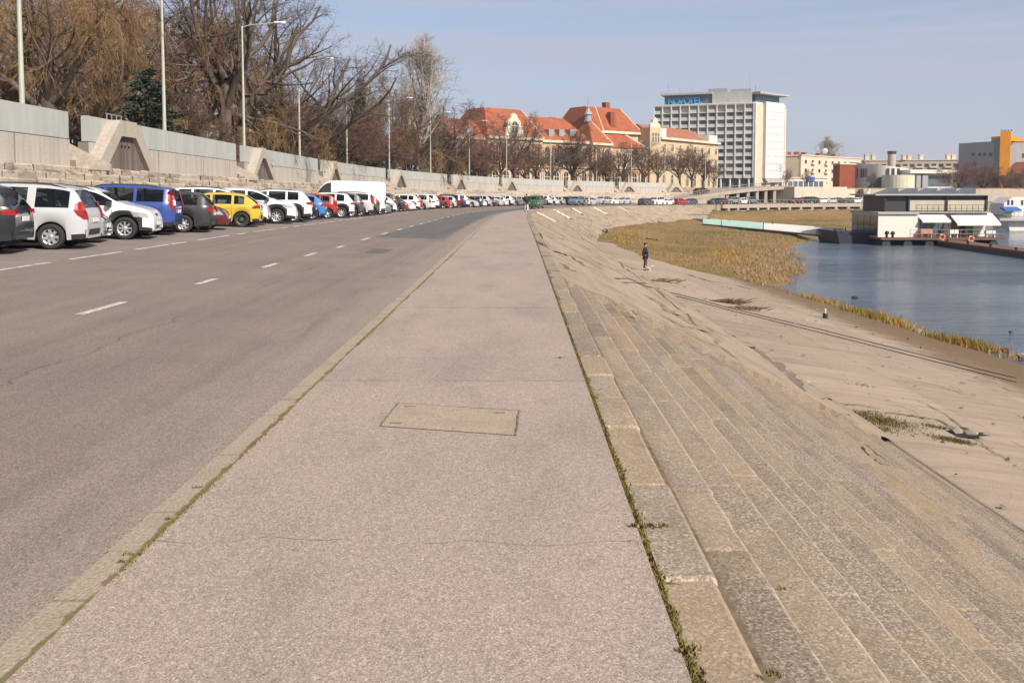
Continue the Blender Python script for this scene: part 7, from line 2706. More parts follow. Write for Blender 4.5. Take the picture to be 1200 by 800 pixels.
# two steel cables on the bank
for i, (poly, lab) in enumerate(((((720, 325), (785, 343), (850, 361), (960, 387.5), (1080, 417.5), (1205, 448)), 'upper of two thin dark cables lying diagonally across the bank to the water'),
                                  (((722, 327.5), (785, 345.5), (850, 363.3), (960, 391), (1080, 421.5), (1205, 453)), 'lower of two thin dark cables lying diagonally across the bank to the water'))):
    pp_ = []
    for a, b in zip(poly[:-1], poly[1:]):
        for t in np.linspace(0, 1, 10)[:-1]:
            pp_.append(slab_at(a[0] + (b[0] - a[0]) * t, a[1] + (b[1] - a[1]) * t) + Vector((0, 0, .012)))
    m = MB(); m.tube(pp_, .017, 5)
    tag(m.build('steel_cable', M_DARKMETAL, smooth=True), lab, 'cable', 'steel cables on the bank')
# dirt-filled cracks and broken edges of the bank paving
def crack(mb, px, w0, w1, seed):
    r_ = random.Random(seed)
    P_ = []
    for a, b in zip(px[:-1], px[1:]):
        n_ = max(3, int(math.hypot(b[0] - a[0], b[1] - a[1]) / 4))
        for k in range(n_):
            t = k / n_
            P_.append(slab_at(a[0] + (b[0] - a[0]) * t + r_.uniform(-.6, .6), a[1] + (b[1] - a[1]) * t + r_.uniform(-.5, .5)))
    rows = []
    for i, p in enumerate(P_):
        d = P_[min(i + 1, len(P_) - 1)] - P_[max(i - 1, 0)]
        n_ = Vector((-d.y, d.x, 0)).normalized()
        w = r_.uniform(w0, w1) * min(1, i / 3 + .15, (len(P_) - 1 - i) / 3 + .15)
        rows.append([p - n_ * w * r_.uniform(.3, 1) + Vector((0, 0, .022)), p + n_ * w * r_.uniform(.3, 1) + Vector((0, 0, .022))])
    mb.grid(rows)
cm = MB()
for i, (px, w0, w1) in enumerate((([(627, 282), (645, 292), (668, 300), (682, 310), (695, 318)], .02, .09), ([(632, 262), (645, 270), (658, 278), (672, 284)], .02, .08), ([(660, 262), (690, 285), (715, 302), (742, 322), (765, 340), (800, 365), (822, 390)], .02, .09),
        ([(655, 308), (668, 318), (690, 328)], .02, .08), ([(640, 318), (652, 324)], .03, .1), ([(700, 352), (730, 366), (768, 384)], .02, .05), ([(770, 372), (800, 386), (838, 398)], .02, .07),
        ([(803, 322), (830, 330), (860, 335), (890, 342)], .04, .18), ([(890, 349), (940, 362), (1000, 378)], .01, .035), ([(1075, 470), (1110, 488), (1160, 530), (1192, 548)], .01, .035), ([(985, 490), (1020, 484), (1060, 488), (1100, 494), (1122, 506)], .02, .07),
        ([(1010, 520), (1035, 540), (1062, 556)], .01, .04), ([(1172, 455), (1196, 463)], .02, .09), ([(905, 505), (922, 510)], .01, .03), ([(1040, 440), (1090, 452), (1150, 470)], .01, .03), ([(960, 470), (1000, 476), (1040, 482)], .02, .05), ([(1060, 505), (1100, 515), (1150, 520)], .01, .03))):
    crack(cm, px, w0, w1, i)
struct('bank_cracks', cm, plain('crack_dirt', (0.14, 0.108, 0.072), 0.95, var=.4, scale=5))
cm = MB()
crack(cm, [(838, 384), (862, 396), (892, 418), (925, 446), (947, 466)], .15, .30, 40)
crack(cm, [(760, 352), (790, 370), (820, 388)], .06, .2, 42)
struct('bank_stains', cm, plain('dark_bank_stain', (0.19, 0.15, 0.112), 0.95, var=.35, scale=4))
# stub post near the waterline
p = slab_at(967, 374)
root = thing('mooring_stub', 'small dark stub with a pale upright tip, alone on the apron near the waterline', 'mooring post', p)
m = MB(); m.lathe([(.11, -.03), (.11, .2), (.09, .24)], 'z', 12); m.build('base', M_CLAD, root)
m = MB(); m.lathe([(.045, .24), (.04, .42), (.02, .44)], 'z', 8); m.build('tip', M_WHITE, root)
# white stair cheeks on the bend
for i, (a, b, lab) in enumerate((((629, 250), (651, 261), 'white stair cheek line on the bend, nearest the walkway'), ((649, 248), (669, 259), 'second white stair cheek line on the bend from the walkway'), ((670, 246), (682, 253), 'third white stair cheek line on the bend, shortest'), ((696, 245), (711, 253), 'fourth white stair cheek line on the bend, brightest and widest'), ((725, 243.7), (737, 250), 'last white stair cheek line on the bend, before the meadow'))):
    m = MB(); w = .22 if i != 3 else .34
    row = []
    A_, B_ = hit(*a)[0], hit(*b)[0]
    for t in np.linspace(0, 1, 12):
        q = A_.lerp(B_, t); s_, d_ = to_sd(q.x, q.y); q.z = ff(float(s_[0]), min(6.49, float(d_[0]))) if d_[0] < 6.4 else q.z
        row.append(q)
    n = (B_ - A_); n = Vector((-n.y, n.x, 0)).normalized()
    m.grid([[q - n * w - Vector((0, 0, .3)), q - n * w + Vector((0, 0, .16)), q + n * w + Vector((0, 0, .16)), q + n * w - Vector((0, 0, .3))] for q in row])
    o = m.build('stair_cheek', M_TRIM, fix=True); tag(o, lab, 'stair cheek', 'white cheeks on the bend steps')

# ------------------------------------------------------------------ people and dog
M_SKIN = plain('skin', (0.46, 0.26, 0.19), 0.6)
M_COAT = plain('black_coat_cloth', (0.012, 0.013, 0.017), 0.85)
M_TROU = plain('dark_trousers', (0.035, 0.028, 0.028), 0.85)
M_LTROU = plain('white_trousers', (0.60, 0.59, 0.57), 0.85)
M_SHOE = plain('dark_shoes', (0.02, 0.018, 0.016), 0.6)
M_HAIR = plain('dark_hair', (0.03, 0.02, 0.014), 0.7)
M_CAP = plain('black_cap', (0.012, 0.012, 0.014), 0.85)
M_FUR = plain('white_dog_fur', (0.62, 0.57, 0.50), 0.95, var=.15, scale=20)

def skin_mesh(name, verts, edges, radii, mat, parent, root_i=0, sub=1):
    me = bpy.data.meshes.new(name)
    me.from_pydata(verts, edges, [])
    o = link(bpy.data.objects.new(name, me))
    md = o.modifiers.new('skin', 'SKIN')
    md.use_smooth_shade = True
    lay = me.skin_vertices[0].data if me.skin_vertices else None
    if lay is None:
        bm = bmesh.new(); bm.from_mesh(me); bm.verts.layers.skin.verify(); bm.to_mesh(me); bm.free()
        lay = me.skin_vertices[0].data
    for i, r in enumerate(radii):
        lay[i].radius = r if hasattr(r, '__len__') else (r, r)
        lay[i].use_root = (i == root_i)
    sb = o.modifiers.new('sub', 'SUBSURF'); sb.levels = sub; sb.render_levels = sub
    bpy.context.view_layer.update()
    dg = bpy.context.evaluated_depsgraph_get()
    new = bpy.data.meshes.new_from_object(o.evaluated_get(dg))
    new.name = name
    bpy.data.objects.remove(o); bpy.data.meshes.remove(me)
    new.materials.clear(); new.materials.append(mat)
    new.polygons.foreach_set('use_smooth', [True] * len(new.polygons))
    r_ = link(bpy.data.objects.new(name, new)); r_.parent = parent
    return r_

def person(label, loc, face, step, arm_l, arm_r, trousers, hat, long_coat, height=1.75, group=None):
    """figure facing local +x; step = forward offset of the feet; arms: (elbow, wrist) offsets from the shoulder"""
    root = thing('person', label, 'person', loc, face, group)
    root.scale = (height / 1.75,) * 3
    V, E, Rd = [], [], []
    def add(p, r, parent=None):
        V.append(p); Rd.append(r)
        if parent is not None:
            E.append((parent, len(V) - 1))
        return len(V) - 1
    pel = add((0, 0, .95), (.15, .12))
    sp = add((.0, 0, 1.12), (.135, .11), pel); ch = add((-.01, 0, 1.32), (.16, .115), sp); nk = add((0, 0, 1.48), .056, ch)
    hb = add((.02, 0, 1.555), (.072, .085), nk); hm = add((.025, 0, 1.64), (.078, .096), hb); add((.015, 0, 1.72), (.058, .07), hm)
    hands = []
    for sg, arm in ((1, arm_l), (-1, arm_r)):
        sh = add((-.01, sg * .175, 1.42), .068, ch)
        e = add((arm[0][0], sg * (.235), 1.42 + arm[0][1]), .048, sh)
        w = add((arm[1][0], sg * (.235 + arm[1][2]), 1.42 + arm[1][1]), .034, e)
        d = Vector((V[w][0] - V[e][0], V[w][1] - V[e][1], V[w][2] - V[e][2])).normalized()
        hd = add(tuple(Vector(V[w]) + d * .07), (.042, .022), w)
        hands.append((w, hd, d, sg))
        side = Vector((0, 1, 0)).cross(d).normalized() if abs(d.y) < .9 else Vector((1, 0, 0))
        for k, (off, ln) in enumerate(((-.033, .062), (-.011, .075), (.011, .07), (.032, .055))):
            a = add(tuple(Vector(V[hd]) + d * .05 + side * off), .0095, hd)
            b = add(tuple(Vector(V[a]) + d * ln * .55 + Vector((0, -sg * .006, 0))), .009, a)
            add(tuple(Vector(V[b]) + d * ln * .45 + Vector((0, -sg * .018, 0))), .008, b)
        a = add(tuple(Vector(V[w]) + d * .04 + side * .045), .010, w)
        add(tuple(Vector(V[a]) + d * .05 + side * .015), .009, a)
    feet = []
    for sg, st in ((1, step[0]), (-1, step[1])):
        hp = add((0, sg * .095, .88), .098, pel)
        kn = add((st * .45 + .02, sg * .10, .49), .062, hp)
        an = add((st, sg * .10, .09), .042, kn)
        to = add((st + .15, sg * .11, .035), (.042, .028), an)
        feet.append((kn, an, to, hp))
    body = skin_mesh('body', V, E, Rd, M_SKIN, root)
    # face
    m = MB()
    for sg in (1, -1):
        m.lathe([(.001, 0), (.012, .004), (.001, .011)], 'x', 8, Matrix.Translation((.105, sg * .033, 1.645)), cap=False)
    m.build('eyes', M_HAIR, body)
    m = MB(); m.tube([(.098, 0, 1.655), (.135, 0, 1.61), (.10, 0, 1.598)], [.008, .016, .008], 6); m.build('nose', M_SKIN, body)
    m = MB(); m.box((.093, -.026, 1.566), (.104, .026, 1.574)); m.build('mouth', plain('lips', (.28, .10, .09), .6), body)
    for sg in (1, -1):
        m = MB(); m.lathe([(.03, -.006), (.034, .0), (.02, .01)], 'y', 8, Matrix.Translation((.01, sg * .098, 1.63))); m.build('ear', M_SKIN, body)
    # coat
    cv = [(0, 0, .80 if not long_coat else .66), (0, 0, .98), (0, 0, 1.14), (-.01, 0, 1.33), (0, 0, 1.47)]
    ce = [(0, 1), (1, 2), (2, 3), (3, 4)]
    cr = [(.215, .18), (.20, .17), (.185, .155), (.195, .155), (.09, .09)]
    for sg, arm in ((1, arm_l), (-1, arm_r)):
        i = len(cv)
        cv += [(-.01, sg * .185, 1.41), (arm[0][0], sg * .24, 1.42 + arm[0][1]), tuple(Vector((arm[1][0], sg * (.24 + arm[1][2]), 1.42 + arm[1][1])) * 1.0)]
        ce += [(3, i), (i, i + 1), (i + 1, i + 2)]
        cr += [.09, .068, .056]
    skin_mesh('coat', cv, ce, cr, M_COAT, root, 1)
    tv = [(0, 0, .95)]; te = []; tr = [(.165, .13)]
    for sg, st in ((1, step[0]), (-1, step[1])):
        i = len(tv)
        tv += [(0, sg * .095, .86), (st * .45 + .02, sg * .10, .49), (st * .93, sg * .10, .15)]
        te += [(0, i), (i, i + 1), (i + 1, i + 2)]
        tr += [.112, .078, .066]
    skin_mesh('trousers', tv, te, tr, trousers, root, 0)
    for sg, st in ((1, step[0]), (-1, step[1])):
        skin_mesh('shoe', [(st - .04, sg * .10, .055), (st + .06, sg * .105, .05), (st + .17, sg * .11, .04)], [(0, 1), (1, 2)], [(.05, .055), (.05, .048), (.045, .036)], M_SHOE, root)
    m = MB()
    m.lathe([(.094, 1.645), (.103, 1.68), (.098, 1.72), (.07, 1.752), (.005, 1.765)], 'z', 16, Matrix.Translation((.0, 0, 0)))
    h = m.build('hair' if not hat else 'cap', M_CAP if hat else M_HAIR, root, smooth=True, fix=True)
    if hat:
        m = MB(); m.extr([(.06, -.075), (.15, -.06), (.175, 0), (.15, .06), (.06, .075)], (0, 0, 1.672), (1, 0, 0), (0, 1, 0), (0, 0, 1), .012); m.build('visor', M_CAP, h)
        m = MB(); m.lathe([(.088, 1.58), (.098, 1.62), (.096, 1.655)], 'z', 14, Matrix.Translation((-.012, 0, 0)), cap=False); m.build('hair', M_HAIR, root)
    return root

pm, sm_, dm_ = hit(756, 317.5)
pm.z = slab_z(sm_, dm_)
person('man in long black coat and cap standing on the bank beside a small white dog', pm, R(-12), (.03, -.06), ((-.03, -.30), (.10, -.50, -.02)), ((-.10, -.28), (-.16, -.52, .01)), M_TROU, True, True)
pw, sw, dw = hit(625, 248.6)
dw = min(dw, -.5)
pw = Vector(pt(sw, dw, float(zl(sw))))
person('walker in a dark jacket and white trousers far along the walkway, before the green van', pw, R(-78), (.22, -.22), ((.10, -.28), (.22, -.48, 0)), ((-.12, -.28), (-.10, -.53, 0)), M_LTROU, False, False, 1.76)

def dog(label, loc, rz):
    root = thing('dog', label, 'dog', loc, rz)
    V, E, Rd = [], [], []
    def add(p, r, parent=None):
        V.append(p); Rd.append(r)
        if parent is not None:
            E.append((parent, len(V) - 1))
        return len(V) - 1
    b0 = add((-.02, 0, .27), (.085, .075)); b1 = add((.13, 0, .265), (.085, .10), b0); b2 = add((-.17, 0, .28), (.072, .075), b0)
    n = add((.23, 0, .34), (.052, .055), b1); h = add((.29, 0, .41), (.062, .058), n); mz = add((.37, 0, .39), (.032, .030), h); add((.41, 0, .385), (.02, .02), mz)
    for sg in (1, -1):
        a = add((.265, sg * .05, .46), (.022, .012), h); add((.255, sg * .07, .42), (.016, .01), a)
        s = add((.13, sg * .055, .20), .036, b1); k = add((.115, sg * .058, .11), .022, s); f = add((.12, sg * .058, .03), .02, k); add((.15, sg * .058, .015), (.022, .014), f)
        t = add((-.18, sg * .055, .21), .046, b2); k = add((-.135, sg * .058, .15), .028, t); hk = add((-.21, sg * .058, .09), .018, k); f = add((-.20, sg * .058, .025), .018, hk); add((-.17, sg * .058, .014), (.022, .014), f)
    t = add((-.25, 0, .33), .026, b2); t2 = add((-.29, 0, .41), .022, t); add((-.24, 0, .47), .018, t2)
    body = skin_mesh('body', V, E, Rd, M_FUR, root)
    m = MB()
    for sg in (1, -1):
        rock(m, (.335, sg * .032, .43), .011, rs, 1)
    m.build('eyes', M_UNDER, body)
    m = MB(); rock(m, (.43, 0, .39), .015, rs, 1); m.build('nose', M_UNDER, body)
    return root
pd = hit(760.5, 318.6); z = slab_z(pd[1], pd[2])
dog('small white dog standing at the feet of the man in black', (pd[0].x - .02, pd[0].y - .1, z), R(-40)).scale = (.85, .85, .85)

# ------------------------------------------------------------------ houseboat, gangway, jetty, white boat
M_BOATW = mat_stucco('white_boat_cladding', (0.66, 0.63, 0.57), .04)
def mat_clad():
    t = NT('ribbed_white_cladding', 0.6)
    g = t.obj()
    x, y, z = t.sep(g)
    rib = t.math('FRACT', t.math('MULTIPLY', x, 3.2))
    c = t.mix(t.math('MULTIPLY', t.math('LESS_THAN', rib, .12), .45), (0.66, 0.63, 0.57), (0.35, 0.33, 0.30))
    t.color(c); return t.m
M_RIB = mat_clad()
M_HULL = plain('dark_hull', (0.022, 0.026, 0.035), 0.5, var=.2)
M_BLUEHULL = plain('dark_blue_hull', (0.012, 0.016, 0.035), 0.5, var=.2)
M_BPANEL = mat_stucco('beige_blind', (0.46, 0.43, 0.34), .06)
M_AWN = mat_stucco('white_awning_cloth', (0.70, 0.68, 0.63), .04)
M_DECK = plain('reddish_brown_deck', (0.135, 0.062, 0.045), 0.75, var=.2, scale=2)
M_ORG = plain('orange_life_ring', (0.62, 0.16, 0.05), 0.6)
M_GREENP = plain('green_wall_panel', (0.13, 0.21, 0.03), 0.7, var=.15)
M_TEAL = plain('pale_teal_banner', (0.48, 0.66, 0.59), 0.7, var=.05)
M_WBAN = plain('white_banner', (0.80, 0.79, 0.76), 0.7)
for m_ in (M_TEAL, M_WBAN):      # thin cloth lets some daylight through
    nt_ = m_.node_tree; bs_ = nt_.nodes['Principled BSDF']; out_ = nt_.nodes['Material Output']
    tr_ = nt_.nodes.new('ShaderNodeBsdfTranslucent'); mx_ = nt_.nodes.new('ShaderNodeMixShader'); mx_.inputs[0].default_value = .75
    tr_.inputs[0].default_value = (0.56, 0.78, 0.70, 1) if m_ is M_TEAL else (.9, .89, .87, 1)
    nt_.links.new(bs_.outputs[0], mx_.inputs[1]); nt_.links.new(tr_.outputs[0], mx_.inputs[2]); nt_.links.new(mx_.outputs[0], out_.inputs[0])
M_BLUEAW = plain('blue_awning', (0.02, 0.11, 0.42), 0.6)
M_SOLAR = plain('solar_panel', (0.10, 0.11, 0.125), 0.3, spec=.5)
def houseboat():
    Y0 = 108.0
    P = lambda u, v, Y=Y0: at(u, v, Y)
    X = lambda u, Y=Y0: at(u, 225, Y).x
    Z = lambda v, Y=Y0: at(1000, v, Y).z
    c = P(1090, 288); ang = 0.0
    root = thing('houseboat', 'two storey white and grey clubhouse boat with flat overhanging roof', 'houseboat', (c.x, c.y, WATER))
    inv = Matrix.Translation(-Vector(root.location))
    def B(mb, nm, mat, par=None):
        o = mb.build(nm, mat, par or root, fix=True)
        if par is None:
            o.matrix_parent_inverse = inv
        return o
    zd, zm, zr = Z(278), Z(247.5), Z(228)
    D = 8.5
    xl, xc, xr = X(1030), X(1077), X(1170)
    m = MB(); m.box((X(1028), Y0 - 1.5, zd - .25), (X(1172), Y0 + D + 1, zd)); B(m, 'deck', M_DECK)
    for k, xx in enumerate(np.linspace(xl + .5, xr - 1, 6)):
        m = MB(); m.tube([(xx, Y0 - 1.3, WATER + .15), (xx, Y0 + D, WATER + .15)], .5, 10); B(m, 'pontoon_float', M_HULL)
    # lower cabin: white ribbed box, dark glazed end
    m = MB(); m.box((xl, Y0, zd + .01), (X(1076.5), Y0 + D, zm - .35)); B(m, 'lower_cabin', M_RIB)
    m = MB(); m.box((xl - .12, Y0 - .25, zm - .345), (X(1077), Y0 + D + .3, zm - .1)); B(m, 'cabin_roof', M_GREYPL)
    for k in range(4):
        m = MB(); y0 = Y0 + .25 + k * (D - .4) / 4; m.box((xl - .06, y0, zd + .15), (xl - .003, y0 + (D - .4) / 4 - .15, zm - .5)); B(m, 'end_glazing', M_WPANE)
    # lower right: glazed bar under awnings
    m = MB(); m.box((xc + .02, Y0 + 1.6, zd + .01), (xr - .6, Y0 + D, zm - .1)); B(m, 'bar_wall', M_BOATW)
    for k, u in enumerate((1086, 1093, 1100.5, 1108)):
        m = MB(); m.box((X(u), Y0 + 1.50, zd + .1), (X(u + 6.3), Y0 + 1.597, Z(258.5))); B(m, 'glazed_door', M_DGLASS)
    m = MB(); m.box((X(1123), Y0 + 1.50, zd + .1), (X(1149), Y0 + 1.597, Z(259))); B(m, 'green_panel', M_GREENP)
    m = MB(); m.box((X(1133), Y0 + 1.44, zd + .1), (X(1140), Y0 + 1.497, Z(261))); B(m, 'bar_door', M_UNDER)
    for u0, u1, v in ((1079, 1112.5, 258.5), (1120, 1145, 262), (1145.5, 1171, 262)):
        m = MB(); m.extr([(0, zm - .25), (-2.2, Z(v)), (-2.2, Z(v) - .22), (-2.15, Z(v) - .22), (-2.15, Z(v) - .04), (0, zm - .32)], (X(u0), Y0 + 1.55, 0), (0, 1, 0), (0, 0, 1), (1, 0, 0), X(u1) - X(u0)); B(m, 'awning', M_AWN)
    # upper storey
    ux0, ux1 = X(1044), X(1165)
    m = MB(); m.box((ux0, Y0 + 1.7, zm - .1), (ux1, Y0 + D, zr - .12)); B(m, 'upper_storey', M_HULL)
    for a, b in ((1073.5, 1116), (1118, 1164)):
        m = MB(); m.box((X(a), Y0 + 1.62, zm), (X(b), Y0 + 1.697, Z(234.5))); B(m, 'blind', M_BPANEL)
    m = MB(); m.box((X(1030), Y0 + 1.0, zr - .115), (X(1180), Y0 + D + .8, zr + .06)); rf = B(m, 'flat_roof', M_GREYPL)
    for k in range(5):
        xx = X(1040) + k * 2.3
        m = MB(); m.extr([(0, .07), (1.9, .07), (1.9, .75), (1.85, .75)], (xx, Y0 + 1.5, zr), (1, 0, 0), (0, 0, 1), (0, 1, 0), 3.0); o = B(m, 'solar_panel', M_SOLAR)
    # terrace railing, deck railing
    def rail(x0, x1, y, z, n, h=.95):
        m = MB()
        for x in np.linspace(x0, x1, n):
            m.tube([(x, y, z), (x, y, z + h)], .03, 4, cap=False)
        for hh in (h, h * .5):
            m.tube([(x0, y, z + hh), (x1, y, z + hh)], .025, 4)
        return m
    B(rail(X(1078), X(1165), Y0 + .9, zm - .1, 14, .8), 'terrace_railing', M_DARKMETAL)
    B(rail(X(1062), X(1172), Y0 - 1.35, zd, 16), 'deck_railing', M_GALV)
    m = MB(); m.box((X(1077), Y0 + .8, zm - .22), (X(1166), Y0 + 1.69, zm - .105)); B(m, 'terrace_edge', M_GREYPL)
    for u in (1044, 1072, 1117, 1164.5):
        m = MB(); m.box((X(u) - .1, Y0 + 1.45, zm), (X(u) + .1, Y0 + 1.61, zr - .12)); B(m, 'roof_post', M_DARKMETAL)
    # white freezer, table, red white board on deck
    return root, X, Z, zd, Y0
HB, hX, hZ, hzd, hY = houseboat()
def ring_buoy(u, v, lab, Y):
    p = at(u, v, Y)
    m = MB()
    prof = [(.30 + .09 * math.cos(t), .09 * math.sin(t)) for t in np.linspace(0, 6.283, 9)]
    m.lathe(prof, 'y', 18, cap=False)
    root = thing('life_ring', lab, 'life ring', p, 0, 'life rings on the houseboat')
    m.build('ring', M_ORG, root, smooth=True)
    for k in range(4):
        b = MB(); a = k * math.pi / 2 + .4
        prof = [(.30 + .098 * math.cos(t), .098 * math.sin(t)) for t in np.linspace(0, 6.283, 9)]
        rows = [[(r * math.cos(a + q), h, r * math.sin(a + q)) for r, h in prof] for q in (-.13, 0, .13)]
        b.grid(rows); b.build('band', M_BOATW, root)
ring_buoy(1104, 278, 'orange life ring hanging at deck level in front of the glazed doors', hY - 1.45)
ring_buoy(1128.5, 272, 'orange life ring on the green wall of the houseboat', hY + 1.3)
ring_buoy(1138, 280, 'orange life ring lowest on the deck edge, at the brown jetty', hY - 1.45)
for i, (u, w, h, col, lab, nm) in enumerate(((1117, 1.0, .9, M_RIB, 'white cabinet on the houseboat deck by the doors', 'cabinet'), (1160, 1.1, .8, M_BOATW, 'white table stacked on the right end of the houseboat deck', 'table'), (1085, 1.3, 1.0, plain('red_white_board', (.52, .20, .15), .7, var=.3), 'red and white board leaning on the houseboat deck rail', 'notice_board'))):
    p = at(u, 277.5, hY - .5)
    root = thing(nm, lab, nm.replace('_', ' '), (p.x, hY - .5, hzd))
    m = MB(); m.box((-w / 2, -.25, h * .45), (w / 2, .25, h)); m.build('top', col, root)
    for sx in (-1, 1):
        m = MB(); m.box((sx * (w / 2 - .1) - .05, -.22, 0), (sx * (w / 2 - .1) + .05, .22, h * .45 - .003)); m.build('leg', col, root)
# outboard clutter on the bow: two dark engines
for u, lab in ((1039, 'dark outboard motor on the bow deck, left one'), (1046, 'dark outboard motor on the bow deck, right one')):
    p = at(u, 277.5, hY - 1.0)
    root = thing('outboard_motor', lab, 'outboard motor', (p.x, hY - 1.0, hzd), .5, 'outboard motors on the deck')
    m = MB(); rock(m, (0, 0, .55), .32, rs, .9); m.build('cowling', M_CLAD, root, smooth=True)
    m = MB(); m.box((-.06, -.12, 0), (.06, .12, .35)); m.build('leg', M_DARKMETAL, root)
# dark blue landing pontoon left of the houseboat
pA = at(994, 280, 112)
root = thing('landing_pontoon', 'dark blue steel landing pontoon between gangway and houseboat', 'pontoon', (pA.x, 112, WATER))
m = MB(); m.extr([(-1.6, .1), (-1.9, 1.5), (3.9, 1.2), (3.7, -.3), (-1.2, -.3)], (0, -1.5, 0), (1, 0, 0), (0, 0, 1), (0, 1, 0), 7.5); m.build('hull', M_BLUEHULL, root, fix=True)
m = MB()
for k in range(9):
    rock(m, (-1.5 + rs.uniform(-.3, .5), rs.uniform(-1.5, 1), 1.3 + rs.uniform(-.2, .3)), rs.uniform(.2, .4), rs)
o = m.build('tarpaulin', plain('grey_tarpaulin', (.07, .075, .08), .8, var=.4), root)
# gangway with banner-covered railing
gA, gB = at(828, 262.5, 165), at(984, 277, 113)
root = thing('gangway', 'long gangway with pale teal and white banners along its rail, leading to the houseboat', 'gangway', (gA.x, gA.y, gA.z))
d = (gB - gA); L = d.length; dn = d.normalized(); nrm = Vector((-dn.y, dn.x, 0)).normalized()
m = MB()
P_ = lambda t, side, z: Vector((0, 0, 0)) + dn * L * t + nrm * side + Vector((0, 0, z))
m.grid([[P_(t, -.7, -.2), P_(t, -.7, 0), P_(t, .7, 0), P_(t, .7, -.2)] for t in (0, .33, .66, 1)], closed=True); m.build('walkboard', M_DARKMETAL, root, fix=True)
for k, (t0, t1, mt) in enumerate(((0.0, .19, M_TEAL), (.2, .55, M_TEAL), (.56, .99, M_WBAN))):
    for side in (-.72, .72):
        m = MB(); o_ = .015
        m.grid([[P_(t, side, .08), P_(t, side + .02 * math.sin(t * 40), .5), P_(t, side, .95)] for t in np.linspace(t0, t1, 9)])
        m.build('banner', mt, root)
for t in (0.0, .195, .555, 1.0):
    for side in (-.72, .72):
        m = MB(); m.tube([P_(t, side, -.2), P_(t, side, 1.05)], .06, 6); m.build('rail_post', M_DARKMETAL, root)
for t, hh in ((.18, 1.2), (.45, 1.6), (.75, 2.0)):
    b = P_(t, 0, -.2); m = MB(); m.tube([b, b - Vector((0, 0, hh))], .12, 6); m.build('trestle', M_DARKMETAL, root)
# grey old pontoon left of the gangway
a_, b_ = at(772, 253.5, 190), at(828, 257, 172)
root = thing('old_gangway', 'flat grey old gangway lying in the grass, left of the teal banners', 'gangway', a_)
d = (b_ - a_); dn = d.normalized(); nrm = Vector((-dn.y, dn.x, 0)).normalized(); L = d.length
m = MB(); m.grid([[dn * L * t + nrm * s_ + Vector((0, 0, z)) for s_, z in ((-1, -.5), (-1, .05), (1, .05), (1, -.5))] for t in (0, .5, 1)], closed=True); m.build('walkboard', M_GREYCL, root, fix=True)
for s_ in (-1, 1):
    m = MB()
    for t in np.linspace(0, 1, 14):
        b = dn * L * t + nrm * s_; m.tube([b, b + Vector((0, 0, .8))], .03, 4, cap=False)
    m.tube([nrm * s_ + Vector((0, 0, .8)), dn * L + nrm * s_ + Vector((0, 0, .8))], .04, 4); m.build('railing', M_GREYCL, root)
# jetty
jA, jB = at(1098, 281.5, 106), at(1225, 299.5, 82)
root = thing('jetty', 'long reddish brown floating jetty running right from the houseboat to the photo edge', 'jetty', (jA.x, jA.y, WATER))
d = Vector((jB.x - jA.x, jB.y - jA.y, 0)); L = d.length; dn = d.normalized(); nrm = Vector((-dn.y, dn.x, 0))
zj = jA.z - WATER
m = MB(); m.grid([[dn * L * t + nrm * s_ + Vector((0, 0, z)) for s_, z in ((0, zj - .22), (0, zj), (2.6, zj), (2.6, zj - .22))] for t in np.linspace(0, 1.3, 5)], closed=True); m.build('planking', M_DECK, root, fix=True)
m = MB(); m.grid([[dn * L * t + nrm * s_ + Vector((0, 0, z)) for s_, z in ((.12, -.3), (.12, zj - .223), (2.5, zj - .223), (2.5, -.3))] for t in np.linspace(0, 1.3, 5)], closed=True); m.build('float', M_HULL, root, fix=True)
for t in np.linspace(.1, 1.2, 6):
    b = dn * L * t + nrm * .2; m = MB(); m.lathe([(.12, zj), (.12, zj + .25), (.18, zj + .28)], 'z', 8, Matrix.Translation(b)); m.build('bollard', M_DARKMETAL, root)
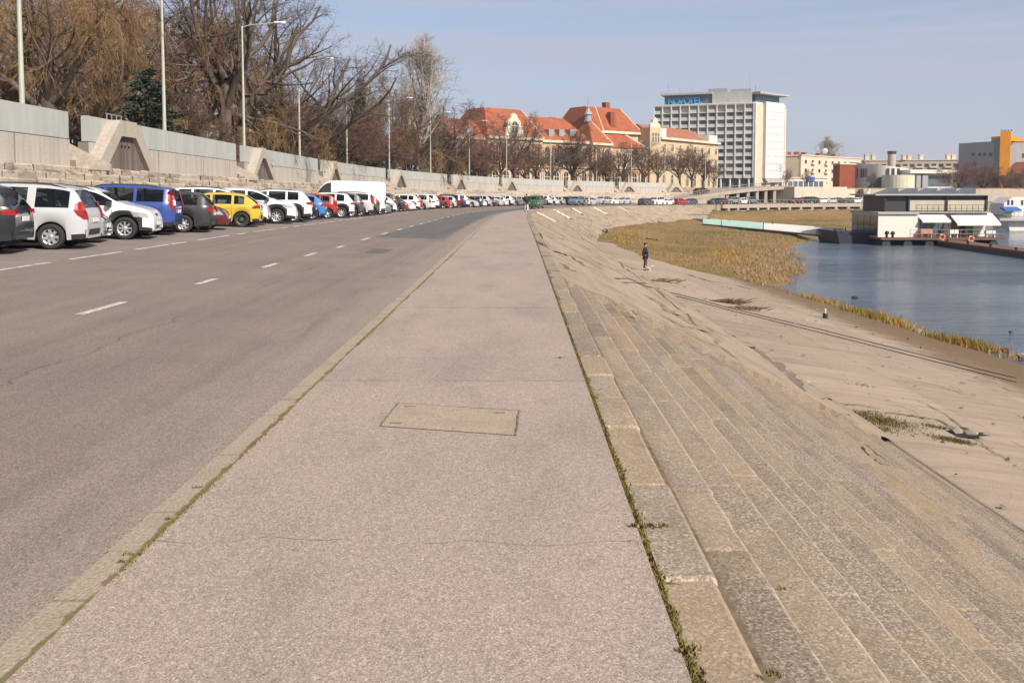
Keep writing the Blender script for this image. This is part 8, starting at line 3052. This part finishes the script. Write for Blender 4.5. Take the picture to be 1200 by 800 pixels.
# white boat beyond
Yb = 150
root = thing('white_boat', 'white cabin boat with blue awning moored behind the houseboat at the right edge', 'boat', (at(1200, 225, Yb).x, Yb, WATER))
bx = lambda u: at(u, 225, Yb).x - root.location.x
bz = lambda v: at(1190, v, Yb).z - WATER
m = MB(); m.extr([(bx(1172), bz(252)), (bx(1250), bz(251)), (bx(1246), -.4), (bx(1177), -.4)], (0, -2.2, 0), (1, 0, 0), (0, 0, 1), (0, 1, 0), 5); m.build('hull', M_BOATW, root, fix=True)
m = MB(); m.extr([(bx(1170), bz(238)), (bx(1180), bz(231)), (bx(1240), bz(231)), (bx(1240), bz(251.5)), (bx(1170), bz(251.5))], (0, -1.8, 0), (1, 0, 0), (0, 0, 1), (0, 1, 0), 4.2); m.build('cabin', M_BOATW, root, fix=True)
for u in (1174, 1178.5, 1190, 1196):
    m = MB(); m.box((bx(u), -1.86, bz(240)), (bx(u + 2.2), -1.803, bz(234.5))); m.build('window', M_WPANE, root)
m = MB(); m.extr([(0, bz(242)), (-1.6, bz(245)), (-1.6, bz(247)), (0, bz(244))], (bx(1165), -1.9, 0), (0, 1, 0), (0, 0, 1), (1, 0, 0), bx(1184) - bx(1165)); m.build('awning', M_BLUEAW, root, fix=True)
m = MB()
for x in np.linspace(bx(1166), bx(1240), 14):
    m.tube([(x, -3.0, bz(255)), (x, -3.0, bz(248))], .04, 4, cap=False)
m.tube([(bx(1166), -3, bz(248)), (bx(1240), -3, bz(248))], .04, 4); m.tube([(bx(1166), -3, bz(251.5)), (bx(1240), -3, bz(251.5))], .03, 4)
m.build('railing', M_GALV, root)
m = MB(); m.box((bx(1160), -3.3, bz(258)), (bx(1245), -2.25, bz(255))); m.build('side_deck', M_GREYPL, root)
# ================================================================== thin winter haze
hz = MB(); hz.box((-1500, -1500, -9.5), (1500, 1500, 60))
o = hz.build('haze', None) if False else None
hm = bpy.data.materials.new('haze_air'); hm.use_nodes = True
ht = hm.node_tree; ht.nodes.clear()
ho = ht.nodes.new('ShaderNodeOutputMaterial'); hv = ht.nodes.new('ShaderNodeVolumePrincipled')
hv.inputs['Color'].default_value = (0.90, 0.93, 1.0, 1)
hv.inputs['Density'].default_value = 0.0002
hv.inputs['Anisotropy'].default_value = 0.2
ht.links.new(hv.outputs[0], ho.inputs['Volume'])
o = hz.build('haze', hm); o['kind'] = 'stuff'
